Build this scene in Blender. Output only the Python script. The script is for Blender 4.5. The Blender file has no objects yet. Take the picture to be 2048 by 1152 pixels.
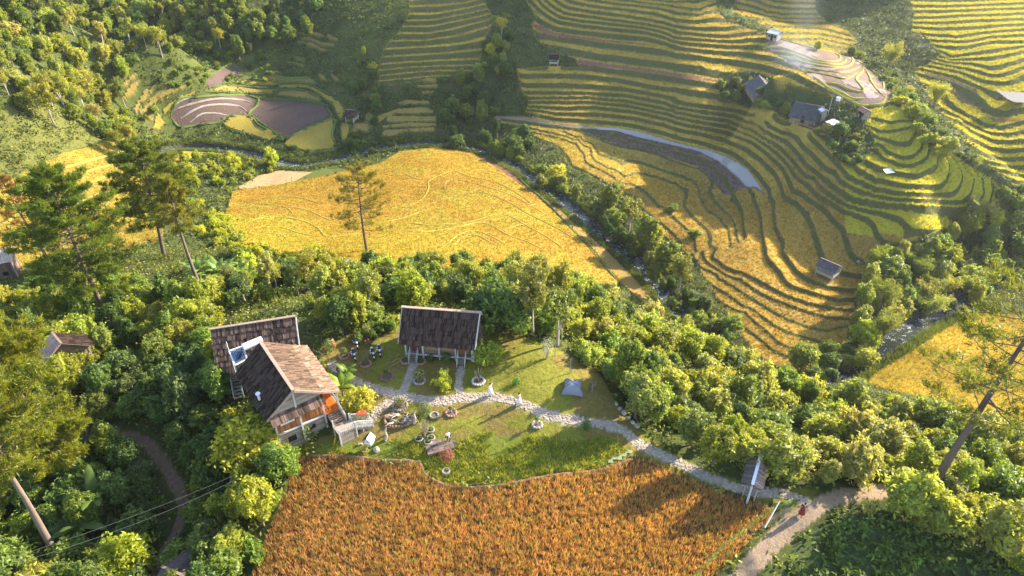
import bpy, bmesh, math, random
import numpy as np
from mathutils import Vector, Matrix
random.seed(7); RNG = np.random.default_rng(11)
SC = bpy.context.scene
COL = SC.collection
# ------------------------------------------------------------------ camera
F_PX = 1365.0; PITCH = math.radians(35.0); CAMZ = 48.0
CP, SP = math.cos(PITCH), math.sin(PITCH)
cam_d = bpy.data.cameras.new('camera'); cam = bpy.data.objects.new('camera', cam_d); COL.objects.link(cam)
cam.location = (0, 0, CAMZ); cam.rotation_euler = (math.radians(90) - PITCH, 0, 0)
cam_d.sensor_width = 36.0; cam_d.lens = 36.0 * F_PX / 2048.0
cam_d.clip_start = 0.5; cam_d.clip_end = 4000
SC.camera = cam
# ------------------------------------------------------------------ light
SUN_EL = math.radians(25.0); SUN_AZ = math.radians(29.0)      # azimuth counted from +X towards +Y
SDIR = Vector((math.cos(SUN_EL) * math.cos(SUN_AZ), math.cos(SUN_EL) * math.sin(SUN_AZ), math.sin(SUN_EL)))
W = bpy.data.worlds.new('World'); SC.world = W; W.use_nodes = True
nt = W.node_tree; nt.nodes.clear()
sky = nt.nodes.new('ShaderNodeTexSky'); sky.sky_type = 'NISHITA'; sky.sun_disc = False
sky.sun_elevation = SUN_EL; sky.sun_rotation = math.pi / 2 - SUN_AZ
sky.altitude = 1200; sky.air_density = 1.0; sky.dust_density = 1.6
bg = nt.nodes.new('ShaderNodeBackground'); bg.inputs['Strength'].default_value = 0.15
out = nt.nodes.new('ShaderNodeOutputWorld')
nt.links.new(sky.outputs[0], bg.inputs[0]); nt.links.new(bg.outputs[0], out.inputs[0])
sd = bpy.data.lights.new('sun', 'SUN'); sd.energy = 5.0; sd.angle = math.radians(0.9); sd.color = (1.0, 0.90, 0.73)
sun = bpy.data.objects.new('sun', sd); COL.objects.link(sun)
sun.rotation_euler = SDIR.to_track_quat('Z', 'Y').to_euler()
SC.view_settings.view_transform = 'Standard'; SC.view_settings.look = 'None'
SC.view_settings.exposure = 1.75; SC.view_settings.gamma = 1.0; SC.view_settings.use_curve_mapping = False
SC.cycles.max_bounces = 6; SC.cycles.diffuse_bounces = 3; SC.cycles.transmission_bounces = 3; SC.cycles.glossy_bounces = 2
SC.cycles.volume_bounces = 0; SC.cycles.use_denoising = True

# ------------------------------------------------------------------ camera maths (to read places off the photograph)
def rays(px, py):
    u = (np.asarray(px, float) - 1024) / F_PX; v = (576 - np.asarray(py, float)) / F_PX
    return u, CP + v * SP, -SP + v * CP
def proj(x, y, z):
    dz = np.asarray(z, float) - CAMZ
    fw = CP * y - SP * dz; up = SP * y + CP * dz
    fw = np.maximum(fw, 0.5)
    return 1024 + F_PX * x / fw, 576 - F_PX * up / fw
def at_z(px, py, z):
    a, b, c = rays(px, py); t = (z - CAMZ) / c
    return a * t, b * t

def inpoly(px, py, poly):
    px = np.asarray(px, np.float32); py = np.asarray(py, np.float32)
    res = np.zeros(px.shape, bool); n = len(poly)
    P = np.asarray(poly, np.float32)
    m = (px >= P[:, 0].min()) & (px <= P[:, 0].max()) & (py >= P[:, 1].min()) & (py <= P[:, 1].max())
    if not m.any(): return res
    x = px[m]; y = py[m]; r = np.zeros(x.shape, bool)
    j = n - 1
    for i in range(n):
        xi, yi = P[i]; xj, yj = P[j]
        c = ((yi > y) != (yj > y)) & (x < (xj - xi) * (y - yi) / (yj - yi + 1e-9) + xi)
        r ^= c; j = i
    res[m] = r
    return res
def crop(ox, oy, pts, s=5.12): return [(ox + a / s, oy + b / s) for a, b in pts]
def resample(pts, step):
    P = np.asarray(pts, float); o = []
    for a, b in zip(P[:-1], P[1:]):
        n = max(1, int(np.linalg.norm(b - a) / step))
        for k in range(n): o.append(a + (b - a) * k / n)
    o.append(P[-1]); return np.array(o)
def smooth_line(pts, step):
    """Catmull-Rom through the points"""
    P = np.asarray(pts, float)
    Q = np.vstack([2 * P[0] - P[1], P, 2 * P[-1] - P[-2]]); o = []
    for i in range(1, len(Q) - 2):
        n = max(1, int(np.linalg.norm(Q[i + 1] - Q[i]) / step))
        for k in range(n):
            t = k / n
            o.append(0.5 * ((2 * Q[i]) + (-Q[i - 1] + Q[i + 1]) * t + (2 * Q[i - 1] - 5 * Q[i] + 4 * Q[i + 1] - Q[i + 2]) * t * t
                            + (-Q[i - 1] + 3 * Q[i] - 3 * Q[i + 1] + Q[i + 2]) * t ** 3))
    o.append(P[-1]); return np.array(o)
def vnoise(x, y, seed=0):
    xi = np.floor(x).astype(np.int64); yi = np.floor(y).astype(np.int64); fx = x - xi; fy = y - yi
    fx = fx * fx * (3 - 2 * fx); fy = fy * fy * (3 - 2 * fy)
    def h(a, b):
        n = (a * 374761393 + b * 668265263 + seed * 974634777) & 0x7fffffff
        n = ((n ^ (n >> 13)) * 1274126177) & 0x7fffffff
        return ((n ^ (n >> 16)) & 0xffff) / 65535.0
    return (h(xi, yi) * (1 - fx) + h(xi + 1, yi) * fx) * (1 - fy) + (h(xi, yi + 1) * (1 - fx) + h(xi + 1, yi + 1) * fx) * fy
def fbm(x, y, seed=0, o=4):
    r = 0; a = .5; f = 1
    for k in range(o): r = r + a * (vnoise(x * f, y * f, seed + k) - .5); a *= .5; f *= 2.03
    return r
def sstep(a, b, x):
    t = np.clip((x - a) / (b - a), 0, 1); return t * t * (3 - 2 * t)

# ------------------------------------------------------------------ bookkeeping
def tag(o, label=None, cat=None, group=None, kind=None):
    if label: o['label'] = label
    if cat: o['category'] = cat
    if group: o['group'] = group
    if kind: o['kind'] = kind
    return o
def link(name, me, parent=None, m=None):
    o = bpy.data.objects.new(name, me); COL.objects.link(o)
    if parent is not None: o.parent = parent
    if m is not None and len(me.materials) == 0: me.materials.append(m)
    return o
def empty(name, loc, rz=0.0, label=None, cat=None, group=None):
    o = bpy.data.objects.new(name, None); COL.objects.link(o); o.location = loc; o.rotation_euler = (0, 0, rz)
    o.empty_display_size = .2
    return tag(o, label, cat, group)
def copy_tree(src, loc=None, rz=None, scale=None):
    c = src.copy(); COL.objects.link(c); c.parent = None
    if loc is not None: c.location = loc
    if rz is not None: c.rotation_euler = (0, 0, rz)
    if scale is not None: c.scale = scale if hasattr(scale, '__len__') else (scale,) * 3
    for ch in src.children:
        d = ch.copy(); COL.objects.link(d); d.parent = c
        for g in ch.children:
            e = g.copy(); COL.objects.link(e); e.parent = d
    return c
def np_mesh(name, V, Fc, col=None, smooth=False, nside=None):
    """V (n,3), Fc (m,k) faces all of k corners; col (n,3) point colours"""
    V = np.ascontiguousarray(V, np.float32); Fc = np.ascontiguousarray(Fc, np.int32)
    me = bpy.data.meshes.new(name); k = Fc.shape[1]
    me.vertices.add(len(V)); me.vertices.foreach_set('co', V.ravel())
    me.loops.add(Fc.size); me.loops.foreach_set('vertex_index', Fc.ravel())
    me.polygons.add(len(Fc)); me.polygons.foreach_set('loop_start', np.arange(0, Fc.size, k, dtype=np.int32))
    me.polygons.foreach_set('use_smooth', np.full(len(Fc), smooth))
    if col is not None: add_col(me, col)
    me.update(calc_edges=True); return me
def add_col(me, col, name='col'):
    a = me.color_attributes.new(name, 'FLOAT_COLOR', 'POINT')
    c = np.ones((len(col), 4), np.float32); c[:, :3] = col; a.data.foreach_set('color', c.ravel())
def add_f(me, arr, name):
    a = me.attributes.new(name, 'FLOAT', 'POINT'); a.data.foreach_set('value', np.ascontiguousarray(arr, np.float32))

# ------------------------------------------------------------------ materials
MATS = {}
def nodes(name):
    m = bpy.data.materials.new(name); m.use_nodes = True; t = m.node_tree; t.nodes.clear(); return m, t
def N(t, ty, **kw):
    n = t.nodes.new(ty)
    for k, v in kw.items():
        if k in ('inp',):
            for a, b in v.items(): n.inputs[a].default_value = b
        else: setattr(n, k, v)
    return n
def L(t, a, b): t.links.new(a, b)
def mixc(t, fac, a, b, mode='MIX'):
    n = N(t, 'ShaderNodeMix', data_type='RGBA', blend_type=mode)
    for s, v in ((0, fac), (6, a), (7, b)):
        if hasattr(v, 'is_output') or hasattr(v, 'links'): L(t, v, n.inputs[s])
        elif isinstance(v, (int, float)): n.inputs[s].default_value = v
        else: n.inputs[s].default_value = (*v, 1)
    return n.outputs[2]
def math_(t, op, a, b=None, c=None):
    n = N(t, 'ShaderNodeMath', operation=op)
    for i, v in enumerate((a, b, c)):
        if v is None: continue
        if hasattr(v, 'links'): L(t, v, n.inputs[i])
        else: n.inputs[i].default_value = v
    return n.outputs[0]
def simple(name, col, var=0.25, scale=6.0, rough=.8, bump=.3, stretch=(1, 1, 1), metal=0, spec=.3, dirt=None, attr=False, bdist=.02, rv=None):
    if name in MATS: return MATS[name]
    m, t = nodes(name)
    tc = N(t, 'ShaderNodeTexCoord'); mp = N(t, 'ShaderNodeMapping'); mp.inputs['Scale'].default_value = stretch
    L(t, tc.outputs['Object'], mp.inputs['Vector'])
    n1 = N(t, 'ShaderNodeTexNoise', inp={'Scale': scale, 'Detail': 6.0, 'Roughness': .65}); L(t, mp.outputs[0], n1.inputs['Vector'])
    oi = N(t, 'ShaderNodeObjectInfo'); ge = N(t, 'ShaderNodeNewGeometry')
    r = math_(t, 'MULTIPLY', math_(t, 'MULTIPLY_ADD', oi.outputs['Random'], .9 * (rv or var), 1 - .45 * (rv or var)), math_(t, 'MULTIPLY_ADD', ge.outputs['Random Per Island'], .9 * (rv or var), 1 - .45 * (rv or var)))
    f = math_(t, 'MULTIPLY_ADD', n1.outputs[0], 2.2 * var, 1 - 1.1 * var)
    f = math_(t, 'MULTIPLY', f, r)
    base = N(t, 'ShaderNodeRGB'); base.outputs[0].default_value = (*col, 1); bc = base.outputs[0]
    if attr:
        at = N(t, 'ShaderNodeAttribute', attribute_name='col'); bc = at.outputs['Color']
    if dirt:
        n2 = N(t, 'ShaderNodeTexNoise', inp={'Scale': scale * .35, 'Detail': 5.0}); L(t, tc.outputs['Object'], n2.inputs['Vector'])
        ra = N(t, 'ShaderNodeMapRange', inp={'From Min': .45, 'From Max': .65}); L(t, n2.outputs[0], ra.inputs[0])
        bc = mixc(t, ra.outputs[0], bc, dirt)
    vm = N(t, 'ShaderNodeVectorMath', operation='SCALE'); L(t, bc, vm.inputs[0]); L(t, f, vm.inputs['Scale'])
    p = N(t, 'ShaderNodeBsdfPrincipled', inp={'Roughness': rough, 'Metallic': metal, 'Specular IOR Level': spec})
    L(t, vm.outputs[0], p.inputs['Base Color'])
    if bump:
        b = N(t, 'ShaderNodeBump', inp={'Strength': bump, 'Distance': bdist}); L(t, n1.outputs[0], b.inputs['Height']); L(t, b.outputs[0], p.inputs['Normal'])
    o = N(t, 'ShaderNodeOutputMaterial'); L(t, p.outputs[0], o.inputs[0])
    MATS[name] = m; return m
def leafmat(name, trans=.35, rough=.5, spec=.35, useobj=True):
    m, t = nodes(name)
    at = N(t, 'ShaderNodeAttribute', attribute_name='col'); bc = at.outputs['Color']
    if useobj:
        oi = N(t, 'ShaderNodeObjectInfo'); bc = mixc(t, 1.0, bc, oi.outputs['Color'], 'MULTIPLY')
    p = N(t, 'ShaderNodeBsdfPrincipled', inp={'Roughness': rough, 'Specular IOR Level': spec}); L(t, bc, p.inputs['Base Color'])
    tr = N(t, 'ShaderNodeBsdfTranslucent'); vm = N(t, 'ShaderNodeVectorMath', operation='MULTIPLY'); vm.inputs[1].default_value = (1.5, 1.45, .6)
    L(t, bc, vm.inputs[0]); L(t, vm.outputs[0], tr.inputs[0])
    mx = N(t, 'ShaderNodeMixShader', inp={0: trans}); L(t, p.outputs[0], mx.inputs[1]); L(t, tr.outputs[0], mx.inputs[2])
    o = N(t, 'ShaderNodeOutputMaterial'); L(t, mx.outputs[0], o.inputs[0]); return m
# ------------------------------------------------------------------ shape of the land: (photo x, photo y, height)
CTRL = [(700,720,0),(820,740,.1),(980,780,0),(1100,690,.2),(1140,760,0),(1230,820,-.6),(1000,830,-.3),(880,880,-.8),(740,880,-.8),(700,670,.2),(820,665,.4),(960,670,.3),
(1270,910,-1.8),(560,900,-1.3),(600,950,-2),(900,965,-2.1),(1280,935,-2.2),(550,1100,-2.2),(1000,1100,-2.2),(1450,1100,-2.4),(1520,1020,-2.2),(1400,965,-2),(1250,860,-1.1),
(1500,970,-1.5),(1620,1010,-1.8),(1500,1150,-2.6),(1740,985,-2.6),(1700,1100,-3.2),(1900,1100,-4.5),(2040,1000,-6),(1855,995,-3.5),(480,800,-1.5),(500,700,-.5),(600,620,-1),
(1300,760,-8),(1450,860,-8),(1600,900,-8),(1400,700,-19),(1550,780,-21),(1700,850,-18),(1900,850,-15),(1800,790,-27),(1600,745,-32.5),(1200,700,-4),(1240,660,-12),(1000,620,-6),
(1850,680,-30),(1780,740,-30),(1900,780,-28),(2040,720,-28),
(320,300,-28.5),(560,325,-30),(700,318,-30.5),(870,290,-31),(1010,320,-31.5),(1150,420,-32),(1280,530,-32.7),(1340,600,-33),(1440,720,-33.6),(1560,760,-33.8),(1700,742,-34),(1850,640,-33.5),(1960,590,-33),(2048,550,-32.5),
(480,390,-27.5),(700,335,-29),(850,305,-29.5),(900,330,-29),(1000,400,-28),(1150,480,-29.5),(900,480,-24),(1100,540,-26.5),(1230,570,-31),(600,480,-22),(500,470,-20.5),(560,420,-25),(735,495,-20),
(1080,370,-30.8),(1200,480,-31.4),(1300,580,-32),
(560,560,-12),(800,560,-14),(1000,560,-15),(1130,600,-17),(900,520,-19),(700,600,-7),(870,605,-5),(450,480,-18),
(350,950,-5.5),(340,1100,-6.5),(100,1110,-6),(50,950,-5),(430,900,-4),(250,870,-4),(100,800,-3),(280,730,-3),(60,650,-4),(400,620,-6),(205,620,-5.5),(322,510,-11),(412,592,-7.5),(150,560,-9),(10,540,-10),(430,540,-12),(60,460,-14),
(100,400,-17),(200,330,-21),(50,330,-15),(260,290,-24),(370,340,-27),
(120,250,-14),(50,150,-4),(200,150,-12),(150,60,-1),(30,20,5),(300,60,-5),(240,230,-22),(450,30,-9),(400,120,-19),(480,180,-26),(300,170,-23),(350,250,-28),(600,240,-28.5),(700,260,-29),
(600,60,-14),(700,30,-9),(700,130,-19),(800,240,-28),(820,190,-24),(800,80,-13),(950,60,-11),(870,10,-6),(850,150,-20),(970,140,-19),(950,220,-28),(1000,30,-11),(1020,260,-29.5),(880,250,-29.5),
(1050,150,-19),(1200,160,-19),(1400,190,-17.5),(1100,100,-15),(1250,100,-14),(1450,100,-10),(1400,20,-3),(1250,10,-7),(1100,10,-8),(1530,80,-8),(1060,40,-12),(1040,210,-25),
(1100,245,-27),(1300,230,-24.5),(1300,265,-28),(1450,315,-28.3),(1530,385,-28.8),(1500,250,-22),(1640,330,-19.5),(1600,380,-25),
(1610,230,-13.5),(1520,180,-12),(1600,100,-9.2),(1700,150,-9),(1750,190,-9.3),(1790,200,-10),(1840,260,-12.5),(1900,330,-15.5),(1980,370,-18.5),(2040,400,-21),
(1750,300,-16),(1750,370,-19),(1850,420,-20.5),(1800,460,-24),(1700,450,-26),(1600,440,-27.7),(1500,480,-29.3),(1400,450,-29.6),(1300,400,-29.6),(1200,330,-29.3),(1130,280,-29),
(1600,560,-30.3),(1700,520,-29.8),(1450,600,-32),(1600,680,-32.5),(1690,640,-32),(1500,700,-33.3),
(1640,60,-13),(1800,130,-16.5),(1900,230,-20),(2030,350,-22),(1950,250,-18.5),(1950,150,-14),(2040,210,-14),(1900,100,-12),(2040,100,-9.5),(1900,30,-8),(2040,20,-6),(1750,30,-11),(1600,20,-11),(1500,20,-12),
(2000,320,-20.5),(2040,300,-18.5),(2000,450,-26),(1930,480,-29.5),(2048,480,-28.5),(1800,560,-31),(1900,550,-32),
(-300,300,-8),(-300,700,-2),(-300,1000,-4),(2400,300,-16),(2400,600,-26),(2400,760,-24),(2400,1000,-9),(1000,1400,-3),(0,1400,-6),(2000,1400,-5)]
CT = []
for a, b, z in CTRL:
    x, y = at_z(a, b, z); CT.append((float(x), float(y), z))
CT += [(-260,200,25),(-200,300,30),(-120,340,22),(-20,340,12),(80,340,12),(190,330,14),(290,250,8),(300,120,-6),(330,350,40),(-250,80,5),(0,380,20),(0,5,-3),(-60,10,-4),(60,10,-4)]
CT = np.array(CT, float)
def tps_fit(P, v, lam):
    n = len(P); sc = 100.0; Q = P / sc
    D = np.linalg.norm(Q[:, None] - Q[None], axis=2); K = D * D * np.log(D + 1e-9) ; K[np.arange(n), np.arange(n)] = lam
    A = np.zeros((n + 3, n + 3)); A[:n, :n] = K; A[:n, n] = 1; A[:n, n + 1:] = Q; A[n, :n] = 1; A[n + 1:, :n] = Q.T
    w = np.linalg.solve(A, np.r_[v, 0, 0, 0]); return Q, w, sc
def tps_eval(fit, X):
    Q, w, sc = fit; X = np.asarray(X, float) / sc; n = len(Q); o = np.empty(len(X))
    for i in range(0, len(X), 40000):
        x = X[i:i + 40000]; d2 = ((x[:, None, :] - Q[None]) ** 2).sum(2)
        o[i:i + 40000] = (0.5 * d2 * np.log(d2 + 1e-12)) @ w[:n] + w[n] + x @ w[n + 1:]
    return o
BFIT = tps_fit(CT[:, :2], CT[:, 2], 2e-4)
GX0, GX1, GY0, GY1, GS = -300., 340., 0., 400., 1.25
gx = np.arange(GX0, GX1 + GS, GS); gy = np.arange(GY0, GY1 + GS, GS)
GXX, GYY = np.meshgrid(gx, gy)
GZ = tps_eval(BFIT, np.c_[GXX.ravel(), GYY.ravel()]).reshape(GXX.shape)
def base_z(x, y):
    fx = np.clip((np.asarray(x, float) - GX0) / GS, 0, len(gx) - 1.001); fy = np.clip((np.asarray(y, float) - GY0) / GS, 0, len(gy) - 1.001)
    i = fx.astype(int); j = fy.astype(int); a = fx - i; b = fy - j
    return (GZ[j, i] * (1 - a) + GZ[j, i + 1] * a) * (1 - b) + (GZ[j + 1, i] * (1 - a) + GZ[j + 1, i + 1] * a) * b
def hit(px, py, zf=None, t0=30, t1=420):
    """where the ray through a photo point meets the land"""
    zf = zf or base_z
    a, b, c = rays(px, py); a, b, c = np.broadcast_arrays(np.atleast_1d(a), np.atleast_1d(b), np.atleast_1d(c))
    t = np.full(a.shape, float(t0)); done = np.zeros(a.shape, bool); lo = t.copy(); hi = np.full(a.shape, float(t1))
    for k in range(int((t1 - t0) / 1.0)):
        z = zf(a * t, b * t); below = (CAMZ + c * t) < z
        new = below & ~done; hi[new] = t[new]; done |= below
        lo[~done] = t[~done]; t = np.where(done, t, t + 1.0)
        if done.all(): break
    for k in range(14):
        m = .5 * (lo + hi); bl = (CAMZ + c * m) < zf(a * m, b * m); hi = np.where(bl, m, hi); lo = np.where(bl, lo, m)
    t = .5 * (lo + hi)
    return a * t, b * t, CAMZ + c * t

# ------------------------------------------------------------------ terrace edges traced in the photograph: s -> lines
A_ = lambda s, p: (s, crop(1000, 0, p)); B_ = lambda s, p: (s, crop(1350, 0, p)); C_ = lambda s, p: (s, crop(1648, 0, p))
D_ = lambda s, p: (s, crop(1000, 200, p)); E_ = lambda s, p: (s, crop(1350, 200, p)); F_ = lambda s, p: (s, crop(1648, 200, p))
G_ = lambda s, p: (s, crop(1150, 400, p)); H_ = lambda s, p: (s, crop(1450, 400, p)); I_ = lambda s, p: (s, crop(1380, 560, p))
J_ = lambda s, p: (s, crop(1648, 400, p)); K_ = lambda s, p: (s, crop(700, 0, p))
T_MAIN = [A_(-2,[(1500,0),(1800,30)]),A_(-1,[(1200,0),(1600,40),(2048,110)]),
A_(0,[(900,0),(1200,40),(1600,85),(1792,125)]),B_(0,[(0,140),(200,150),(400,120)]),
A_(1,[(720,20),(900,60),(1200,90),(1600,150),(1792,195)]),B_(1,[(0,210),(200,225),(390,205)]),
A_(2,[(560,0),(680,80),(850,112),(1200,160),(1600,225)]),B_(2,[(0,270),(250,300),(480,300)]),
A_(3,[(465,0),(590,100),(740,155),(1000,190),(1500,250),(1792,310)]),B_(3,[(0,330),(300,365),(540,378)]),
A_(4,[(390,0),(500,110),(640,185),(850,222),(1200,252),(1600,310)]),B_(4,[(0,395),(300,412),(640,435)]),
A_(5,[(300,0),(420,120),(570,215),(800,262),(1100,292),(1500,335),(1792,420)]),B_(5,[(0,440),(200,455),(550,482),(900,492)]),
A_(6,[(330,160),(440,240),(560,290),(800,335),(1200,375),(1500,400),(1792,470)]),B_(6,[(0,500),(400,540),(740,565),(1000,600),(1250,690)]),
A_(7,[(380,370),(600,405),(1000,460),(1500,525),(2048,592)]),B_(7,[(0,577),(256,602),(600,645),(900,690),(1200,770),(1450,890),(1640,1010)]),
A_(8,[(440,480),(700,520),(1000,585),(1500,650),(2048,710)]),B_(8,[(0,700),(400,765),(600,790)]),
A_(9,[(300,700),(800,695),(1200,750),(1600,790),(2048,862)]),B_(9,[(0,832),(400,890)]),
A_(10,[(200,772),(700,772),(1200,822),(1500,885),(2048,972)]),B_(10,[(0,912),(400,985)]),
A_(11,[(250,872),(700,880),(1200,912),(1500,952),(1792,1010)]),E_(11,[(0,30),(300,75),(600,110),(760,150),(900,240),(1080,330),(1230,400),(1400,560),(1530,700),(1620,740)]),
A_(12,[(260,948),(800,960),(1300,985),(1600,1040)]),E_(12,[(0,75),(300,125),(600,170),(760,240),(960,340),(1130,420),(1250,540),(1330,660),(1480,780)]),
A_(13,[(320,1012),(900,1003),(1300,1045),(1600,1100)]),E_(13,[(0,120),(200,165),(500,210),(700,290),(900,390),(1060,480),(1200,620),(1330,780),(1430,805)]),
A_(14,[(340,1047),(900,1052),(1300,1087),(1600,1145)]),E_(14,[(0,180),(300,240),(560,280),(800,380),(960,480),(1100,600),(1200,740),(1310,835),(1450,970),(1600,1060),(1750,1150)]),
D_(15,[(300,75),(700,92),(960,76),(1400,130),(1792,215)]),E_(15,[(0,240),(300,290),(560,350),(800,440),(950,560),(1100,700),(1180,860),(1200,940),(1350,1000),(1500,1100),(1560,1150)]),
D_(16,[(560,147),(1000,155),(1400,197),(1792,285)]),E_(16,[(0,310),(200,340),(500,410),(700,500),(850,600),(1000,740),(1080,880),(1160,1010),(1250,1060),(1330,1150)]),
D_(17,[(260,130),(600,200),(1000,225),(1400,270),(1792,365)]),E_(17,[(0,385),(300,450),(560,530),(720,650),(860,800),(960,930),(1010,1050),(1000,1150)]),
D_(18,[(0,190),(400,250),(800,305),(1200,322),(1400,382),(1700,452),(2048,542)]),E_(18,[(0,470),(250,532),(420,622),(600,762),(720,880),(800,990),(850,1150)]),
D_(19,[(1200,345),(1300,402),(1600,462),(2048,602)]),E_(19,[(0,545),(250,612),(400,692),(500,802),(580,932),(680,1150)]),
H_(19,[(60,0),(150,90),(180,240),(210,380)]),H_(18,[(280,0),(350,130),(380,300),(410,500),(440,620),(560,740),(620,850),(750,920),(1000,990),(1150,1040),(1300,1020)]),
H_(17,[(440,0),(490,130),(520,300),(600,450),(600,540),(660,640),(720,740),(850,820),(1050,900),(1250,930),(1400,970)]),
H_(16,[(600,0),(730,40),(850,150),(910,300),(940,450),(990,580),(1040,700),(1150,750),(1380,780)]),
H_(15,[(840,0),(980,80),(1100,190),(1210,300),(1240,420),(1280,560),(1380,640)]),
H_(14,[(1000,0),(1150,70),(1300,130),(1450,200),(1530,300),(1560,370),(1640,440)]),
H_(13,[(1150,0),(1350,90),(1600,140),(1780,210),(1870,290),(1850,370)]),
H_(12,[(1250,0),(1500,62),(1750,84),(2048,115)]),J_(12,[(1000,112),(1200,150),(1400,205)]),
E_(12,[(1560,820),(1640,890),(1800,1000)]),E_(11,[(1640,740),(1700,840),(1850,920),(2048,992)]),E_(10,[(1690,690),(1780,800),(2048,920)]),E_(9,[(1800,640),(1900,750),(2048,842)]),E_(8,[(1900,570),(1960,660),(2048,722)]),
F_(8,[(520,690),(700,742),(950,782),(1050,742),(1140,700),(1175,560),(1150,430)]),
F_(9,[(400,740),(560,820),(800,882),(1000,892),(1180,900),(1270,790),(1290,650),(1200,500)]),
F_(10,[(280,800),(500,890),(700,950),(1000,980),(1300,970),(1400,860),(1410,720),(1290,580)]),
F_(11,[(200,850),(400,960),(700,1020),(1000,1035),(1400,1060),(1500,960),(1540,790),(1400,640)]),
F_(12,[(0,830),(150,940),(350,1010),(600,1060),(900,1092),(1300,1112),(1560,1100),(1640,960),(1620,800),(1480,680)]),
F_(13,[(1640,1120),(1710,980),(1710,860),(1600,760)]),
F_(7,[(530,500),(600,600),(800,672),(950,650),(1060,580),(1070,480),(1060,370)]),
I_(18,[(960,0),(1050,80),(1300,160),(1500,202),(1690,192)]),
G_(19,[(1410,600),(1550,700),(1680,745),(1850,810),(1950,860),(2048,930)]),H_(19,[(0,712),(200,772),(370,852),(620,990),(800,1050),(1080,1120),(1260,1130)]),
I_(19,[(1200,250),(1600,312)]),I_(20,[(520,0),(700,130),(900,220),(1150,312),(1400,392),(1600,402)]),G_(20,[(1700,800),(1750,860),(1900,960)]),
I_(21,[(300,0),(450,80),(650,200),(820,310),(1000,412),(1200,492),(1400,532),(1600,472)]),G_(21,[(1290,690),(1450,762),(1700,942),(1900,1072)]),
I_(22,[(180,30),(400,160),(560,285),(700,352),(850,462),(1050,552),(1150,582),(1450,672),(1520,680)]),
I_(23,[(560,320),(650,422),(800,542),(900,642),(1010,702),(1300,780)]),I_(24,[(530,490),(700,592),(850,722),(1020,802)]),I_(25,[(430,560),(550,622),(640,742),(750,812),(900,912)])]
T_RIDGE = [F_(8,[(520,690),(700,742),(950,782),(1050,742)]),F_(7,[(530,500),(600,600),(800,672),(950,650),(1060,580),(1070,480),(1060,370)]),
F_(6,[(500,470),(640,535),(800,602),(920,580),(1010,480),(1020,350)]),F_(5,[(480,340),(600,400),(750,452),(900,435),(940,340)]),
F_(4,[(380,250),(560,325),(700,318),(900,270)]),F_(3,[(400,150),(520,200),(700,240),(850,222),(930,240)]),F_(2,[(420,90),(560,60),(700,20),(800,60)]),F_(9,[(400,740),(560,820),(800,882),(1000,892)])]
T_LOW = [D_(20,[(820,330),(1000,392),(1200,462),(1500,522),(2048,702)]),E_(20,[(200,672),(330,752),(400,852),(340,932),(400,1032),(510,1150)]),G_(20,[(1420,20),(1560,140),(1640,280),(1655,390)]),
D_(21,[(1250,660),(1310,630),(1450,652),(1700,742),(1900,812),(2030,902)]),E_(21,[(100,790),(200,852),(250,942),(290,1062),(350,1150)]),G_(21,[(1290,0),(1330,80),(1480,190),(1580,310),(1590,420)]),
D_(22,[(1270,790),(1400,747),(1600,782),(1800,852),(1930,922),(1885,1050),(1920,1150)]),G_(22,[(1130,0),(1120,90),(1200,180),(1330,290),(1385,370),(1375,470)]),
D_(23,[(1330,862),(1450,932),(1560,1022),(1610,1082)]),G_(23,[(842,56),(940,112),(1000,182),(1120,282),(1220,402),(1240,520)]),
D_(24,[(1330,972),(1420,1052),(1500,1150)]),G_(24,[(620,0),(700,112),(760,152),(930,282),(1060,402)]),
G_(19,[(1620,0),(1700,110),(1730,280),(1745,400)]),E_(19,[(0,545),(250,612),(400,692),(500,802),(580,932),(680,1150)]),D_(19,[(1200,345),(1300,402),(1600,462),(2048,602)]),
D_(21,[(700,350),(850,420),(960,480),(1000,560)]),D_(22,[(330,300),(600,360),(800,400),(930,490),(980,630),(1100,700),(1180,715)]),D_(23,[(340,330),(600,380),(780,440),(860,560),(880,640),(1000,700),(1150,780)]),
D_(24,[(370,385),(560,460),(640,560),(740,680),(900,740),(1000,800)])]
T_FAR = [C_(0,[(930,70),(1500,62),(2048,40)]),C_(1,[(930,120),(1500,108),(2048,90)]),C_(2,[(940,180),(1100,185),(1500,162),(2048,147)]),C_(3,[(900,230),(1100,242),(1500,227),(2048,200)]),
C_(4,[(880,280),(1200,305),(1500,292),(2048,255)]),C_(5,[(950,350),(1200,365),(1350,385),(1600,345),(2048,310)]),C_(6,[(1200,425),(1450,432),(1650,395),(2048,365)]),
C_(7,[(1200,482),(1500,482),(1700,432),(2048,430)]),C_(8,[(1300,590),(1480,560),(1700,540),(2048,480)]),C_(9,[(1500,610),(1700,602),(1900,562),(2048,520)]),
C_(10,[(1300,640),(1500,652),(1700,712),(1800,702),(2048,622)]),C_(11,[(1200,660),(1600,742),(1750,782),(1880,762),(2048,700)]),C_(12,[(1100,680),(1400,742),(1600,832),(1800,862),(1950,842),(2048,782)]),
C_(13,[(1000,710),(1300,782),(1600,902),(1750,992),(1900,1000)]),C_(14,[(950,760),(1250,842),(1500,952),(1650,1052),(1750,1140)]),
F_(15,[(1250,30),(1450,152),(1650,272),(1800,290),(2048,230)]),F_(16,[(1280,130),(1500,262),(1700,342),(1900,362),(2048,322)]),F_(17,[(1380,222),(1550,342),(1750,432),(2048,432)]),
F_(18,[(1500,400),(1700,502),(1900,532),(2048,512)]),F_(19,[(1600,540),(1800,617),(2048,602)]),F_(20,[(1750,650),(1900,702),(2048,692)]),F_(21,[(1850,722),(2048,790)])]
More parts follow.
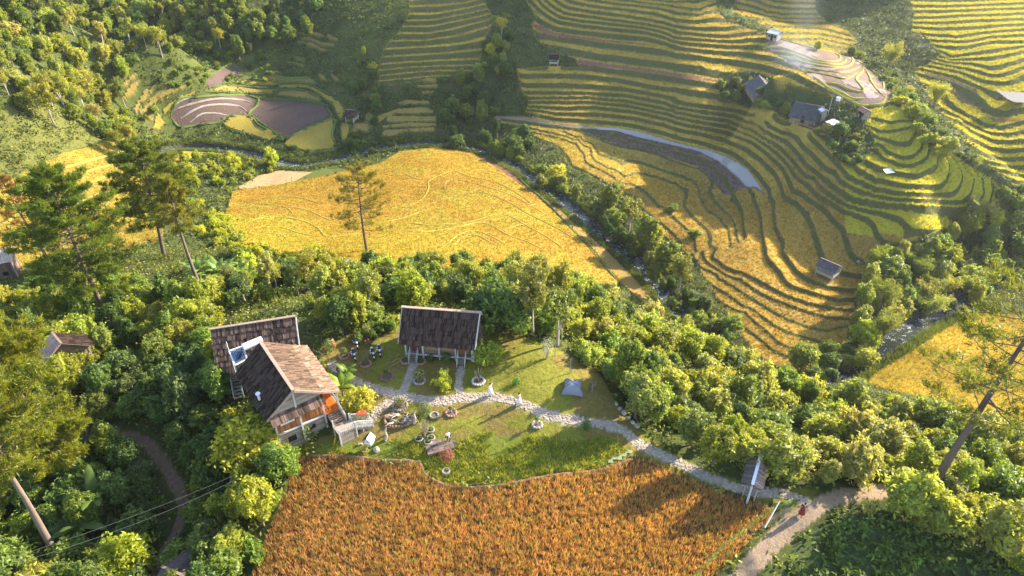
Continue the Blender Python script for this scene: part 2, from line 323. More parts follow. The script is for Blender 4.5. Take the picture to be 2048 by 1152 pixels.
T_FAR2 = [B_(0,[(870,20),(1000,72),(1200,92),(1480,92)]),B_(1,[(780,60),(950,132),(1100,152),(1250,142),(1500,150)]),B_(2,[(600,90),(900,152),(1100,192),(1400,190)]),
B_(3,[(600,160),(800,192),(1000,222),(1400,232),(1600,232),(1750,292)]),B_(4,[(950,262),(1200,282),(1500,292),(1800,372)]),B_(5,[(1000,340),(1500,352),(1740,412)]),B_(6,[(1120,412),(1500,402),(1730,442)]),B_(7,[(1120,470),(1500,470),(1730,500)])]
T_CENTRE = [K_(-1,[(640,30),(900,10),(1150,0)]),K_(0,[(640,95),(900,100),(1200,55)]),K_(1,[(600,182),(800,182),(1100,132),(1330,85)]),K_(2,[(590,242),(900,222),(1280,152)]),K_(3,[(550,302),(800,302),(1100,252),(1390,182)]),
K_(4,[(500,382),(800,382),(1100,322),(1470,215)]),K_(5,[(430,457),(800,442),(1150,402),(1480,297)]),K_(6,[(370,542),(700,522),(1000,507),(1350,452)]),K_(7,[(340,622),(650,602),(900,582),(1340,552)]),
K_(8,[(320,692),(600,667),(900,652),(1330,642)]),K_(9,[(300,747),(600,717),(900,697),(1290,692)]),K_(10,[(300,802),(600,777),(900,747),(1040,752),(1290,740)]),K_(11,[(300,852),(600,832),(900,800)])]
P_MAIN = [(1052,-60),(1052,0),(1072,38),(1060,48),(1068,66),(1082,85),(1150,118),(1158,135),(1095,136),(1034,140),(1040,158),(1044,180),(1058,202),(1050,222),(1085,230),(1000,234),(1000,246),(1048,253),(1070,275),(1112,288),(1130,320),(1145,338),(1175,345),(1215,368),(1255,400),(1290,440),(1340,480),(1395,520),(1400,535),(1430,590),(1480,660),(1520,725),(1560,752),(1620,735),(1690,690),(1702,650),(1712,600),(1735,560),(1725,520),(1770,490),(1830,480),(1930,445),(1962,430),(1985,402),(2030,400),(1990,360),(1930,325),(1880,288),(1850,268),(1832,245),(1805,208),(1788,190),(1770,210),(1735,222),(1720,240),(1745,275),(1752,300),(1730,302),(1728,325),(1700,332),(1672,322),(1650,275),(1600,252),(1560,225),(1500,212),(1440,197),(1440,165),(1500,142),(1560,160),(1680,200),(1690,213),(1640,172),(1600,142),(1555,112),(1530,98),(1548,80),(1500,60),(1455,45),(1436,20),(1420,-60)]
P_RIDGE = [(1720,205),(1830,205),(1870,270),(1865,300),(1862,340),(1850,352),(1800,350),(1750,338),(1728,318),(1720,260)]
P_LOW = crop(1000, 200, [(150,240),(820,330),(1000,390),(1200,460),(1500,522),(2048,702)]) + crop(1350, 200, [(200,672),(330,752),(400,852),(460,900),(580,940)]) + crop(1150, 400, [(1500,0),(1620,0),(1700,110),(1730,280),(1745,400),(1610,500),(1380,500),(1230,540),(1060,440),(900,290),(700,150),(540,0)]) + [(1215,370),(1175,345),(1145,338),(1130,320),(1112,288),(1070,275),(1048,253)]
P_FAR = [(1826,-60),(1826,60),(1862,80),(1880,110),(1850,132),(1822,138),(1850,180),(1885,228),(1930,285),(1975,325),(2030,368),(2300,420),(2300,-60)]
P_FAR2 = [(1468,-60),(1468,25),(1510,42),(1560,72),(1580,100),(1690,106),(1715,88),(1690,55),(1650,42),(1630,18),(1640,-60)]
P_CENTRE = [(820,-60),(818,20),(800,60),(770,100),(757,140),(757,168),(820,163),(870,153),(948,147),(962,120),(975,70),(990,40),(965,0),(960,-60)]
P_FARM = [(1440,160),(1480,143),(1530,150),(1600,182),(1690,216),(1722,235),(1748,275),(1750,300),(1700,332),(1650,282),(1590,252),(1540,226),(1480,211),(1440,192)]
P_PADDY = [(1530,92),(1548,78),(1600,88),(1680,108),(1722,122),(1750,152),(1782,186),(1770,207),(1722,214),(1690,206),(1640,171),(1600,141),(1552,111)]
P_GOLD = [(466,385),(560,372),(650,355),(760,330),(800,305),(880,298),(945,310),(1000,345),(1060,385),(1100,420),(1150,470),(1195,520),(1240,560),(1215,610),(1150,580),(1100,560),(900,545),(700,530),(560,515),(480,490),(452,430)]
P_STRIP = [(950,313),(990,318),(1055,365),(1130,430),(1210,500),(1290,580),(1335,618),(1350,650),(1290,610),(1232,560),(1190,505),(1100,415),(1040,370),(995,343)]
P_PALE = [(470,378),(520,350),(560,340),(625,344),(590,362),(545,372)]
P_GREENPATCH = [(545,372),(590,362),(625,344),(660,333),(725,338),(650,354),(560,371)]
P_LEFTGOLD = [(-200,520),(-200,420),(0,370),(60,340),(130,305),(255,272),(265,300),(300,330),(330,480),(260,500),(160,500),(80,520),(0,560)]
P_SHRUBHILL = [(-200,420),(-200,240),(0,215),(120,215),(230,270),(130,305),(60,340),(0,370)]
P_RIGHTGOLD = [(1735,765),(1790,690),(1845,636),(1900,625),(2048,630),(2300,620),(2300,860),(2048,850),(1950,830),(1850,795),(1780,780)]
P_BROWN = [(588,912),(690,914),(770,922),(835,925),(850,950),(888,970),(930,976),(1000,971),(1100,952),(1200,940),(1272,916),(1310,927),(1400,967),(1480,997),(1540,1012),(1546,1030),(1500,1080),(1430,1150),(1330,1260),(400,1260),(505,1150),(540,1060),(575,980)]
P_LAWN = [(640,700),(700,668),(800,650),(960,650),(1090,685),(1200,745),(1238,815),(1290,872),(1400,935),(1480,965),(1640,985),(1600,1030),(1540,1005),(1480,990),(1400,962),(1310,922),(1270,910),(1200,935),(1100,945),(1000,968),(930,972),(890,967),(860,948),(840,923),(770,918),(690,911),(588,909),(560,900),(700,860),(660,760)]
P_TALL = [(585,911),(640,893),(740,885),(800,880),(870,895),(960,868),(1100,875),(1230,880),(1268,908),(1200,935),(1100,945),(1000,966),(930,971),(890,966),(858,946),(840,921),(770,917),(690,910)]
P_CROPS = [(1560,1160),(1600,1080),(1690,1025),(1760,1040),(1850,1060),(1960,1100),(2048,1150),(2300,1300),(1400,1300)]
q = lambda ox, oy, p, s=5.12: crop(ox, oy, p, s)
RICE_T, RICE_G, SOIL = (.26, .195, .05), (.32, .24, .04), (.13, .085, .065)
PATCHES = [(RICE_G, q(400,100,[(320,320),(500,300),(700,320),(810,340),(760,370),(600,370),(400,350)])),(RICE_T, q(400,100,[(640,285),(720,255),(900,290),(1100,285),(1180,330),(1150,348),(900,334),(750,322)])),
(RICE_T, q(400,100,[(50,430),(200,370),(350,365),(600,390),(820,400),(750,455),(500,450),(250,430)])),(RICE_G, q(400,100,[(770,360),(900,345),(1100,350),(1250,420),(1400,510),(1480,610),(1450,740),(1410,680),(1350,560),(1220,470),(1100,400),(830,400)])),
(RICE_T, q(400,100,[(760,460),(850,415),(1050,415),(1200,480),(1250,530),(1000,500)])),(SOIL, q(400,100,[(610,510),(900,510),(1250,550),(1320,620),(1330,700),(1100,800),(900,900),(880,910),(700,800),(560,700),(510,640),(600,560)])),
(RICE_G, q(400,100,[(240,770),(310,680),(520,690),(600,770),(800,880),(710,940),(450,860),(290,810)])),(RICE_G, q(400,100,[(860,980),(950,880),(1360,705),(1370,780),(1350,880),(1390,1020),(1100,1045),(980,1030)])),
(SOIL, q(400,100,[(-300,690),(-280,600),(-200,500),(0,480),(200,465),(450,465),(600,505),(560,590),(500,640),(500,672),(300,682),(200,740),(0,762),(-200,790)])),
(RICE_G, q(400,100,[(1440,750),(1540,760),(1520,900),(1540,970),(1470,965),(1440,870)])),(RICE_T, q(400,100,[(1600,760),(1700,745),(1760,800),(1700,850),(1620,830),(1550,900),(1530,860)])),(RICE_T, q(400,100,[(1690,680),(1740,650),(1760,700),(1700,740)])),
(RICE_T, q(400,100,[(960,66),(1080,96),(1090,125),(980,102)])),(RICE_T, q(400,100,[(900,115),(1060,158),(1075,185),(910,140)])),(RICE_T, q(400,100,[(740,222),(830,232),(842,252),(750,244)])),(RICE_T, q(400,100,[(1205,250),(1260,260),(1310,335),(1240,320)])),(RICE_T, q(400,100,[(1320,240),(1350,245),(1435,320),(1400,335)])),
(RICE_T, q(512,0,[(250,205),(340,193),(410,215),(400,228),(300,216)],3)),(RICE_T, q(512,0,[(250,236),(320,228),(400,262),(475,268),(470,284),(400,287),(330,250)],3)),(RICE_T, q(512,0,[(240,252),(330,262),(432,308),(400,318),(320,282)],3)),(RICE_T, q(512,0,[(430,205),(497,243),(470,253),(420,228)],3)),
(RICE_T, q(512,0,[(1000,480),(1085,475),(1085,500),(1000,498)],3)),(RICE_T, q(512,0,[(945,520),(1085,510),(1085,535),(950,532)],3)),(RICE_T, q(512,0,[(990,555),(1070,550),(1070,570),(1000,572)],3)),(RICE_T, q(512,0,[(850,620),(900,608),(1040,612),(1040,632),(860,632)],3)),
(RICE_T, q(512,0,[(710,740),(740,700),(850,660),(1000,650),(1070,665),(1060,687),(850,690),(780,710),(730,745)],3)),(RICE_T, q(512,0,[(780,720),(800,702),(1085,706),(1085,735),(780,740)],3)),(RICE_T, q(512,0,[(760,762),(900,744),(1080,746),(1080,765),(760,776)],3)),(RICE_T, q(512,0,[(750,820),(770,788),(1070,772),(1070,797),(900,800),(780,830)],3)),
(RICE_T, q(0,0,[(680,480),(740,430),(815,405),(760,450),(700,492)],3)),(RICE_T, q(0,0,[(730,520),(750,490),(818,443),(800,480),(745,532)],3)),(RICE_T, q(0,0,[(735,590),(790,510),(840,476),(810,560),(750,605)],3)),(RICE_T, q(0,0,[(800,665),(860,560),(962,488),(910,560),(850,640),(820,685)],3)),
(RICE_T, q(0,0,[(838,680),(900,605),(970,530),(1042,493),(975,580),(880,672),(850,692)],3)),(RICE_T, q(0,0,[(950,600),(1000,540),(1125,513),(1060,555),(970,608)],3)),(RICE_G, q(0,0,[(985,700),(978,660),(1050,600),(1197,543),(1085,612),(1005,675)],3)),(RICE_G, q(0,0,[(915,778),(945,680),(985,740),(960,782)],3)),(RICE_T, q(0,0,[(885,700),(915,690),(925,720),(900,735)],3)),
(RICE_G, q(0,0,[(955,985),(1040,900),(1180,845),(1380,860),(1415,892),(1200,940),(1100,970),(1000,1015)],3)),
((.13,.085,.075), q(400,100,[(60,330),(200,210),(330,170),(440,180),(380,270),(250,320),(90,390)])),
((.42,.27,.13), P_PALE), ((.12,.135,.025), P_GREENPATCH)]
STRIP_A, STRIP_B = (.20,.10,.05), (.30,.19,.05)

RIVER = [(255,325),(290,312),(330,300),(400,297),(480,302),(540,318),(600,330),(680,318),(740,300),(800,290),(870,288),(940,295),(1010,320),(1080,365),(1150,420),(1220,480),(1280,530),(1330,590),(1370,640),(1440,720),(1540,775),(1640,768),(1700,742),(1760,700),(1850,640),(1940,595),(2048,540),(2150,480),(2250,430)]
STONEPATHS = [([(664,728),(700,755),(740,775),(800,790),(870,803),(915,797),(980,793),(1040,806),(1100,832),(1180,845),(1240,857),(1280,888),(1350,922),(1420,955),(1490,980),(1560,985),(1615,1005)], .5),
([(800,792),(815,765),(826,731)], .4), ([(921,797),(917,765),(922,739)], .4), ([(728,856),(745,835),(765,812),(805,795)], .5)]
DIRTPATHS = [([(1790,978),(1745,985),(1690,990),(1640,1010),(1580,1052),(1530,1100),(1470,1170),(1420,1240)], .8), ([(190,860),(230,868),(290,885),(330,930),(355,975),(366,1020),(350,1070),(325,1110),(305,1170)], .52), ([(990,236),(1050,240),(1110,250),(1170,256)], .8)]

# ------------------------------------------------------------------ fine grid of the ground
rows = [16.0]
while rows[-1] < 318: rows.append(rows[-1] + float(np.interp(rows[-1], [16, 60, 95, 110, 190, 225, 318], [.34, .42, .38, .26, .34, .44, .85])))
YR = np.array(rows); NC = 880; AC = np.linspace(-1.12, 1.12, NC)
YY = np.repeat(YR[:, None], NC, 1); XX = AC[None] * (.64 * YY + 28)
ZB = base_z(XX, YY); PX, PY = proj(XX, YY, ZB)
sh = XX.shape
S = np.zeros(sh, np.float32); RW = np.zeros(sh, np.float32); ZO = np.zeros(sh)
REG = np.zeros(sh, np.int8)
EDX, EDY = 14 * fbm(XX * .09, YY * .09, 41, 3), 9 * fbm(XX * .09, YY * .09, 42, 3)
def terr(lines, poly, rw, reg, hmul=1.0, nz=.1):
    m = inpoly(PX + EDX, PY + EDY, poly); P = []; v = []
    for s, ln in lines:
        r = resample(ln, 16); P.append(r); v += [s] * len(r)
    P = np.vstack(P); v = np.array(v, float); sc = 100.
    key = np.round(P / 3).astype(int); _, ui = np.unique(key, axis=0, return_index=True); P = P[ui]; v = v[ui]
    Q = P / sc; Dm = np.linalg.norm(Q[:, None] - Q[None], axis=2); n = len(Q)
    Am = np.zeros((n + 3, n + 3)); Am[:n, :n] = Dm + np.eye(n) * -.004; Am[:n, n] = 1; Am[:n, n + 1:] = Q; Am[n, :n] = 1; Am[n + 1:, :n] = Q.T
    w = np.linalg.solve(Am, np.r_[v, 0, 0, 0])
    X = np.c_[PX[m], PY[m]] / sc; o = np.empty(len(X))
    for i in range(0, len(X), 20000):
        x = X[i:i + 20000].astype(np.float32); d = np.sqrt(np.maximum((x ** 2).sum(1)[:, None] + (Q ** 2).sum(1)[None] - 2 * x @ Q.T.astype(np.float32), 0))
        o[i:i + 20000] = d @ w[:n] + w[n] + x @ w[n + 1:]
    xs, ys = XX[m], YY[m]
    o = o + fbm(xs * .12, ys * .12, 5, 3) * nz * 2.2 + fbm(xs * .7, ys * .7, 9, 2) * nz * .6
    cf = np.polyfit(o[::7], ZB[m][::7], 3); hh = np.clip(-np.polyval(np.polyder(cf), o), .35, 1.3) * hmul
    S[m] = o; gr = np.hypot(np.gradient(S, axis=1) / np.gradient(XX, axis=1), np.gradient(S, axis=0) / np.gradient(YY, axis=0))
    k = np.floor(o + .5); d = o - k; rwv = rw(PX[m], PY[m]) if callable(rw) else np.full(len(o), rw)
    rwv = np.clip(np.maximum(rwv, .48 * np.minimum(gr[m], .8)), 0, .58)
    R = k - .5 + np.clip(d / rwv + .5, 0, 1)
    S[m] = o; RW[m] = rwv; ZO[m] = -(R - o) * hh; REG[m] = reg
    return m
rw_main = lambda px, py: np.interp(py, [0, 120, 230, 330, 450, 700], [.38, .36, .30, .22, .14, .13])
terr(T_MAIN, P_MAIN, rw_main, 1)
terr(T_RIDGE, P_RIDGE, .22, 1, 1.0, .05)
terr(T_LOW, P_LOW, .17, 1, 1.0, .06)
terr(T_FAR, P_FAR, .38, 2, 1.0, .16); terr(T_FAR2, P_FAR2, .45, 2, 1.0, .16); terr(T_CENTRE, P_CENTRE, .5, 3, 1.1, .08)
ALB = np.zeros(sh + (3,), np.float32)
def mixa(m, c, w=1.0):
    c = np.asarray(c, np.float32); ALB[m] = ALB[m] * (1 - w) + c * w
n_big = fbm(XX * .03, YY * .03, 1, 3); n_mid = fbm(XX * .25, YY * .25, 2, 4)
ALB[:] = np.array((.075, .09, .020)); ALB *= (1 + 1.1 * n_mid + .9 * n_big)[..., None].astype(np.float32)
soil = n_mid > .16; mixa(soil, (.12, .085, .045), .5)
terrm = RW > 0
kk = np.floor(S + .5 * 0 + .5) ; tread_id = np.floor(S)     # a paddy lies between two edges
hash_ = vnoise(tread_id * 7.3 + REG * 31., np.floor(XX / 38. + tread_id * .37) * 3.1, 4)
rc = np.stack([.38 + .11 * hash_, .30 + .07 * hash_ - .02, .065 - .01 * hash_], -1)
mixa(terrm, 0.0); ALB[terrm] = rc[terrm] * (1 + .5 * n_mid[terrm])[:, None]
low = terrm & (REG == 1) & (PY > 290); t_ = np.clip((PY - 290) / 120, 0, 1)[..., None]
warm = np.stack([.33 + .11 * hash_, .215 + .07 * hash_, .05 + 0 * hash_], -1)
ALB[low] = (ALB * (1 - t_) + warm * t_)[low]
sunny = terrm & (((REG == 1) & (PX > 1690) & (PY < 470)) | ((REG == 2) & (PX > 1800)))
ALB[sunny] = np.array((.46, .39, .03))  # strong yellow puts the sunlight on ridge and far terraces into the rice
# bare or ploughed treads
for poly, c in ((q(1000,0,[(310,240),(400,250),(560,330),(1000,400),(1500,450),(1500,470),(1000,440),(600,395),(420,345),(340,290)]),(.30,.15,.09)),
                (q(1000,0,[(780,615),(900,620),(2048,780),(2048,835),(1200,715),(830,690)]),(.30,.16,.10)),(q(1350,0,[(0,750),(520,820),(520,860),(0,805)]),(.30,.16,.10)),
                (q(1000,200,[(800,300),(1200,330),(1500,400),(2048,530),(2048,690),(1500,520),(1200,458),(1000,390),(860,335)]),(.19,.13,.10)),(q(1350,200,[(0,480),(420,630),(600,770),(720,890),(620,950),(500,970),(400,850),(330,752),(200,670),(0,600)]),(.19,.13,.10)),
                (q(1648,0,[(1000,740),(1300,800),(1560,920),(1620,1100),(1400,1050),(1200,880)]),(.17,.13,.08)),(q(1648,200,[(1680,180),(2020,200),(2020,235),(1760,235)]),(.33,.19,.08))):
    mixa(inpoly(PX, PY, poly), c)
PATCHM = np.zeros(sh, bool); RICEH = np.zeros(sh, np.float32)   # where rice stands, and how tall
RICEH[terrm] = .7
for c, poly in PATCHES:
    m = inpoly(PX + 3 * fbm(XX * .3, YY * .3, 3, 2), PY, poly); mixa(m, c); ALB[m] *= (1 + .35 * n_mid[m])[:, None]; PATCHM |= m
    if c in (RICE_T, RICE_G): ZO[m] += .55; RICEH[m] = .5
    REG[m] = 4
m = inpoly(PX, PY, P_PADDY); mixa(m, (.21, .135, .10)); ALB[m] *= (1 + .5 * n_mid[m])[:, None]; REG[m] = 5; RW[m] = 0; ZO[m] = 0
m = inpoly(PX, PY, P_FARM); mixa(m, (.06, .08, .025)); REG[m] = 0; RW[m] = 0; ZO[m] = 0; RICEH[m] = 0
m = inpoly(PX, PY, P_STRIP); t_ = np.clip((PY - 390) / 60, 0, 1)[..., None]; ALB[m] = (np.array(STRIP_A) * (1 - t_) + np.array(STRIP_B) * t_)[m]; REG[m] = 6; ZO[m] += .3; RICEH[m] = .4
gold = inpoly(PX, PY, P_GOLD); g1 = vnoise(XX * .045, YY * .06, 8)[..., None]
ALB[gold] = (np.array((.36, .255, .024)) * g1 + np.array((.36, .205, .032)) * (1 - g1))[gold] * (1 + .4 * n_mid[gold])[:, None]; gm_ = gold & (vnoise(XX * .07 + 9, YY * .11, 77) + n_mid > .62); mixa(gm_, (.30, .265, .03), .45); REG[gold] = 7; RICEH[gold] = .5; ZO[gold] += .5
wy = (1 - sstep(560, 720, PX + 260 * n_mid)) * sstep(400, 470, PY + 160 * n_mid) * gold; ALB[:] = ALB * (1 - .6 * wy[..., None]) + np.array((.33, .30, .03)) * (.6 * wy[..., None])
lg = inpoly(PX, PY, P_LEFTGOLD); ALB[lg] = np.array((.32, .235, .035)) * (1 + .9 * n_mid[lg] + .6 * n_big[lg])[:, None]; REG[lg] = 8; RICEH[lg] = .5
rg = inpoly(PX, PY, P_RIGHTGOLD); ALB[rg] = np.array((.35, .24, .02)) * (1 + .5 * n_mid[rg])[:, None]; REG[rg] = 9; RICEH[rg] = .6
sh_ = inpoly(PX, PY, P_SHRUBHILL); mixa(sh_, (.15, .15, .035), .8)
lawn = inpoly(PX, PY, P_LAWN); n_l = fbm(XX * .35, YY * .35, 21, 4)
ALB[lawn] = (np.array((.20, .19, .026)) * (1 + .9 * n_mid[lawn])[:, None]); mm = lawn & (n_l > .05); mixa(mm, (.22, .14, .05), .6)
REG[lawn] = 10; RICEH[lawn] = 0; ZO[lawn] = .06 * n_mid[lawn]
tall = inpoly(PX, PY, P_TALL); mixa(tall, (.16, .20, .02), .8)
brown = inpoly(PX, PY, P_BROWN); ALB[brown] = np.array((.14, .075, .03)); REG[brown] = 11; ZO[brown] = -.1 + .1 * n_mid[brown]
crops = inpoly(PX, PY, P_CROPS); mixa(crops, (.07, .10, .03), .8); REG[crops] = 12
bank_rough = (REG == 0)
ZO[bank_rough] += (.9 * fbm(XX * .35, YY * .35, 14, 4))[bank_rough]
mixd = inpoly(PX, PY, [(245,330),(240,280),(330,130),(500,100),(560,150),(680,60),(800,60),(760,130),(750,260),(560,310),(330,320)]) & (REG == 0)
ALB[mixd] *= 1.15
# river bed
def line_world(pts, step=6): 
    r = smooth_line(pts, step); x, y, z = hit(r[:, 0], r[:, 1]); return np.c_[x, y, z]
def dist_line(Lw, maxd):
    D = np.full(sh, 1e3); T = np.zeros(sh)
    x0, x1 = Lw[:, 0].min() - maxd, Lw[:, 0].max() + maxd; y0, y1 = Lw[:, 1].min() - maxd, Lw[:, 1].max() + maxd
    bb = (XX > x0) & (XX < x1) & (YY > y0) & (YY < y1); xs = XX[bb]; ys = YY[bb]; d = np.full(xs.shape, 1e3); tt = np.zeros(xs.shape)
    for i in range(len(Lw) - 1):
        a = Lw[i, :2]; b = Lw[i + 1, :2] - a; l2 = (b ** 2).sum() + 1e-9
        c = (np.abs(xs - a[0]) < maxd + abs(b[0])) & (np.abs(ys - a[1]) < maxd + abs(b[1]))
        if not c.any(): continue
        u = np.clip(((xs[c] - a[0]) * b[0] + (ys[c] - a[1]) * b[1]) / l2, 0, 1)
        dd = np.hypot(xs[c] - a[0] - u * b[0], ys[c] - a[1] - u * b[1]); cur = d[c]; bt = dd < cur; cur[bt] = dd[bt]; d[c] = cur
    D[bb] = d; return D
RIVW = line_world(RIVER, 12); DR = dist_line(RIVW, 12)
rw_ = 1.75 + .8 * fbm(XX * .12, YY * .12, 33, 2)
bed = 1 - sstep(rw_ - .9, rw_ + .7, DR); ZO = ZO * (1 - bed) - 1.0 * bed
riv = DR < rw_ + .5; mixa(riv, (.07, .07, .06)); REG[riv] = 13; RW[riv] = 0; RICEH[DR < rw_ + 1.6] = 0
bk = (DR >= rw_ + .5) & (DR < rw_ + 2.2); mixa(bk, (.05, .08, .022)); RICEH[bk] = 0; RW[bk] = 0
chan = inpoly(PX, PY, crop(1000,200,[(600,262),(900,275),(1200,280),(1500,335),(1792,425),(1792,480),(1700,455),(1400,385),(1200,325),(900,295)])) | inpoly(PX, PY, crop(1350,200,[(0,430),(300,495),(560,575),(740,690),(860,850),(950,985),(820,905),(720,895),(600,770),(420,630),(250,540),(0,475)]))
ZO[chan] = -.15; RW[chan] = 0; RICEH[chan] = 0; mixa(chan, (.16, .12, .10))
PATHM = np.zeros(sh, bool); PATHX = np.zeros(sh, bool)
for pts, hw in DIRTPATHS + STONEPATHS:
    D = dist_line(line_world(pts, 8), 4); w_ = hw + .12 * n_mid * 4
    m = D < w_; mixa(m, (.31, .22, .145) if hw > .75 else (.24, .15, .10) if hw == .52 else (.42, .33, .25)); ZO[m] = ZO[m] * .2; PATHM |= (D < hw + .25); PATHX |= (D < (2.0 if hw == .52 else hw + .7)); RICEH[m] = 0; REG[m] = 14
ZT = ZB + ZO
# level ground under the small buildings
PADS = [(1546,172,4.6,3.6),(1622,206,4.8,4.2),(1660,530,3.4,3),(1109,110,3.2,3.2),(702,221,3.6,3.2),(1552,61,2.6,2.6),(1662,262,.3,1.6),(1731,218,2.2,1.8),(1648,217,3.0,1.5)]
for a_, b_, h_, r_ in PADS:
    x_, y_, z_ = hit(a_, b_, lambda x, y: base_z(x, y) + h_); D_p = np.hypot(XX - x_[0], YY - y_[0]); w_p = 1 - sstep(r_ * .7, r_ * 1.25, D_p); ZT = ZT * (1 - w_p) + np.clip(z_[0] - h_ + .1, ZT - 4, ZT + .7) * w_p; RICEH[D_p < r_ * .8] = 0; RW[D_p < r_ * .8] = 0
_la = np.log(.10 + .0023 * YR)
def HZ(x, y):
    x = np.asarray(x, float); y = np.asarray(y, float)
    fr = np.interp(y, YR, np.arange(len(YR))); fc = (x / (.64 * y + 28) + 1.12) / 2.24 * (NC - 1)
    okk = (fc > 0) & (fc < NC - 1.01) & (y < YR[-1]) & (y > YR[0])
    fr = np.clip(fr, 0, len(YR) - 1.001); fc = np.clip(fc, 0, NC - 1.001); i = fc.astype(int); j = fr.astype(int); a = fc - i; b = fr - j
    z = (ZT[j, i] * (1 - a) + ZT[j, i + 1] * a) * (1 - b) + (ZT[j + 1, i] * (1 - a) + ZT[j + 1, i + 1] * a) * b
    return np.where(okk, z, base_z(x, y))
def grid_at(arr, x, y):
    fr = np.interp(y, YR, np.arange(len(YR))); fc = (np.asarray(x) / (.64 * np.asarray(y) + 28) + 1.12) / 2.24 * (NC - 1)
    return arr[np.clip(np.round(fr).astype(int), 0, len(YR) - 1), np.clip(np.round(fc).astype(int), 0, NC - 1)]
def P3(px, py):
    x, y, z = hit(px, py, HZ); return Vector((float(x[0]), float(y[0]), float(z[0])))

def ground_mat():
    m, t = nodes('land_surface'); geo = N(t, 'ShaderNodeNewGeometry')
    at = N(t, 'ShaderNodeAttribute', attribute_name='col'); s = N(t, 'ShaderNodeAttribute', attribute_name='s'); rw = N(t, 'ShaderNodeAttribute', attribute_name='rw')
    n1 = N(t, 'ShaderNodeTexNoise', inp={'Scale': 2.2, 'Detail': 8.0, 'Roughness': .75}); L(t, geo.outputs['Position'], n1.inputs['Vector'])
    n2 = N(t, 'ShaderNodeTexNoise', inp={'Scale': .5, 'Detail': 6.0, 'Roughness': .6}); L(t, geo.outputs['Position'], n2.inputs['Vector'])
    sn = math_(t, 'MULTIPLY_ADD', n1.outputs[0], .10, s.outputs['Fac'])
    fr = math_(t, 'FRACT', sn); d = math_(t, 'ABSOLUTE', math_(t, 'SUBTRACT', math_(t, 'FRACT', math_(t, 'ADD', sn, .45)), .5))
    half = math_(t, 'MULTIPLY', rw.outputs['Fac'], .52); df = math_(t, 'SUBTRACT', half, d)
    rr = N(t, 'ShaderNodeMapRange', inp={'From Min': -.012, 'From Max': .02}); L(t, df, rr.inputs[0])
    isr = math_(t, 'MULTIPLY', rr.outputs[0], math_(t, 'GREATER_THAN', rw.outputs['Fac'], .05))
    # the bank: grass with some bare earth
    er = N(t, 'ShaderNodeMapRange', inp={'From Min': .5, 'From Max': .66}); L(t, n2.outputs[0], er.inputs[0])
    bank = mixc(t, er.outputs[0], (.105, .112, .030), (.16, .12, .05))
    c = mixc(t, isr, at.outputs['Color'], bank)
    f = math_(t, 'MULTIPLY_ADD', n1.outputs[0], 1.5, .25)
    vm = N(t, 'ShaderNodeVectorMath', operation='SCALE'); L(t, c, vm.inputs[0]); L(t, f, vm.inputs['Scale'])
    p = N(t, 'ShaderNodeBsdfPrincipled', inp={'Roughness': .9, 'Specular IOR Level': .15}); L(t, vm.outputs[0], p.inputs['Base Color'])
    b = N(t, 'ShaderNodeBump', inp={'Strength': .9, 'Distance': .25}); L(t, n1.outputs[0], b.inputs['Height']); L(t, b.outputs[0], p.inputs['Normal'])
    o = N(t, 'ShaderNodeOutputMaterial'); L(t, p.outputs[0], o.inputs[0]); return m
GM = ground_mat()
idx = np.arange(sh[0] * sh[1]).reshape(sh)
quads = np.stack([idx[:-1, :-1], idx[:-1, 1:], idx[1:, 1:], idx[1:, :-1]], -1).reshape(-1, 4)
freg = REG[:-1, :-1].ravel()
VV = np.c_[XX.ravel(), YY.ravel(), ZT.ravel()]
REGN = {0: ('hillside_ground', 'overgrown green slopes and forest floor around the valley fields'), 1: ('terraced_rice_fields', 'curving stack of rice terraces on the ridge above the stream'), 2: ('terraced_rice_fields', 'hazy yellow rice terraces on the far slope at the top right'),
 3: ('terraced_rice_fields', 'narrow block of straight rice terraces on the far central slope'), 4: ('rice_paddies', 'small rice paddies and ploughed plots beside the upper stream'), 5: ('muddy_paddies', 'wet brown harvested paddies with curved bunds on the ridge top'),
 6: ('riverside_field', 'reddish brown field strip along the stream bank'), 7: ('golden_rice_field', 'large sunlit golden rice field in the bend of the stream'), 8: ('hillside_field', 'rough golden field on the left hillside behind the pines'), 9: ('golden_rice_field', 'bright orange yellow rice field behind the tall leaning pine'),
 10: ('lawn', 'mown garden lawn with worn patches around the stilt houses'), 11: ('field_soil', 'dark soil under the orange brown rice in front'), 12: ('crop_ground', 'ground under the leafy crops beside the dirt path'), 13: ('stream_bed', 'stony bed of the winding stream'), 14: ('footpath', 'trodden path beds of the garden paths and the dirt track')}
for r, (nm, lb) in REGN.items():
    fq = quads[freg == r]
    if not len(fq): continue
    u, inv = np.unique(fq, return_inverse=True)
    me = np_mesh(nm, VV[u], inv.reshape(-1, 4), ALB.reshape(-1, 3)[u], smooth=True)
    add_f(me, S.ravel()[u], 's'); add_f(me, (RW * (REG != 5)).ravel()[u], 'rw')
    tag(link(nm, me, m=GM), lb, kind='structure')

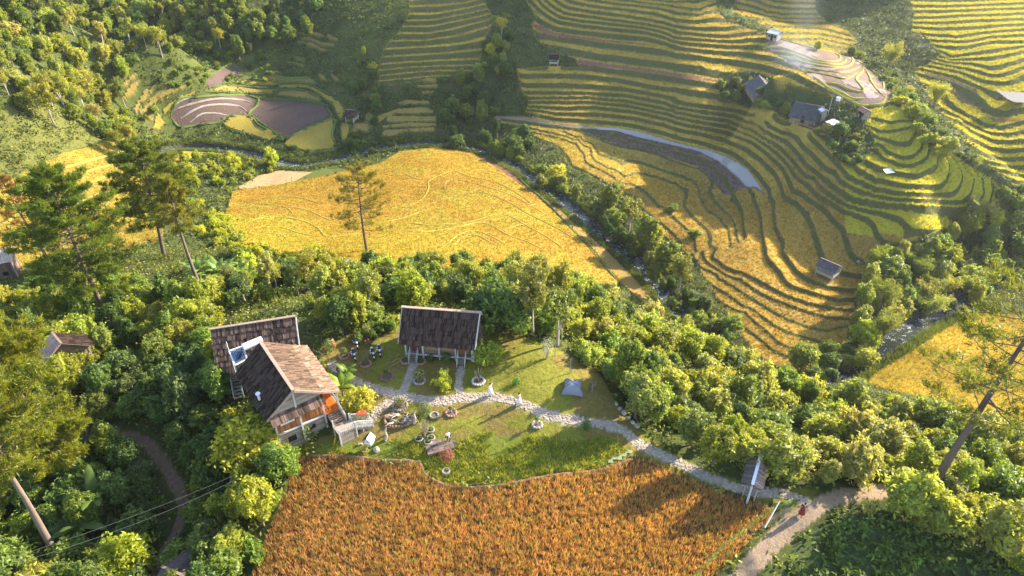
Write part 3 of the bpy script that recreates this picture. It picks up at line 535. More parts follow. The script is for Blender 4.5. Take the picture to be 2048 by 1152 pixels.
# ---- land beyond the picture: the near ground behind and the mountains round the valley, plus an unseen crest added to shade the far slopes
def outer():
    xs = np.linspace(-900, 1100, 160); ys = np.linspace(-500, 1300, 150); X, Y = np.meshgrid(xs, ys)
    z = base_z(np.clip(X, -290, 330), np.clip(Y, 3, 390))
    dx = np.maximum(np.abs(X - 20) - 300, 0); dy = np.maximum(Y - 390, 0); rad = np.hypot(dx, dy)
    z = z + rad * .22 * (1 + .6 * fbm(X * .008, Y * .008, 6, 4)) * (Y > -100)
    ca, sa = math.cos(SUN_AZ), math.sin(SUN_AZ); d = X * ca + Y * sa; qv = -X * sa + Y * ca
    crest = (-47 + 430 * math.tan(SUN_EL) + 14 * fbm(qv * .02, qv * 0, 3, 4))
    prof = np.exp(-((d - 430) / 75) ** 2) * sstep(150, 175, qv) * (1 - sstep(420, 520, qv))
    z = np.maximum(z, z * (1 - prof) + crest * prof)
    inside = (Y > 17) & (Y < 317) & (np.abs(X) < 1.11 * (.64 * Y + 28)); inner = (Y > 30) & (Y < 300) & (np.abs(X) < 1.11 * (.64 * Y + 28) - 14)
    z = np.where(inside, z - 6, z)
    V = np.c_[X.ravel(), Y.ravel(), z.ravel()]; i = np.arange(X.size).reshape(X.shape)
    Q = np.stack([i[:-1, :-1], i[:-1, 1:], i[1:, 1:], i[1:, :-1]], -1); keep = ~(inner[:-1, :-1] & inner[1:, 1:] & inner[1:, :-1] & inner[:-1, 1:])
    Q = Q[keep].reshape(-1, 4)
    c = np.array((.06, .085, .025)) * (1 + fbm(X * .05, Y * .05, 2, 4)).ravel()[:, None]
    me = np_mesh('mountainside_with_added_crest', V, Q, c, smooth=True); add_f(me, np.zeros(len(V)), 's'); add_f(me, np.zeros(len(V)), 'rw')
    tag(link('mountainside_with_added_crest', me, m=GM), 'green mountain slopes closing the valley, with an added shade-casting crest', kind='structure')
outer()
# ------------------------------------------------------------------ foliage builders
LEAF = leafmat('leaves', .48, .45, .4); LEAFW = leafmat('field_leaves', .3, .6, .25, useobj=False)
BARK = simple('bark', (.16, .115, .08), .5, 3.0, .9, .6, (1, 1, .25)); PALEBARK = simple('pale_bark', (.33, .29, .24), .4, 3.0, .9, .4)
def leaves(pts, nrm, L_, w, col, rng, fold=.15):
    """a diamond leaf at every point, looking along nrm"""
    n = len(pts); nrm = nrm / (np.linalg.norm(nrm, axis=1)[:, None] + 1e-9)
    r = rng.normal(size=(n, 3)); t = np.cross(nrm, r); t /= np.linalg.norm(t, axis=1)[:, None] + 1e-9; b = np.cross(nrm, t)
    L_ = (L_ * rng.uniform(.7, 1.3, n))[:, None]; w = (w * rng.uniform(.7, 1.3, n))[:, None]
    v0 = pts - t * L_ * .5; v2 = pts + t * L_ * .5 - nrm * L_ * .15; v1 = pts + b * w * .5 - nrm * fold * w; v3 = pts - b * w * .5 - nrm * fold * w
    V = np.stack([v0, v1, v2, v3], 1).reshape(-1, 3); Fq = np.arange(4 * n).reshape(n, 4)
    return V, Fq, np.repeat(col, 4, 0)
def leafcol(n, rng, base=(.15, .20, .032), var=.35, yel=.25):
    c = np.array(base)[None] * rng.uniform(1 - var, 1 + var, (n, 1)); y = rng.random(n)[:, None] < yel
    return c * np.where(y, np.array([[1.22, 1.15, .8]]), 1.0)
def tube(pts, rad, k=6):
    P = np.asarray(pts, float); V = []; Fq = []
    for i, p in enumerate(P):
        d = P[min(i + 1, len(P) - 1)] - P[max(i - 1, 0)]; d = d / (np.linalg.norm(d) + 1e-9)
        a = np.cross(d, [0.3, 1, .1]); a /= np.linalg.norm(a) + 1e-9; b = np.cross(d, a); r = rad[i] if hasattr(rad, '__len__') else rad
        for j in range(k):
            th = 2 * math.pi * j / k; V.append(p + r * (math.cos(th) * a + math.sin(th) * b))
    for i in range(len(P) - 1):
        for j in range(k): Fq.append([i * k + j, i * k + (j + 1) % k, (i + 1) * k + (j + 1) % k, (i + 1) * k + j])
    return np.array(V), np.array(Fq)
def join(parts):
    V = []; Fq = []; C = []; o = 0
    for p in parts:
        V.append(p[0]); Fq.append(p[1] + o); o += len(p[0])
        if len(p) > 2: C.append(p[2])
    return np.vstack(V), np.vstack(Fq), (np.vstack(C) if C else None)
def broadleaf(name, seed, R, H, trunk=.3, nl=4200, leaf=.34, lw=.6, nlobe=14, droop=0.0, yel=.25, lobe_r=.42, base=(.205, .232, .048), barkm=None):
    rng = np.random.default_rng(seed); ch = H * (1 - trunk); cz = H * trunk + ch * .5
    lob = []
    for i in range(nlobe):
        for _ in range(20):
            p = rng.normal(size=3); p = p / np.linalg.norm(p) * rng.random() ** .4
            q_ = np.array([p[0] * R * .72, p[1] * R * .72, cz + p[2] * ch * .36 * (1.0)])
            rr = R * lobe_r * rng.uniform(.65, 1.15)
            if all(np.linalg.norm(q_ - l[0]) > .45 * (rr + l[1]) for l in lob): break
        lob.append((q_, rr))
    lob.append((np.array([0, 0, cz]), R * .42)); tot = sum(l[1] ** 2 for l in lob); P = []; Nn = []; Lb = []
    for i, (c, r) in enumerate(lob):
        n = int(nl * r * r / tot); d = rng.normal(size=(n, 3)); d /= np.linalg.norm(d, axis=1)[:, None]
        rad = r * rng.uniform(.55, 1.08, n) ** .7; sq = np.array([rng.uniform(.75, 1.25), rng.uniform(.75, 1.25), (.8 * ch / (2 * R) * 1.1 + .25) * rng.uniform(.7, 1.3)])
        p = c + d * rad[:, None] * sq; p[:, 2] -= droop * rng.random(n) * r; P.append(p); Nn.append(d + rng.normal(size=(n, 3)) * .55 + [0, 0, .35]); Lb.append(np.full(n, rng.uniform(.78, 1.22)))
    for k in range(int(nl / 45)):      # loose sprays that break the outline
        c, r = lob[rng.integers(len(lob) - 1)]; d = rng.normal(size=3) + [0, 0, .5]; d /= np.linalg.norm(d); ln = R * rng.uniform(.18, .42); m_ = 11
        p = c + d * r * .85 + d * np.linspace(0, 1, m_)[:, None] * ln + rng.normal(size=(m_, 3)) * leaf * .35; p[:, 2] -= np.linspace(0, 1, m_) ** 2 * ln * .35; P.append(p); Nn.append(rng.normal(size=(m_, 3)) + [0, 0, .8]); Lb.append(np.full(m_, rng.uniform(.9, 1.35)))
    P = np.vstack(P); Nn = np.vstack(Nn); Lb = np.concatenate(Lb); c = leafcol(len(P), rng, base, .3, yel) * Lb[:, None]
    keep = P[:, 2] > .1; V, Fq, C = leaves(P[keep], Nn[keep], leaf, leaf * lw, c[keep], rng)
    cm = np_mesh(name + '_crown', V, Fq, C)
    cm.materials.append(LEAF)
    tp = [[0, 0, -.5], [rng.normal() * .1, rng.normal() * .1, H * trunk * .6], [rng.normal() * .2, rng.normal() * .2, H * trunk + ch * .25], [rng.normal() * .3, rng.normal() * .3, H * .8]]
    r0 = .035 * H ** .9 * .55 + .03; parts = [tube(tp, [r0 * 1.3, r0, r0 * .7, r0 * .2])]
    for l in lob[:7]: parts.append(tube([tp[1 if rng.random() < .5 else 2], (np.array(tp[2]) + l[0]) * .5 + [0, 0, -.1 * R], l[0]], [r0 * .5, r0 * .35, r0 * .12], 5))
    V, Fq, _ = join(parts); tm = np_mesh(name + '_trunk', V, Fq, smooth=True); tm.materials.append(barkm or BARK)
    return cm, tm
def pine(name, seed, H, start, R, nb=46, tufts=16, lean=(0, 0), ntuft=16, needle=.42, top_taper=1.0, dead=0, broad=False):
    rng = np.random.default_rng(seed)
    zs = np.linspace(0, 1, 8); tp = [[lean[0] * z * H + .35 * math.sin(3 * z + seed), lean[1] * z * H + .3 * math.cos(2.2 * z + seed) - .3, z * H] for z in zs]; tp[0][2] = -1.0
    tpa = np.array(tp); at = lambda z: np.array([np.interp(z, zs, tpa[:, 0]), np.interp(z, zs, tpa[:, 1]), z * H])
    r0 = .0145 * H; rad = [r0 * 1.15 * (1 - .82 * z) for z in zs]; wood = [tube(tp, rad, 8)]; P = []; D = []
    for i in range(nb):
        z = start + (1 - start) * ((i + rng.random()) / nb) ** .95; a = i * 2.4 + rng.normal() * .35
        prof = (1 - (z - start) / (1 - start + .02)) ** .75 if not broad else math.sin(math.pi * min(1, .22 + .78 * (z - start) / (1 - start))) ** .6
        Lb = R * (prof * .85 + .12) * rng.uniform(.65, 1.15); p0 = at(z); up = rng.uniform(-.05, .35); dr = np.array([math.cos(a), math.sin(a), 0])
        pts = [p0 + dr * Lb * t + np.array([0, 0, Lb * (up * t - .10 * t * (1 - t) * 2 + .14 * t * t)]) for t in (0, .35, .7, 1)]
        wood.append(tube(pts, [r0 * .30 * (Lb / R) + .02, .05, .03, .012], 4))
        if rng.random() < dead: continue
        for k in range(tufts):
            t = .28 + .74 * rng.random() ** .8; bpt = pts[0] + (pts[-1] - pts[0]) * t; side = np.array([-dr[1], dr[0], 0]) * rng.normal() * Lb * .20 * (1.25 - t)
            q_ = bpt + side + [0, 0, rng.uniform(-.05, .28)]; P.append(q_); D.append(dr * .5 + side * .4 + np.array([0, 0, .7]))
            if k % 4 == 0: wood.append(tube([bpt, q_], [.018, .01], 3))
    P = np.array(P); D = np.array(D); n = len(P) * ntuft; c = np.repeat(P, ntuft, 0); d = np.repeat(D, ntuft, 0) + rng.normal(size=(n, 3)) * .75; d /= np.linalg.norm(d, axis=1)[:, None]
    ln = needle * rng.uniform(.7, 1.25, (n, 1)); sd_ = np.cross(d, rng.normal(size=(n, 3))); sd_ /= np.linalg.norm(sd_, axis=1)[:, None]
    c = c + rng.normal(size=(n, 3)) * .12; w = .085; V = np.stack([c - sd_ * w * .5, c + sd_ * w * .5, c + d * ln], 1).reshape(-1, 3)
    tuftc = np.repeat(rng.uniform(.75, 1.3, len(P)), ntuft)[:, None]; cc = leafcol(n, rng, (.165, .17, .032), .25, .25) * tuftc
    cm = np_mesh(name + '_crown', V, np.arange(3 * n).reshape(n, 3), np.repeat(cc, 3, 0)); cm.materials.append(LEAF)
    V, Fq, _ = join(wood); tm = np_mesh(name + '_trunk', V, Fq, smooth=True); tm.materials.append(PINEBARK)
    return cm, tm
PINEBARK = simple('pine_bark', (.17, .125, .095), .6, 2.0, .9, .7, (1, 1, .3))
def banana(name, seed, H=3.6, nf=9, Lf=2.6):
    rng = np.random.default_rng(seed); V = []; Fq = []; C = []; o = 0; frs = []
    for i in range(nf):
        a = 2 * math.pi * i / nf + rng.normal() * .3; el = rng.uniform(.45, 1.35); ln = Lf * rng.uniform(.75, 1.15); dr = np.array([math.cos(a), math.sin(a), 0]); sdv = np.array([-dr[1], dr[0], 0]); m = 8
        pts = []; p = np.array([0, 0, H * .62]); e = el
        for k in range(m + 1): pts.append(p.copy()); p = p + (dr * math.cos(e) + np.array([0, 0, math.sin(e)])) * ln / m; e -= (1.5 if el < 1 else 1.0) / m * 1.25
        v = []
        for k, p_ in enumerate(pts):
            t = k / m; w = .36 * math.sin(math.pi * min(1, .12 + .88 * t)) ** .6 + .02 if t > .12 else .03
            nz_ = rng.normal() * .03; v += [p_ - sdv * w + [0, 0, -w * .35 + nz_], p_ + [0, 0, .02], p_ + sdv * w + [0, 0, -w * .35 - nz_]]
        f = []
        for k in range(m):
            b = 3 * k; f += [[b, b + 1, b + 4, b + 3], [b + 1, b + 2, b + 5, b + 4]]
        frs.append((np.array(v), np.array(f), np.tile(np.array([[.11, .165, .035]]) * rng.uniform(.8, 1.35), (len(v), 1))))
    tm_v, tm_f = tube([[0, 0, -.2], [0, 0, H * .35], [.03, 0, H * .66]], [.17, .13, .08], 8)
    tm = np_mesh(name + '_stem', tm_v, tm_f, smooth=True); tm.materials.append(simple('banana_stem', (.20, .21, .09), .4, 4, .7))
    fm = []
    for v, f, c in frs:
        me = np_mesh('leaf', v, f, c, smooth=True); me.materials.append(LEAF); fm.append(me)
    return fm, tm
def bamboo(name, seed, H=8, nc=26, spread=2.6):
    rng = np.random.default_rng(seed); wood = []; P = []; D = []
    for i in range(nc):
        a = rng.random() * 6.28; dr = np.array([math.cos(a), math.sin(a), 0]); h = H * rng.uniform(.6, 1.05); s = spread * rng.uniform(.3, 1.1); b0 = dr * rng.random() * .7
        pts = [b0 + dr * s * t ** 2.1 + np.array([0, 0, h * (t - .30 * t ** 3.2)]) for t in (0, .25, .5, .75, 1)]; wood.append(tube(pts, [.05, .045, .035, .025, .01], 4))
        for k in range(70):
            t = .3 + .7 * rng.random() ** .7; j = min(3, int(t * 4)); u = t * 4 - j; p = pts[j] * (1 - u) + pts[j + 1] * u if j < 4 else pts[-1]
            P.append(p + rng.normal(size=3) * [.35, .35, .3] * (.5 + t)); D.append(rng.normal(size=3) * .6 + dr * .3 + [0, 0, .5])
    P = np.array(P); D = np.array(D); V, Fq, C = leaves(P, D, .55, .12, leafcol(len(P), rng, (.22, .235, .05), .3, .3), rng)
    V2, F2, C2 = leaves(P + rng.normal(size=P.shape) * .2, D[::-1], .55, .12, leafcol(len(P), rng, (.22, .235, .05), .3, .3), rng)
    V, Fq, C = join([(V, Fq, C), (V2, F2, C2)]); cm = np_mesh(name + '_crown', V, Fq, C); cm.materials.append(LEAF)
    V, Fq, _ = join(wood); tm = np_mesh(name + '_culms', V, Fq, smooth=True); tm.materials.append(simple('bamboo_culm', (.30, .32, .12), .3, 4, .5))
    return cm, tm

PROTO = {}
PROTO['round'] = [broadleaf('round', 10 + i, 2.5, 5.2, .08, 5600, .40, .55, 34, yel=.25, lobe_r=.30) for i in range(4)]
PROTO['tall'] = [broadleaf('tall', 20 + i, 1.9, 7.2, .14, 5400, .38, .55, 30, yel=.2, lobe_r=.33) for i in range(3)]
PROTO['loose'] = [broadleaf('loose', 30 + i, 2.6, 5.6, .08, 5600, .55, .34, 34, droop=.5, yel=.35, lobe_r=.25, base=(.25, .265, .085)) for i in range(4)]
PROTO['bush'] = [broadleaf('bush', 40 + i, 1.5, 2.3, .05, 3000, .26, .6, 16, yel=.3, lobe_r=.34) for i in range(3)]
PROTO['shrub'] = [broadleaf('shrub', 80 + i, 1.5, 1.9, .03, 1300, .5, .5, 12, yel=.35, lobe_r=.36) for i in range(3)]
PROTO['airy'] = [broadleaf('airy', 50 + i, 2.6, 9.0, .35, 3600, .28, .6, 22, yel=.3, lobe_r=.24, base=(.235, .235, .06), barkm=PALEBARK) for i in range(2)]
PROTO['bamboo'] = [bamboo('bamboo', 60 + i) for i in range(2)]
KNAME = {'round': ('broadleaf_tree', 'tree'), 'tall': ('tall_tree', 'tree'), 'loose': ('willowy_tree', 'tree'), 'bush': ('bush', 'bush'), 'shrub': ('big_leaf_shrub', 'shrub'), 'airy': ('slender_tree', 'tree'), 'bamboo': ('bamboo_clump', 'bamboo')}
KDESC = {'round': 'round bushy tree', 'tall': 'tall narrow tree', 'loose': 'feathery long-leaved tree', 'bush': 'low leafy bush', 'shrub': 'low big-leaved shrub', 'airy': 'slender airy pale-trunked tree', 'bamboo': 'arching bamboo clump'}
CNT = {}
def put_tree(kind, x, y, z, sc, tint, label, group=None, rz=None, proto=None, cat=None, nm=None):
    cm, tm = PROTO[kind][random.randrange(len(PROTO[kind])) if proto is None else proto]
    name, cat0 = KNAME[kind]
    e = empty(nm or name, (x, y, z - .15), random.random() * 6.28 if rz is None else rz, label, cat or cat0, group); k_ = random.uniform(.82, 1.22); e.scale = (sc * k_, sc / k_, sc * random.uniform(.8, 1.2))
    link('trunk', tm, e); c = link('crown', cm, e); c.color = (*tint, 1); CNT[kind] = CNT.get(kind, 0) + 1
    return e
def tintv(base, v=.18):
    k = random.uniform(1 - v, 1 + v); return (base[0] * k * random.uniform(.9, 1.12), base[1] * k, base[2] * k * random.uniform(.85, 1.15))
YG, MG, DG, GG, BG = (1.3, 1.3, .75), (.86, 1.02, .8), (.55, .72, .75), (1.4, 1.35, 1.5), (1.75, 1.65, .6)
placed = []; TREES = []
LANDM = [(488,870,'left of the gabled house'),(420,700,'left of the rear house'),(250,860,'above the left dirt path'),(350,960,'beside the left dirt path'),(200,1040,'around the dark banana plants'),(470,1050,'left of the brown field'),(70,950,'by the bottom left pine'),(80,700,'near the pink-roofed hidden house'),(240,660,'below the tall left pines'),(40,590,'below the left edge barn'),(340,610,'below the banana grove'),(540,570,'behind the rear house'),(650,560,'around the hidden dark roof'),(760,540,'behind the motorbike lawn'),(870,560,'behind the lawn house'),(1000,620,'just right of the lawn house'),(1130,600,'behind the lawn\'s right end'),(1250,650,'above the dark stream bend'),(1260,740,'right of the grey tent'),(1380,740,'above the long stone path'),(1420,850,'beside the lower stone path'),(1570,870,'behind the gate roof'),(1500,750,'below the lower terrace tip'),(1700,830,'below the right golden field'),(1760,930,'left of the leaning pine'),(1950,900,'right of the leaning pine trunk'),(1990,1050,'at the lower right corner'),(1120,400,'by the stream bend'),(1230,470,'on the mid stream bank'),(1350,560,'on the bank below golden terraces'),(1440,640,'on the bank near lower terraces'),(1760,560,'right of the grey terrace hut'),(1860,520,'below the sunny ridge foot'),(1980,490,'by the bright water'),(1760,680,'above the right golden field'),(40,60,'at the top left corner'),(150,150,'on the sunny left hillside'),(280,60,'in the upper left wood'),(200,250,'above the left golden field'),(400,60,'above the ploughed paddy'),(550,30,'on the dark upper slope'),(900,190,'in the clump over the stream'),(1020,260,'where the stream meets the terraces'),(990,80,'between the upper terrace blocks'),(725,150,'left of the central terraces'),(720,245,'near the black paddy hut'),(470,330,'left of the golden field'),(410,430,'beside the tall left pines'),(1690,100,'in the gully behind muddy paddies'),(1800,180,'in the gully behind the ridge'),(1920,300,'in the gully by far terraces'),(1470,180,'left of the farmhouses'),(1600,265,'below the larger farmhouse'),(1725,275,'between farm and sunny ridge'),(1850,250,'on the sunny ridge crest'),(620,290,'along the upper stream bank'),(540,505,'below the golden field corner'),(690,665,'behind the parked motorbikes')]
def excluded(x, y):
    return bool(grid_at(PATHX, x, y))
def zone(poly, kinds, n, smin, smax, tints, where, gap=.8, hfac=.6, jit=1.0, excl=None, seed=0, noex=False):
    rng = random.Random(1000 + seed); P = np.array(poly); x0, x1, y0, y1 = P[:, 0].min(), P[:, 0].max(), P[:, 1].min(), P[:, 1].max()
    cand = [(rng.uniform(x0, x1), rng.uniform(y0, y1)) for _ in range(n * 14)]
    ok = inpoly(np.array([c[0] for c in cand]), np.array([c[1] for c in cand]), poly); cand = [c for c, o in zip(cand, ok) if o]
    if not cand: return
    hts = {'round': 5.6, 'tall': 7.6, 'loose': 6.0, 'bush': 2.3, 'shrub': 1.9, 'airy': 9, 'bamboo': 7}; rads = {'round': 2.5, 'tall': 2.1, 'loose': 2.7, 'bush': 1.5, 'shrub': 1.5, 'airy': 2.4, 'bamboo': 2.6}
    ks = [rng.choice(kinds) for _ in cand]; ss = [rng.uniform(smin, smax) for _ in cand]; hs = np.array([hts[k] * s * hfac for k, s in zip(ks, ss)])
    lift = lambda x, y: HZ(x, y) + hs
    X, Y, Z = hit([c[0] for c in cand], [c[1] for c in cand], lift); c_ = 0
    for k, s, x, y, h in zip(ks, ss, X, Y, hs):
        if y > 312 or c_ >= n: continue
        r = rads[k] * s
        if any((x - a) ** 2 + (y - b) ** 2 < (gap * (r + q_)) ** 2 for a, b, q_ in placed): continue
        if excluded(x, y): continue
        gpx, gpy = proj(x, y, float(HZ(x, y)))
        if excl and any(inpoly(np.array([gpx]), np.array([gpy]), e_)[0] for e_ in excl): continue
        placed.append((x, y, r)); ti = rng.choice(tints); random.seed(int(x * 97 + y * 131))
        tone = {YG: 'yellow-green', MG: 'green', DG: 'dark green', GG: 'pale greyish green', BG: 'bright lime'}[ti]
        size = 'large' if s > smin + .66 * (smax - smin) else 'small' if s < smin + .33 * (smax - smin) else 'mid-sized'
        mp = proj(x, y, float(HZ(x, y)) + h); lm = min(LANDM, key=lambda q_: (q_[0] - mp[0]) ** 2 + 1.3 * (q_[1] - mp[1]) ** 2)[2]
        e_ = put_tree(k, float(x), float(y), float(HZ(x, y)), s, tintv(ti), None, None); TREES.append((e_, size, tone, k, lm, float(mp[0]), where)); c_ += 1
    print('zone', where, c_)
def solo(kind, px, py, h, tint, label, proto=None, base=False, nm=None, cat=None):
    """tree whose crown middle (or foot, base=True) is at this place in the photograph"""
    H0 = {'round': 5.6, 'tall': 7.6, 'loose': 6.0, 'bush': 2.3, 'shrub': 1.9, 'airy': 9, 'bamboo': 7}[kind]; s = h / H0
    x, y, z = hit(px, py, HZ if base else (lambda a, b: HZ(a, b) + h * .6)); x, y = float(x[0]), float(y[0])
    placed.append((x, y, s * 2.2)); return put_tree(kind, x, y, float(HZ(x, y)), s, tint, label, proto=proto, nm=nm, cat=cat)

# keep the house plots, fields and lawn clear
HOUSEX = [[(425,640),(600,600),(700,690),(720,880),(560,905),(440,760)], [(790,620),(960,620),(965,740),(800,730)]]
NOT = [P_LAWN, P_GOLD, P_BROWN, P_RIGHTGOLD, P_STRIP] + HOUSEX
# ---- trees one picks out in the photograph
for px_, py_, r_ in ((1855, 995, 1.6), (1850, 1015, 1.2), (118, 1118, 1.2)):
    p_ = P3(px_, py_); placed.append((p_.x, p_.y, r_))
solo('round', 488, 872, 6.5, (1.75, 1.5, .75), 'bright yellow-green round tree standing left of the big gabled house', 0)  # this and the sunlit trees below carry their sunlight in the tint
solo('round', 245, 1105, 6.0, (1.5, 1.5, .7), 'sunlit leafy tree at the bottom edge beside the left dirt path', 1)
solo('tall', 470, 985, 5.5, (1.5, 1.35, .75), 'sunlit yellow-green tree at the upper left corner of the brown field', 0)
solo('tall', 450, 1075, 5.5, (1.35, 1.3, .75), 'sunlit green tree between the dirt path and the brown field', 1)
solo('round', 1000, 590, 8.2, (.62, .8, .75), 'big dark green tree behind the right end of the lawn house', 2)
solo('airy', 1068, 590, 9.5, (.9, .92, .9), 'tall olive airy tree right of the big dark green tree', 0)
solo('airy', 1236, 385, 6.5, (1.7, 1.6, 1.5), 'pale grey-green slender tree on the stream bank below the terraces', 1)
solo('loose', 1115, 335, 5.5, (1.9, 1.7, .8), 'lone lime-yellow tree lit by the sun above the stream bend', 0)
solo('airy', 1310, 470, 8.5, (1.6, 1.35, .9), 'yellowish tree on the stream bank below the dark bush on the terrace', 0)
solo('round', 1608, 705, 6.0, (1.2, 1.25, 1.1), 'grey-green leafy tree at the lower tip of the terraced fields', 3)
solo('round', 1693, 718, 4.0, (1.4, 1.25, .9), 'small olive tree on the bank right of the lower terraces', 0)
solo('round', 1738, 655, 6.5, (1.7, 1.75, .6), 'lime green tree beside the dark stream gap at right', 1)
solo('round', 1465, 640, 5.0, (1.2, 1.3, 1.1), 'grey-green tree at the foot of the terraces above the stream', 2)
solo('airy', 1003, 45, 8.0, (2.0, 1.8, 1.2), 'tall pale yellow-green tree between the two upper terrace blocks', 1)
solo('round', 980, 92, 4.5, (2.0, 1.7, 1.2), 'pale cream-topped tree beside the central terrace block', 2)
solo('bamboo', 1785, 105, 7.5, (1.5, 1.4, 1.1), 'big feathery bamboo clump in the gully behind the muddy paddies', 0)
solo('bamboo', 1878, 185, 6.5, (1.6, 1.5, 1.0), 'rounded bamboo clump left of the bright pond', 1)
solo('round', 368, 312, 3.4, (1.9, 1.7, 1.0), 'small cream-green tree beside the little golden paddy at left', 0)
solo('round', 934, 212, 6.0, (1.2, 1.2, .9), 'yellow-topped tree in the dark clump above the stream', 1)
solo('tall', 907, 205, 8.0, (.8, .95, 1.1), 'dark bluish tree in the clump above the stream', 2)
solo('tall', 727, 100, 3.4, (1.9, 1.9, .6), 'tiny lime tree alone on the dark grassy slope', 0)
solo('bush', 745, 128, 2.5, (2.2, 1.9, 1.2), 'cream-tipped bush left of the central terrace block')
solo('round', 1975, 520, 7.0, (.75, .9, .8), 'large dark rounded tree near the bright water at right', 0)
solo('round', 1790, 530, 8.0, (.95, 1.05, 1.0), 'large grey-green tree at the right end of the terraces', 1)
solo('loose', 715, 790, 3.6, (1.8, 1.6, .8), 'yellow-green shrub beside the stone path near the gabled house stairs', 2)
solo('bush', 888, 757, 1.9, (1.9, 1.8, .9), 'rounded light green bush on the lawn between the two house paths', 0)
solo('bush', 975, 705, 2.6, (1.3, 1.4, .8), 'leafy green bush at the right corner of the lawn house', 1)
solo('bush', 1348, 412, 2.2, (.9, 1.1, .7), 'dark green bush at the edge of the golden terrace')
solo('bush', 1388, 465, 2.2, (.8, 1.1, .7), 'dark green bush growing in the middle of the golden terrace')
solo('round', 1637, 88, 3.0, (2.0, 1.8, .7), 'sunlit yellow tree behind the muddy paddies')
for i_, (x_, y_, h_, k_) in enumerate([(1222, 385, 10, 'tall'), (1262, 415, 12, 'airy'), (1300, 455, 12, 'tall'), (1335, 500, 11, 'tall'), (1362, 540, 10, 'airy')]):
    solo(k_, x_, y_, h_, (1.0, 1.05, .75), 'tall dark tree on the stream bank shading the golden field, ' + ['topmost', 'second from top', 'third from top', 'fourth from top', 'lowest'][i_])
# ---- woods
zone([(170,720),(300,690),(420,700),(440,760),(500,860),(430,900),(410,1180),(120,1180),(90,1000),(180,900)], ['round','tall','loose','shrub','round'], 75, .5, .9, [DG, DG, MG], 'in the shady woods left of the gabled house', .55, .6, excl=[P_BROWN] + HOUSEX, seed=31)  # dark tints put this wood's deep shade into the leaves
zone([(-60,610),(60,570),(200,545),(330,570),(430,560),(465,640),(425,690),(440,740),(500,850),(575,890),(560,930),(530,1040),(505,1180),(-60,1180)], ['round','tall','loose','round','shrub'], 230, .5, .95, [MG, MG, YG, DG, YG], 'in the woods left of the gabled house', .56, .6, excl=[P_BROWN] + HOUSEX, seed=1)
zone([(420,560),(560,520),(700,515),(860,505),(1000,520),(1130,560),(1160,640),(1060,660),(985,650),(960,612),(800,612),(790,650),(690,650),(620,640),(590,622),(420,650)], ['round','loose','airy','tall','shrub'], 210, .4, .98, [YG, MG, YG, GG, YG, DG], 'in the thicket behind the stilt houses', .5, .6, excl=NOT, seed=2)
zone([(1000,600),(1100,530),(1210,570),(1260,600),(1330,620),(1400,660),(1480,700),(1530,750),(1640,775),(1720,790),(1850,800),(1960,830),(2048,850),(2110,900),(2110,1110),(1990,1080),(1850,1010),(1740,960),(1600,935),(1530,905),(1430,880),(1340,825),(1260,785),(1210,745),(1150,700),(1090,665)], ['loose','round','loose','shrub','round','tall','shrub'], 350, .42, 1.02, [GG, YG, MG, YG, GG, DG, YG], 'in the woods right of the garden', .55, .6, excl=NOT, seed=3)
zone([(1010,300),(1085,330),(1130,345),(1170,400),(1240,425),(1300,450),(1350,510),(1390,570),(1440,630),(1480,665),(1440,690),(1380,640),(1330,575),(1290,520),(1230,465),(1160,400),(1090,365)], ['round','loose','tall','bush'], 95, .45, .85, [MG, DG, YG, GG], 'on the far bank of the stream', .55, .6, excl=[P_LOW, P_STRIP, P_GOLD], seed=4)
zone([(1740,500),(1840,480),(1960,435),(2048,430),(2110,500),(2060,540),(2000,565),(1900,610),(1840,640),(1790,690),(1720,725),(1705,640),(1740,570)], ['round','loose','bamboo','tall'], 62, .55, 1.0, [MG, GG, GG, YG], 'in the grove by the stream at right', .55, .6, excl=[P_MAIN, P_RIGHTGOLD], seed=5)
zone([(1560,700),(1700,690),(1690,755),(1560,760)], ['round','bush'], 8, .5, .8, [MG, DG], 'at the lower tip of the terraces', .6, .6, excl=[P_MAIN], seed=6)
zone([(-60,-30),(420,-30),(520,40),(420,90),(300,115),(240,160),(255,240),(300,290),(235,285),(180,240),(60,205),(-60,205)], ['round','tall','loose','airy'], 190, .55, 1.1, [YG, MG, YG, YG, GG], 'on the sunny hillside at the upper left', .5, .6, seed=7)
zone([(420,-20),(640,-20),(640,40),(520,95),(420,100)], ['round','tall'], 26, .7, 1.2, [DG, MG], 'in the dark wood at the top', .6, .6, seed=8)
zone([(880,150),(945,148),(985,190),(1045,260),(1075,300),(1000,300),(900,285),(875,230)], ['round','tall','bush'], 34, .6, 1.1, [DG, MG, DG], 'in the dark clump above the stream', .5, .6, excl=[P_MAIN, P_CENTRE], seed=9)
zone([(965,20),(1010,10),(1040,100),(1010,140),(950,150)], ['round','tall','bush'], 16, .5, .9, [DG, MG, GG], 'between the upper terrace blocks', .55, .6, excl=[P_MAIN, P_CENTRE], seed=10)
zone([(715,120),(765,110),(755,165),(750,280),(690,290),(705,200)], ['bush','round'], 22, .4, .8, [DG, MG], 'along the edge of the central slope', .55, .6, excl=[P_CENTRE] + [p for c, p in PATCHES], seed=11)
zone([(355,310),(545,298),(552,335),(475,370),(450,460),(470,500),(400,470),(370,400)], ['bush','round','bush'], 55, .55, 1.0, [BG, YG, BG], 'on the bright bank left of the golden field', .5, .6, excl=[P_GOLD, P_PALE], seed=12)
zone([(1600,70),(1720,100),(1800,150),(1880,250),(1990,345),(2060,375),(2060,410),(1970,380),(1900,330),(1830,215),(1720,120)], ['round','bush','round','bamboo'], 90, .35, .75, [DG, MG, GG], 'in the gully behind the ridge', .42, .6, excl=[P_MAIN, P_FAR, P_PADDY, P_FAR2], seed=13)
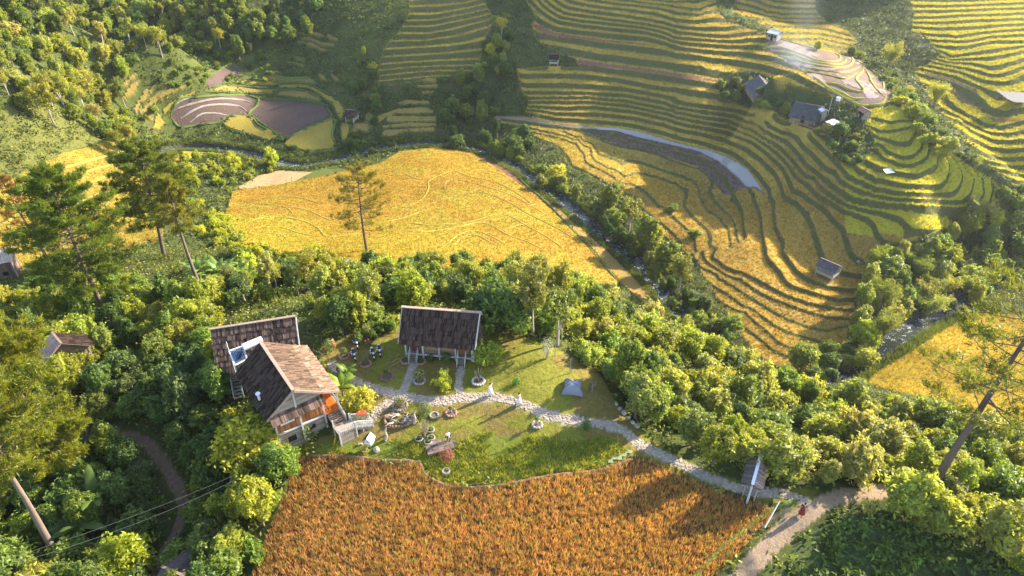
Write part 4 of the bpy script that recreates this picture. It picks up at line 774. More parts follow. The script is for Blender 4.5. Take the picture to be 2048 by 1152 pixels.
zone([(1440,160),(1500,150),(1560,195),(1620,250),(1700,240),(1750,280),(1750,300),(1700,330),(1640,300),(1590,255),(1500,215),(1440,195)], ['bush','round','bush'], 42, .45, .85, [MG, DG, GG], 'around the farmhouses on the ridge', .5, .6, excl=[P_MAIN, q(1440,130,[(640,560),(1000,560),(1560,700),(1560,900),(1300,880),(980,640)],6.78), q(1440,130,[(480,130),(960,300),(1480,560),(1260,700),(640,440)],6.78)], seed=14)
zone([(1800,195),(1845,205),(1875,250),(1905,300),(1870,300),(1840,262)], ['bush'], 14, .7, 1.2, [BG, YG, GG], 'along the sunny ridge crest', .5, .6, seed=15)
zone([(1940,410),(2010,395),(2060,400),(2060,440),(1980,440)], ['bush','loose'], 14, .6, 1.0, [BG, GG, YG], 'at the foot of the sunny ridge', .5, .6, seed=16)
zone([(560,265),(700,270),(830,280),(870,290),(760,300),(690,310),(560,310)], ['bush'], 26, .4, .8, [DG, MG], 'along the stream above the golden field', .6, .6, excl=[p for c, p in PATCHES], seed=17)
zone([(430,440),(560,495),(640,505),(620,530),(480,520)], ['bush','round'], 24, .5, .9, [YG, BG, MG], 'below the golden field', .5, .6, excl=NOT, seed=18)
zone([(-60,205),(60,205),(180,235),(240,290),(330,330),(300,130),(420,95),(520,100),(560,160),(330,175),(250,240)], ['bush','bush','shrub'], 60, .5, .9, [MG, YG, MG], 'on the grassy slope by the ploughed paddies', .6, .6, excl=[p for c, p in PATCHES], seed=33)
zone([(640,655),(690,655),(800,640),(800,652),(700,680),(655,720),(620,690)], ['bush'], 16, .4, .75, [MG, YG, DG], 'along the back edge of the lawn', .55, .6, excl=HOUSEX, seed=19)
ORD = ['leftmost', 'second from left', 'third from left', 'fourth from left', 'fifth from left', 'sixth from left', 'seventh from left', 'eighth from left']
def name_trees():
    G_ = {}
    for t in TREES: G_.setdefault((t[1], t[2], t[3], t[4]), []).append(t)
    for (size, tone, k, lm), ts in G_.items():
        ts.sort(key=lambda t: t[5]); n = len(ts)
        for i, t in enumerate(ts):
            lb = f'{size} {tone} {KDESC[k]} {lm}'
            if n == 2: lb += ', ' + ('the left one', 'the right one')[i]
            elif 2 < n: lb += ', ' + (ORD[i] if i < n - 1 or n > 8 else 'rightmost') if i < 8 else ', farther right'
            t[0]['label'] = lb; t[0]['group'] = KNAME[k][0].replace('_', ' ') + 's ' + t[6]
name_trees()
# ---- pines
def put_pine(seed, bpx, bpy_, H, start, R, lean, label, tint=(1, 1, 1), nb=46, tufts=16, **kw):
    cm, tm = pine('pine', seed, H, start, R, nb, tufts, lean, **kw); p = P3(bpx, bpy_)
    e = empty('pine_tree', (p.x, p.y, p.z), 0, label, 'tree', None); link('trunk', tm, e); c = link('crown', cm, e); c.color = (*tint, 1)
put_pine(1, 325, 515, 19.5, .3, 6.0, (.14, .0), 'tall pine with a wide crown and sunlit pale trunk above the banana plants', (.85, 1.0, .65), 90, 44, broad=True)
put_pine(2, 210, 628, 20, .22, 6.2, (.05, .0), 'dense green pine nearest the hut at the left edge', (.75, .98, .6), 96, 46, broad=True)
put_pine(3, 413, 595, 18, .62, 3.4, (-.01, 0), 'thin leaning pine with a long bare trunk beside the banana plants', (1.2, 1.1, .8), 34, 22)
put_pine(4, 738, 500, 16.5, .25, 5.6, (-.02, 0), 'lone open pine in front of the golden field', (1.25, 1.05, .8), 40, 22, broad=True)
put_pine(5, 1855, 995, 24, .42, 7.2, (.03, .0), 'huge leaning pine with a long grey trunk at the right edge', (.95, 1.0, .8), 40, 24, broad=True)
put_pine(6, 118, 1118, 20, .66, 6.0, (.02, .0), 'leaning pine rising from the bottom left corner', (1.1, 1.15, .65), 60, 40, broad=True)
put_pine(7, 75, 850, 13, .45, 4.6, (.0, .0), 'sunlit yellow-green pine at the left edge above the dark wood', (1.2, 1.22, .6), 60, 38, broad=True)
put_pine(8, 120, 560, 17, .35, 4.5, (-.05, 0), 'half dead pine with brown bare twigs at the left', (1.5, .85, .9), 40, 12, dead=.4)
put_pine(9, 150, 960, 8, .4, 3.8, (.04, .02), 'low spreading yellow-green pine over the left dirt path', (1.2, 1.22, .6), 40, 30, broad=True)
# ---- banana plants
BAN = [banana('banana', 70 + i) for i in range(3)]
def put_banana(px, py, s, label, group=None, tint=(1, 1, 1)):
    fm, tm = BAN[random.randrange(3)]; p = P3(px, py); e = empty('banana_plant', (p.x, p.y, p.z - .1), random.random() * 6.28, label, 'banana plant', group); e.scale = (s,) * 3
    link('stem', tm, e)
    for f in fm: l = link('leaf', f, e); l.color = (*tint, 1)
random.seed(4)
BO = ['leftmost', 'second from left', 'third from left', 'fourth from left', 'fifth from left', 'sixth from left', 'middle', 'sixth from right', 'fifth from right', 'fourth from right', 'third from right', 'second from right', 'rightmost']
for i in range(13): put_banana(385 + i * 10, 545 + 28 * random.random(), random.uniform(.8, 1.1), 'pale-leaved banana plant in the grove below the tall pines, ' + BO[i], 'banana plants in the grove below the tall pines', (1.9, 1.8, 1.9))
put_banana(212, 1035, 1.25, 'large green banana plant in the dark wood beside the left dirt path')
put_banana(172, 1085, 1.0, 'smaller banana plant with drooping leaves near the bottom left corner')
put_banana(688, 800, .8, 'bright banana plant between the gabled house porch and the stone path', None, (1.9, 1.7, .7))
put_banana(695, 765, .65, 'broad-leaved banana plant at the right eave of the gabled house', None, (1.7, 1.7, .8))
print('trees', CNT)
# ------------------------------------------------------------------ uncountable growth, real blades joined into one mesh each
DXc = np.gradient(XX, axis=1); DYc = np.gradient(YY, axis=0); AREA = np.abs(DXc * DYc)
def scatter(mask, density, seed):
    rng = np.random.default_rng(seed); ex = AREA * density * mask; n = rng.poisson(ex); ii, jj = np.nonzero(n); rep = n[ii, jj]
    ii = np.repeat(ii, rep); jj = np.repeat(jj, rep); x = XX[ii, jj] + (rng.random(len(ii)) - .5) * DXc[ii, jj]; y = YY[ii, jj] + (rng.random(len(ii)) - .5) * DYc[ii, jj]
    return x, y, HZ(x, y), ii, jj, rng
def blades(name, label, mask, density, nb, h, w, spread, seed, colf=None, mat=None, lean=.35, cvar=.3, tip=1.25, kind='stuff', jh=.3):
    x, y, z, ii, jj, rng = scatter(mask, density, seed); n = len(x)
    if n == 0: return
    N_ = n * nb; xr = np.repeat(np.c_[x, y, z], nb, 0); a = rng.random(N_) * 6.283; d = np.c_[np.cos(a), np.sin(a), np.zeros(N_)]
    hh = np.repeat(h * rng.uniform(1 - jh, 1 + jh, n), nb) * rng.uniform(.7, 1.15, N_); b = xr + d * (rng.random(N_) * spread)[:, None]; a2 = a + rng.normal(size=N_) * .9 + 1.57; s_ = np.c_[np.cos(a2), np.sin(a2), np.zeros(N_)] * (w * rng.uniform(.6, 1.3, N_))[:, None]
    top = b + d * (hh * lean * rng.uniform(.2, 1.6, N_))[:, None] + np.c_[np.zeros(N_), np.zeros(N_), hh]; b[:, 2] -= .06
    V = np.stack([b - s_ * .5, b + s_ * .5, top], 1).reshape(-1, 3)
    c0 = colf(x, y, ii, jj, rng) if colf else ALB[ii, jj]
    c0 = np.repeat(c0 * rng.uniform(1 - cvar, 1 + cvar, (n, 1)), nb, 0); C = np.stack([c0 * .9, c0 * .9, c0 * tip], 1).reshape(-1, 3)
    me = np_mesh(name, V, np.arange(3 * N_).reshape(N_, 3), C); tag(link(name, me, m=mat or LEAFW), label, kind=kind); print(name, N_)
rise = np.zeros(sh, bool); kf = np.abs(S - np.floor(S + .5)); rise[terrm] = (kf < RW * .5)[terrm]
vis = (PX > -60) & (PX < 2110) & (PY > -50) & (PY < 1230)
blades('rice_plants', 'dense orange brown rice standing in the nearest field', brown & vis & (DR > 9), 46, 5, .46, .055, .09, 1, lambda x, y, i, j, r: np.where((r.random(len(x)) < .55)[:, None], np.array([[.60, .33, .12]]), np.array([[.40, .235, .09]])) * (1 + .3 * n_mid[i, j] + .9 * n_big[i, j])[:, None] * np.where(r.random(len(x))[:, None] < .12, np.array([[.7, 1.25, .8]]), 1), cvar=.45, lean=.3)
blades('rice_plants', 'ripe golden rice covering the field in the stream bend', (gold | lg | rg) & vis & ~PATHM & ~riv, 9, 3, .32, .10, .2, 2, lambda x, y, i, j, r: ALB[i, j] * 1.05, cvar=.45)
blades('rice_plants', 'yellow rice growing on the terrace steps', terrm & ~rise & (RICEH > 0) & vis & (REG < 4), 7, 3, .42, .14, .25, 3, lambda x, y, i, j, r: ALB[i, j] * 1.05, cvar=.4)
blades('tall_grass', 'bright green tall grass between the lawn and the brown field', tall & vis & ~PATHM & (n_mid > -.16), 24, 5, .38, .07, .18, 4, lambda x, y, i, j, r: np.where(r.random(len(x))[:, None] < .6, np.array([[.37, .35, .04]]), np.array([[.17, .19, .032]])) * (1 + n_mid[i, j])[:, None], lean=.6)
blades('bank_grass', 'lush grass overhanging both banks of the stream', (DR > rw_ + .2) & (DR < rw_ + 2.4) & vis, 9, 5, .8, .09, .25, 12, lambda x, y, i, j, r: np.array([[.15, .175, .03]]) * r.uniform(.5, 1.4, (len(x), 1)), lean=.6)
blades('lawn_grass', 'short grass of the garden lawn', lawn & vis & ~PATHM & ~tall, 16, 3, .09, .05, .1, 5, lambda x, y, i, j, r: ALB[i, j] * 1.1, cvar=.3)
wild = (REG == 0) & vis & ~PATHM & (DR > rw_ + .3)
near = PY > 500
def weeds(name, label, mask, density, nlf, size, hgt, seed, base, yel=.25):
    x, y, z, ii, jj, rng = scatter(mask, density, seed); n = len(x)
    if n == 0: return
    P = np.repeat(np.c_[x, y, z], nlf, 0) + np.c_[rng.normal(size=(n * nlf, 2)) * hgt * .55, rng.random(n * nlf) * hgt]
    D = rng.normal(size=(n * nlf, 3)) * .6 + [0, 0, .8]; c = np.repeat(leafcol(n, rng, base, .4, yel), nlf, 0) * rng.uniform(.75, 1.25, (n * nlf, 1))
    V, Fq, C = leaves(P, D, size, size * .5, c, rng); tag(link(name, np_mesh(name, V, Fq, C), m=LEAFW), label, kind='stuff'); print(name, len(Fq))
weeds('undergrowth', 'tangled leafy undergrowth under and between the near trees', wild & near, .9, 14, .4, .9, 6, (.175, .195, .036))
weeds('undergrowth', 'dark rough scrub over the far valley slopes', wild & ~near, .6, 7, .75, 1.1, 7, (.10, .125, .03))
weeds('leafy_crops', 'rows of broad-leaved green crops at the lower right', crops & vis & ~PATHM, 2.2, 12, .5, .6, 8, (.12, .17, .03))
weeds('scrub', 'low yellowish scrub on the open hillside at the left', sh_ & vis, .6, 10, .4, .8, 9, (.22, .23, .045), .4)
weeds('grassy_banks', 'weeds growing on the terrace banks', (rise | (RW > 0) & False) & vis & (REG < 4), .8, 4, .45, .3, 10, (.085, .13, .03))
# ------------------------------------------------------------------ building helpers
class MB:
    def __init__(s): s.V = []; s.F = []
    def hexa(s, c8):
        b = len(s.V); s.V += [tuple(c) for c in c8]
        s.F += [[b + i for i in f] for f in ((0, 3, 2, 1), (4, 5, 6, 7), (0, 1, 5, 4), (1, 2, 6, 5), (2, 3, 7, 6), (3, 0, 4, 7))]
    def box(s, x0, x1, y0, y1, z0, z1): s.hexa([(x0, y0, z0), (x1, y0, z0), (x1, y1, z0), (x0, y1, z0), (x0, y0, z1), (x1, y0, z1), (x1, y1, z1), (x0, y1, z1)])
    def beam(s, p, q_, w, h=None, up=(0, 0, 1)):
        p = Vector(p); q_ = Vector(q_); h = h or w; d = (q_ - p).normalized(); u = Vector(up)
        if abs(d.dot(u)) > .95: u = Vector((0, 1, 0))
        a = d.cross(u).normalized() * w / 2; b = a.cross(d).normalized() * h / 2
        s.hexa([p - a - b, p + a - b, q_ + a - b, q_ - a - b, p - a + b, p + a + b, q_ + a + b, q_ - a + b])
    def slab(s, a, b, c, d, t):
        """four corners, thickened by t"""
        a, b, c, d = map(Vector, (a, b, c, d)); n = (b - a).cross(d - a).normalized() * t; s.hexa([a - n, b - n, c - n, d - n, a, b, c, d])
    def cyl(s, p, q_, r0, r1=None, k=10, cap=True):
        r1 = r0 if r1 is None else r1; p = Vector(p); q_ = Vector(q_); d = (q_ - p).normalized(); u = Vector((0, 0, 1)) if abs(d.z) < .9 else Vector((1, 0, 0)); a = d.cross(u).normalized(); b = d.cross(a); o = len(s.V)
        for P, r in ((p, r0), (q_, r1)):
            for i in range(k): t = 6.28318 * i / k; s.V.append(tuple(P + a * math.cos(t) * r + b * math.sin(t) * r))
        for i in range(k): s.F.append([o + i, o + (i + 1) % k, o + k + (i + 1) % k, o + k + i])
        if cap: s.F.append([o + i for i in range(k)][::-1]); s.F.append([o + k + i for i in range(k)])
    def ring(s, c, R, r, k=18, m=6, sz=1.0, wob=0, rng=random):
        o = len(s.V); c = Vector(c)
        for i in range(k):
            t = 6.28318 * i / k; rr = r * (1 + wob * rng.uniform(-1, 1)); RR = R * (1 + wob * .3 * rng.uniform(-1, 1))
            for j in range(m): u = 6.28318 * j / m; s.V.append((c.x + (RR + rr * math.cos(u)) * math.cos(t), c.y + (RR + rr * math.cos(u)) * math.sin(t), c.z + rr * math.sin(u) * sz))
        for i in range(k):
            for j in range(m): s.F.append([o + i * m + j, o + ((i + 1) % k) * m + j, o + ((i + 1) % k) * m + (j + 1) % m, o + i * m + (j + 1) % m])
    def ball(s, c, r, k=10, m=7, sc=(1, 1, 1), wob=0, rng=random):
        o = len(s.V); c = Vector(c)
        for j in range(m + 1):
            ph = math.pi * j / m
            for i in range(k):
                t = 6.28318 * i / k; w = 1 + wob * rng.uniform(-1, 1); s.V.append((c.x + r * sc[0] * w * math.sin(ph) * math.cos(t), c.y + r * sc[1] * w * math.sin(ph) * math.sin(t), c.z + r * sc[2] * w * math.cos(ph)))
        for j in range(m):
            for i in range(k): s.F.append([o + j * k + i, o + (j + 1) * k + i, o + (j + 1) * k + (i + 1) % k, o + j * k + (i + 1) % k])
    def build(s, name, m, parent=None, smooth=False, origin=None):
        me = bpy.data.meshes.new(name); V = s.V
        if origin is not None: V = [(v[0] - origin[0], v[1] - origin[1], v[2] - origin[2]) for v in V]
        me.from_pydata(V, [], s.F); me.materials.append(m)
        if smooth: me.polygons.foreach_set('use_smooth', [True] * len(me.polygons))
        me.update(); return link(name, me, parent)
W_DARK = simple('dark_shade_shingle', (.058, .037, .028), .5, 5, .9, .5, (1, 1, 1), spec=.08, rv=1.3)  # shade-side tone of the shingle, shade put in; also the dark hut roofs
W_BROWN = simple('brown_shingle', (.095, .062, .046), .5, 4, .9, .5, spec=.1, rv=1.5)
W_SUNLIT = simple('sunlit_tone_shingle', (.205, .128, .085), .5, 3, .85, .5, spec=.15, rv=1.0)  # paler shingle for slopes facing the sun; the sunlight is in the colour
W_PLANK = simple('plank', (.24, .165, .115), .8, 4, .8, .5, (6, 6, .6))
W_GREY = simple('grey_plank', (.30, .25, .20), .7, 4, .85, .5, (1, 1, 6))
W_ORANGE = simple('varnished_plank', (.30, .12, .04), .9, 4, .5, .3, (6, 6, .7))
W_ORANGE2 = simple('orange_floor', (.75, .20, .03), .3, 4, .4, .2)
W_WHITE = simple('whitewashed_wood', (.46, .44, .41), .4, 5, .7, .3)
W_RIDGE = simple('ridge_board', (.34, .24, .18), .6, 5, .8, .4)
CONC = simple('pale_concrete', (.34, .32, .29), .4, 4, .9, .4, dirt=(.25, .24, .20))
DARKHOLE = simple('dark_interior', (.02, .018, .016), .2, 4, .9, 0)  # near-black plates painted as the unlit space behind doors and windows
GREYTILE = simple('fibre_cement_roof', (.085, .085, .095), .6, 3, .8, .5)
WHITEM = simple('white_sheet_metal', (.75, .76, .80), .15, 4, .35, .1, metal=.0, spec=.5)
GLASSP = simple('solar_glass', (.03, .05, .11), .3, 4, .12, 0, spec=.8)
BLUEM = simple('blue_wall', (.30, .42, .52), .4, 4, .7, .2)
REDCLOTH = simple('red_cloth', (.55, .05, .035), .3, 4, .8, .3); WHITECLOTH = simple('white_cloth', (.78, .77, .76), .15, 4, .85, .2)
SKIN = simple('skin', (.48, .28, .19), .1, 4, .5, 0); HAIR = simple('black_hair', (.012, .01, .01), .2, 4, .5, 0); DARKCLOTH = simple('dark_cloth', (.03, .03, .045), .3, 4, .8, .2); PINKCLOTH = simple('pink_cloth', (.66, .34, .34), .25, 6, .8, .2)
RUBBER = simple('black_rubber', (.012, .012, .013), .2, 4, .7, 0); CHROME = simple('bright_metal', (.7, .7, .72), .1, 4, .25, 0, metal=.9)
STONE = simple('stone', (.36, .31, .26), .6, 5, .85, .6); STONED = simple('rust_brown_stone', (.30, .18, .12), .6, 5, .9, .6); DRIFT = simple('bleached_root_wood', (.36, .30, .23), .7, 6, .85, .6)

SHINGLE = {}
def shingle_mesh(m):
    if m.name not in SHINGLE:
        b = MB(); b.hexa([(-.5, -.5, -.5), (.5, -.5, -.5), (.5, .5, -.5), (-.5, .5, -.5), (-.5, -.5, .5), (.5, -.5, .5), (.5, .5, .5), (-.5, .5, .5)]); me = bpy.data.meshes.new('shingle'); me.from_pydata(b.V, [], b.F); me.materials.append(m); me.update(); SHINGLE[m.name] = me
    return SHINGLE[m.name]
def roof(parent, rl, rr, el, er, rows_, cols, m, single=True, thick=.045, seed=0, over=1.35, name='shingle', sag=0.0):
    """lay overlapping shingles between ridge (rl, rr) and eave (el, er)"""
    rng = random.Random(seed); rl, rr, el, er = map(Vector, (rl, rr, el, er)); o = parent.location; acc = MB(); ct = 0
    n = (rr - rl).cross(el - rl).normalized(); n = n if n.z > 0 else -n
    for j in range(rows_):
        off = rng.uniform(0, .6)
        edges = [0.0]
        while edges[-1] < cols - .5: edges.append(edges[-1] + rng.uniform(.65, 1.35))
        edges[-1] = cols
        for i in range(len(edges) - 1):
            u0, u1 = edges[i] / cols, edges[i + 1] / cols; v0 = j / rows_; v1 = (j + over) / rows_ + rng.uniform(-.018, .018) * 3 / rows_ * 3
            v1 = min(v1, 1.03 + rng.uniform(-.012, .012)); um = (u0 + u1) / 2; vm_ = (v0 + v1) / 2
            P = lambda u, v: (rl * (1 - u) + rr * u) * (1 - v) + (el * (1 - u) + er * u) * v
            c = P(um, vm_); ax = (P(u1, vm_) - P(u0, vm_)); ay = (P(um, v1) - P(um, v0)); lift = .05 + .035 * rng.random(); sg = -sag * 4 * vm_ * (1 - vm_)
            ay2 = ay + n * (.06 + .035 * rng.random()); c = c + n * (lift + sg); axn = ax * .9 + n * rng.uniform(-.02, .02); nz_ = axn.cross(ay2).normalized() * thick
            if single and ct < 299:
                ob = link(name, shingle_mesh(m), parent); M = Matrix((axn, ay2, nz_)).transposed().to_4x4(); M.translation = c - o; ob.matrix_local = M; ct += 1
            else:
                c_ = c - o; acc.hexa([c_ + axn * a + ay2 * b + nz_ * d for d in (-.5, .5) for a, b in ((-.5, -.5), (.5, -.5), (.5, .5), (-.5, .5))])
    if acc.V:
        ob = acc.build(name if not single else 'shingles', m, parent)
        if single: ob['kind'] = 'stuff'
        else: ob.name = 'shingle_covering'; ob['kind'] = 'stuff'
    dk = MB(); dk.slab(rl - o - n * .02, rr - o - n * .02, er - o - n * .02, el - o - n * .02, .05); dk.build('roof_deck', W_GREY, parent)
class Fr:
    """local frame: a along, b across (to the right of a), z up"""
    def __init__(s, o, d): s.o = Vector((o[0], o[1], 0)); s.a = Vector((d[0], d[1], 0)).normalized(); s.b = Vector((s.a.y, -s.a.x, 0))
    def __call__(s, a, b, z): return s.o + s.a * a + s.b * b + Vector((0, 0, z))
def fbox(mb, fr, org, a0, a1, b0, b1, z0, z1):
    P = lambda a, b, z: fr(a, b, z) - org
    mb.hexa([P(a0, b0, z0), P(a1, b0, z0), P(a1, b1, z0), P(a0, b1, z0), P(a0, b0, z1), P(a1, b0, z1), P(a1, b1, z1), P(a0, b1, z1)])
def plankwall(parent, fr, org, a0, a1, b0, b1, z0, z1, m, n, vertical=True, name='plank_wall', rng=random, th=.05):
    """wall of separate planks with open joints; runs along a (b0==b1) or along b (a0==a1)"""
    mb = MB(); along = abs(a1 - a0) > abs(b1 - b0); k = n
    for i in range(k):
        d = rng.uniform(-.012, .012)
        if vertical:
            if along: w = (a1 - a0) / k; fbox(mb, fr, org, a0 + i * w + .012, a0 + (i + 1) * w - .012, b0 - th / 2 + d, b0 + th / 2 + d, z0, z1 + rng.uniform(-.02, .02))
            else: w = (b1 - b0) / k; fbox(mb, fr, org, a0 - th / 2 + d, a0 + th / 2 + d, b0 + i * w + .012, b0 + (i + 1) * w - .012, z0, z1 + rng.uniform(-.02, .02))
        else:
            h = (z1 - z0) / k
            if along: fbox(mb, fr, org, a0, a1, b0 - th / 2 + d, b0 + th / 2 + d, z0 + i * h + .012, z0 + (i + 1) * h - .012)
            else: fbox(mb, fr, org, a0 - th / 2 + d, a0 + th / 2 + d, b0, b1, z0 + i * h + .012, z0 + (i + 1) * h - .012)
    return mb.build(name, m, parent)
def part(parent, fr, org, name, m, boxes, **kw):
    mb = MB()
    for b in boxes: fbox(mb, fr, org, *b)
    return mb.build(name, m, parent, **kw)
def stairs(parent, fr, org, a0, b0, z0, a1, b1, z1, w, n, m=W_GREY, rail=None):
    """steps from the top (a0,b0,z0) to the foot (a1,b1,z1)"""
    A = fr(a0, b0, z0) - org; B = fr(a1, b1, z1) - org; d = B - A; hd = Vector((d.x, d.y, 0)).normalized(); sd = Vector((-hd.y, hd.x, 0))
    for i in range(n):
        t = (i + .6) / n; c = A + d * t; mb = MB(); mb.beam(c - sd * w / 2, c + sd * w / 2, abs(Vector((d.x, d.y, 0)).length) / n * 1.15, .06); mb.build('step', m, parent)
    mb = MB()
    for s in (-1, 1): mb.beam(A + sd * s * (w / 2 + .04) - Vector((0, 0, .1)), B + sd * s * (w / 2 + .04) - Vector((0, 0, .08)), .07, .2)
    mb.build('stringer', m, parent)
    for s in (rail or []):
        mb = MB(); e = sd * s * (w / 2 + .06)
        for h in (.85,): mb.beam(A + e + Vector((0, 0, h)), B + e + Vector((0, 0, h)), .06, .07)
        mb.beam(A + e + Vector((0, 0, .45)), B + e + Vector((0, 0, .45)), .04)
        k = max(3, int(d.length / .16))
        for i in range(k + 1): p = A + d * (i / k) + e; mb.beam(p, p + Vector((0, 0, .85)), .07 if i in (0, k) else .03)
        mb.build('railing', W_WHITE, parent)

# ------------------------------------------------------------------ house on the lawn (dark roof, two flights of steps)
def lawn_house():
    org = Vector((-7.4, 55.0, 0.2)); e = empty('stilt_house', org, 0, 'dark-roofed stilt house on the lawn with two wooden stairs', 'house')
    fr = Fr((-7.4, 56.85), (7.84, -.95))
    fr = Fr((-7.4, 56.85), (.9927, -.1205)); rz_, ez = 5.35, 2.9; hb = 2.95
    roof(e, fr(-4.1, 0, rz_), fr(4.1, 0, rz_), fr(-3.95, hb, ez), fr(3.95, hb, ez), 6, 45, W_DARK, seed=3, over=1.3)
    roof(e, fr(4.1, 0, rz_), fr(-4.1, 0, rz_), fr(4.0, -hb, ez), fr(-4.0, -hb, ez), 7, 26, W_SUNLIT, single=False, seed=4)
    mb = MB(); mb.beam(fr(-4.2, .02, rz_ + .13) - org, fr(4.25, .02, rz_ + .13) - org, .32, .09); mb.build('ridge_board', W_RIDGE, e)
    for s in (-1, 1):
        for b_ in (-1, 1): mb = MB(); mb.beam(fr(4.12 * s, .0, rz_) - org, fr(4.02 * s, b_ * hb, ez - .02) - org, .1, .24); mb.build('barge_board', W_WHITE if s > 0 else W_RIDGE, e)  # right-end boards paler, sunlight on that gable put into the colour
    # gable ends, walls, posts
    F_ = .95
    for s in (-1, 1):
        plankwall(e, fr, org, s * 3.45, s * 3.45, -2.1, 1.95, F_, 2.95, W_PLANK, 14)
        g = MB(); A, B, C = fr(s * 3.45, -2.1, 2.98) - org, fr(s * 3.45, 1.95, 2.98) - org, fr(s * 3.45, 0, 5.1) - org; t = (fr(1, 0, 0) - fr(0, 0, 0)) * .05
        g.V = [tuple(A), tuple(B), tuple(C), tuple(A + t), tuple(B + t), tuple(C + t)]; g.F = [[0, 1, 2], [5, 4, 3], [0, 3, 4, 1], [1, 4, 5, 2], [2, 5, 3, 0]]; g.build('gable', W_PLANK, e)
    plankwall(e, fr, org, -3.45, 3.45, -2.1, -2.1, F_, 2.95, W_PLANK, 24)
    plankwall(e, fr, org, -1.75, 1.75, 1.78, 1.78, F_ + .05, 2.75, W_PLANK, 8, vertical=False)
    plankwall(e, fr, org, -3.4, -1.8, 1.45, 1.45, F_, 2.9, W_PLANK, 9); plankwall(e, fr, org, 1.8, 3.4, 1.45, 1.45, F_, 2.9, W_PLANK, 9)
    for a in (-2.65, 2.45): d = part(e, fr, org, 'door', W_ORANGE if a > 0 else simple('dark_red_door', (.17, .06, .04), .4, 4), [(a - .4, a + .4, 1.48, 1.54, F_, 2.8)]); part(d, fr, org, 'handle', CHROME, [(a + .28, a + .32, 1.54, 1.6, 2.0, 2.15)])
    part(e, fr, org, 'floor_deck', W_GREY, [(-3.6, 3.6, -2.2, 1.98, F_ - .12, F_)])
    part(e, fr, org, 'floor_beam', W_WHITE, [(-3.7, 3.7, 1.96, 2.08, F_ - .2, F_ - .01)])
    for a in (-3.6, -1.75, 0, 1.75, 3.5, 3.68):
        for b_ in (2.0, -2.15):
            if a == 0 and b_ < 0: continue
            part(e, fr, org, 'post', W_WHITE if b_ > 0 else W_GREY, [(a - .08, a + .08, b_ - .08, b_ + .08, -.15, 3.0)])
    for a in (-2.72, 2.42): stairs(e, fr, org, a, 2.0, F_ - .02, a, 2.95, .12, .72, 5, W_GREY, (-1, 1))
    return e
lawn_house()

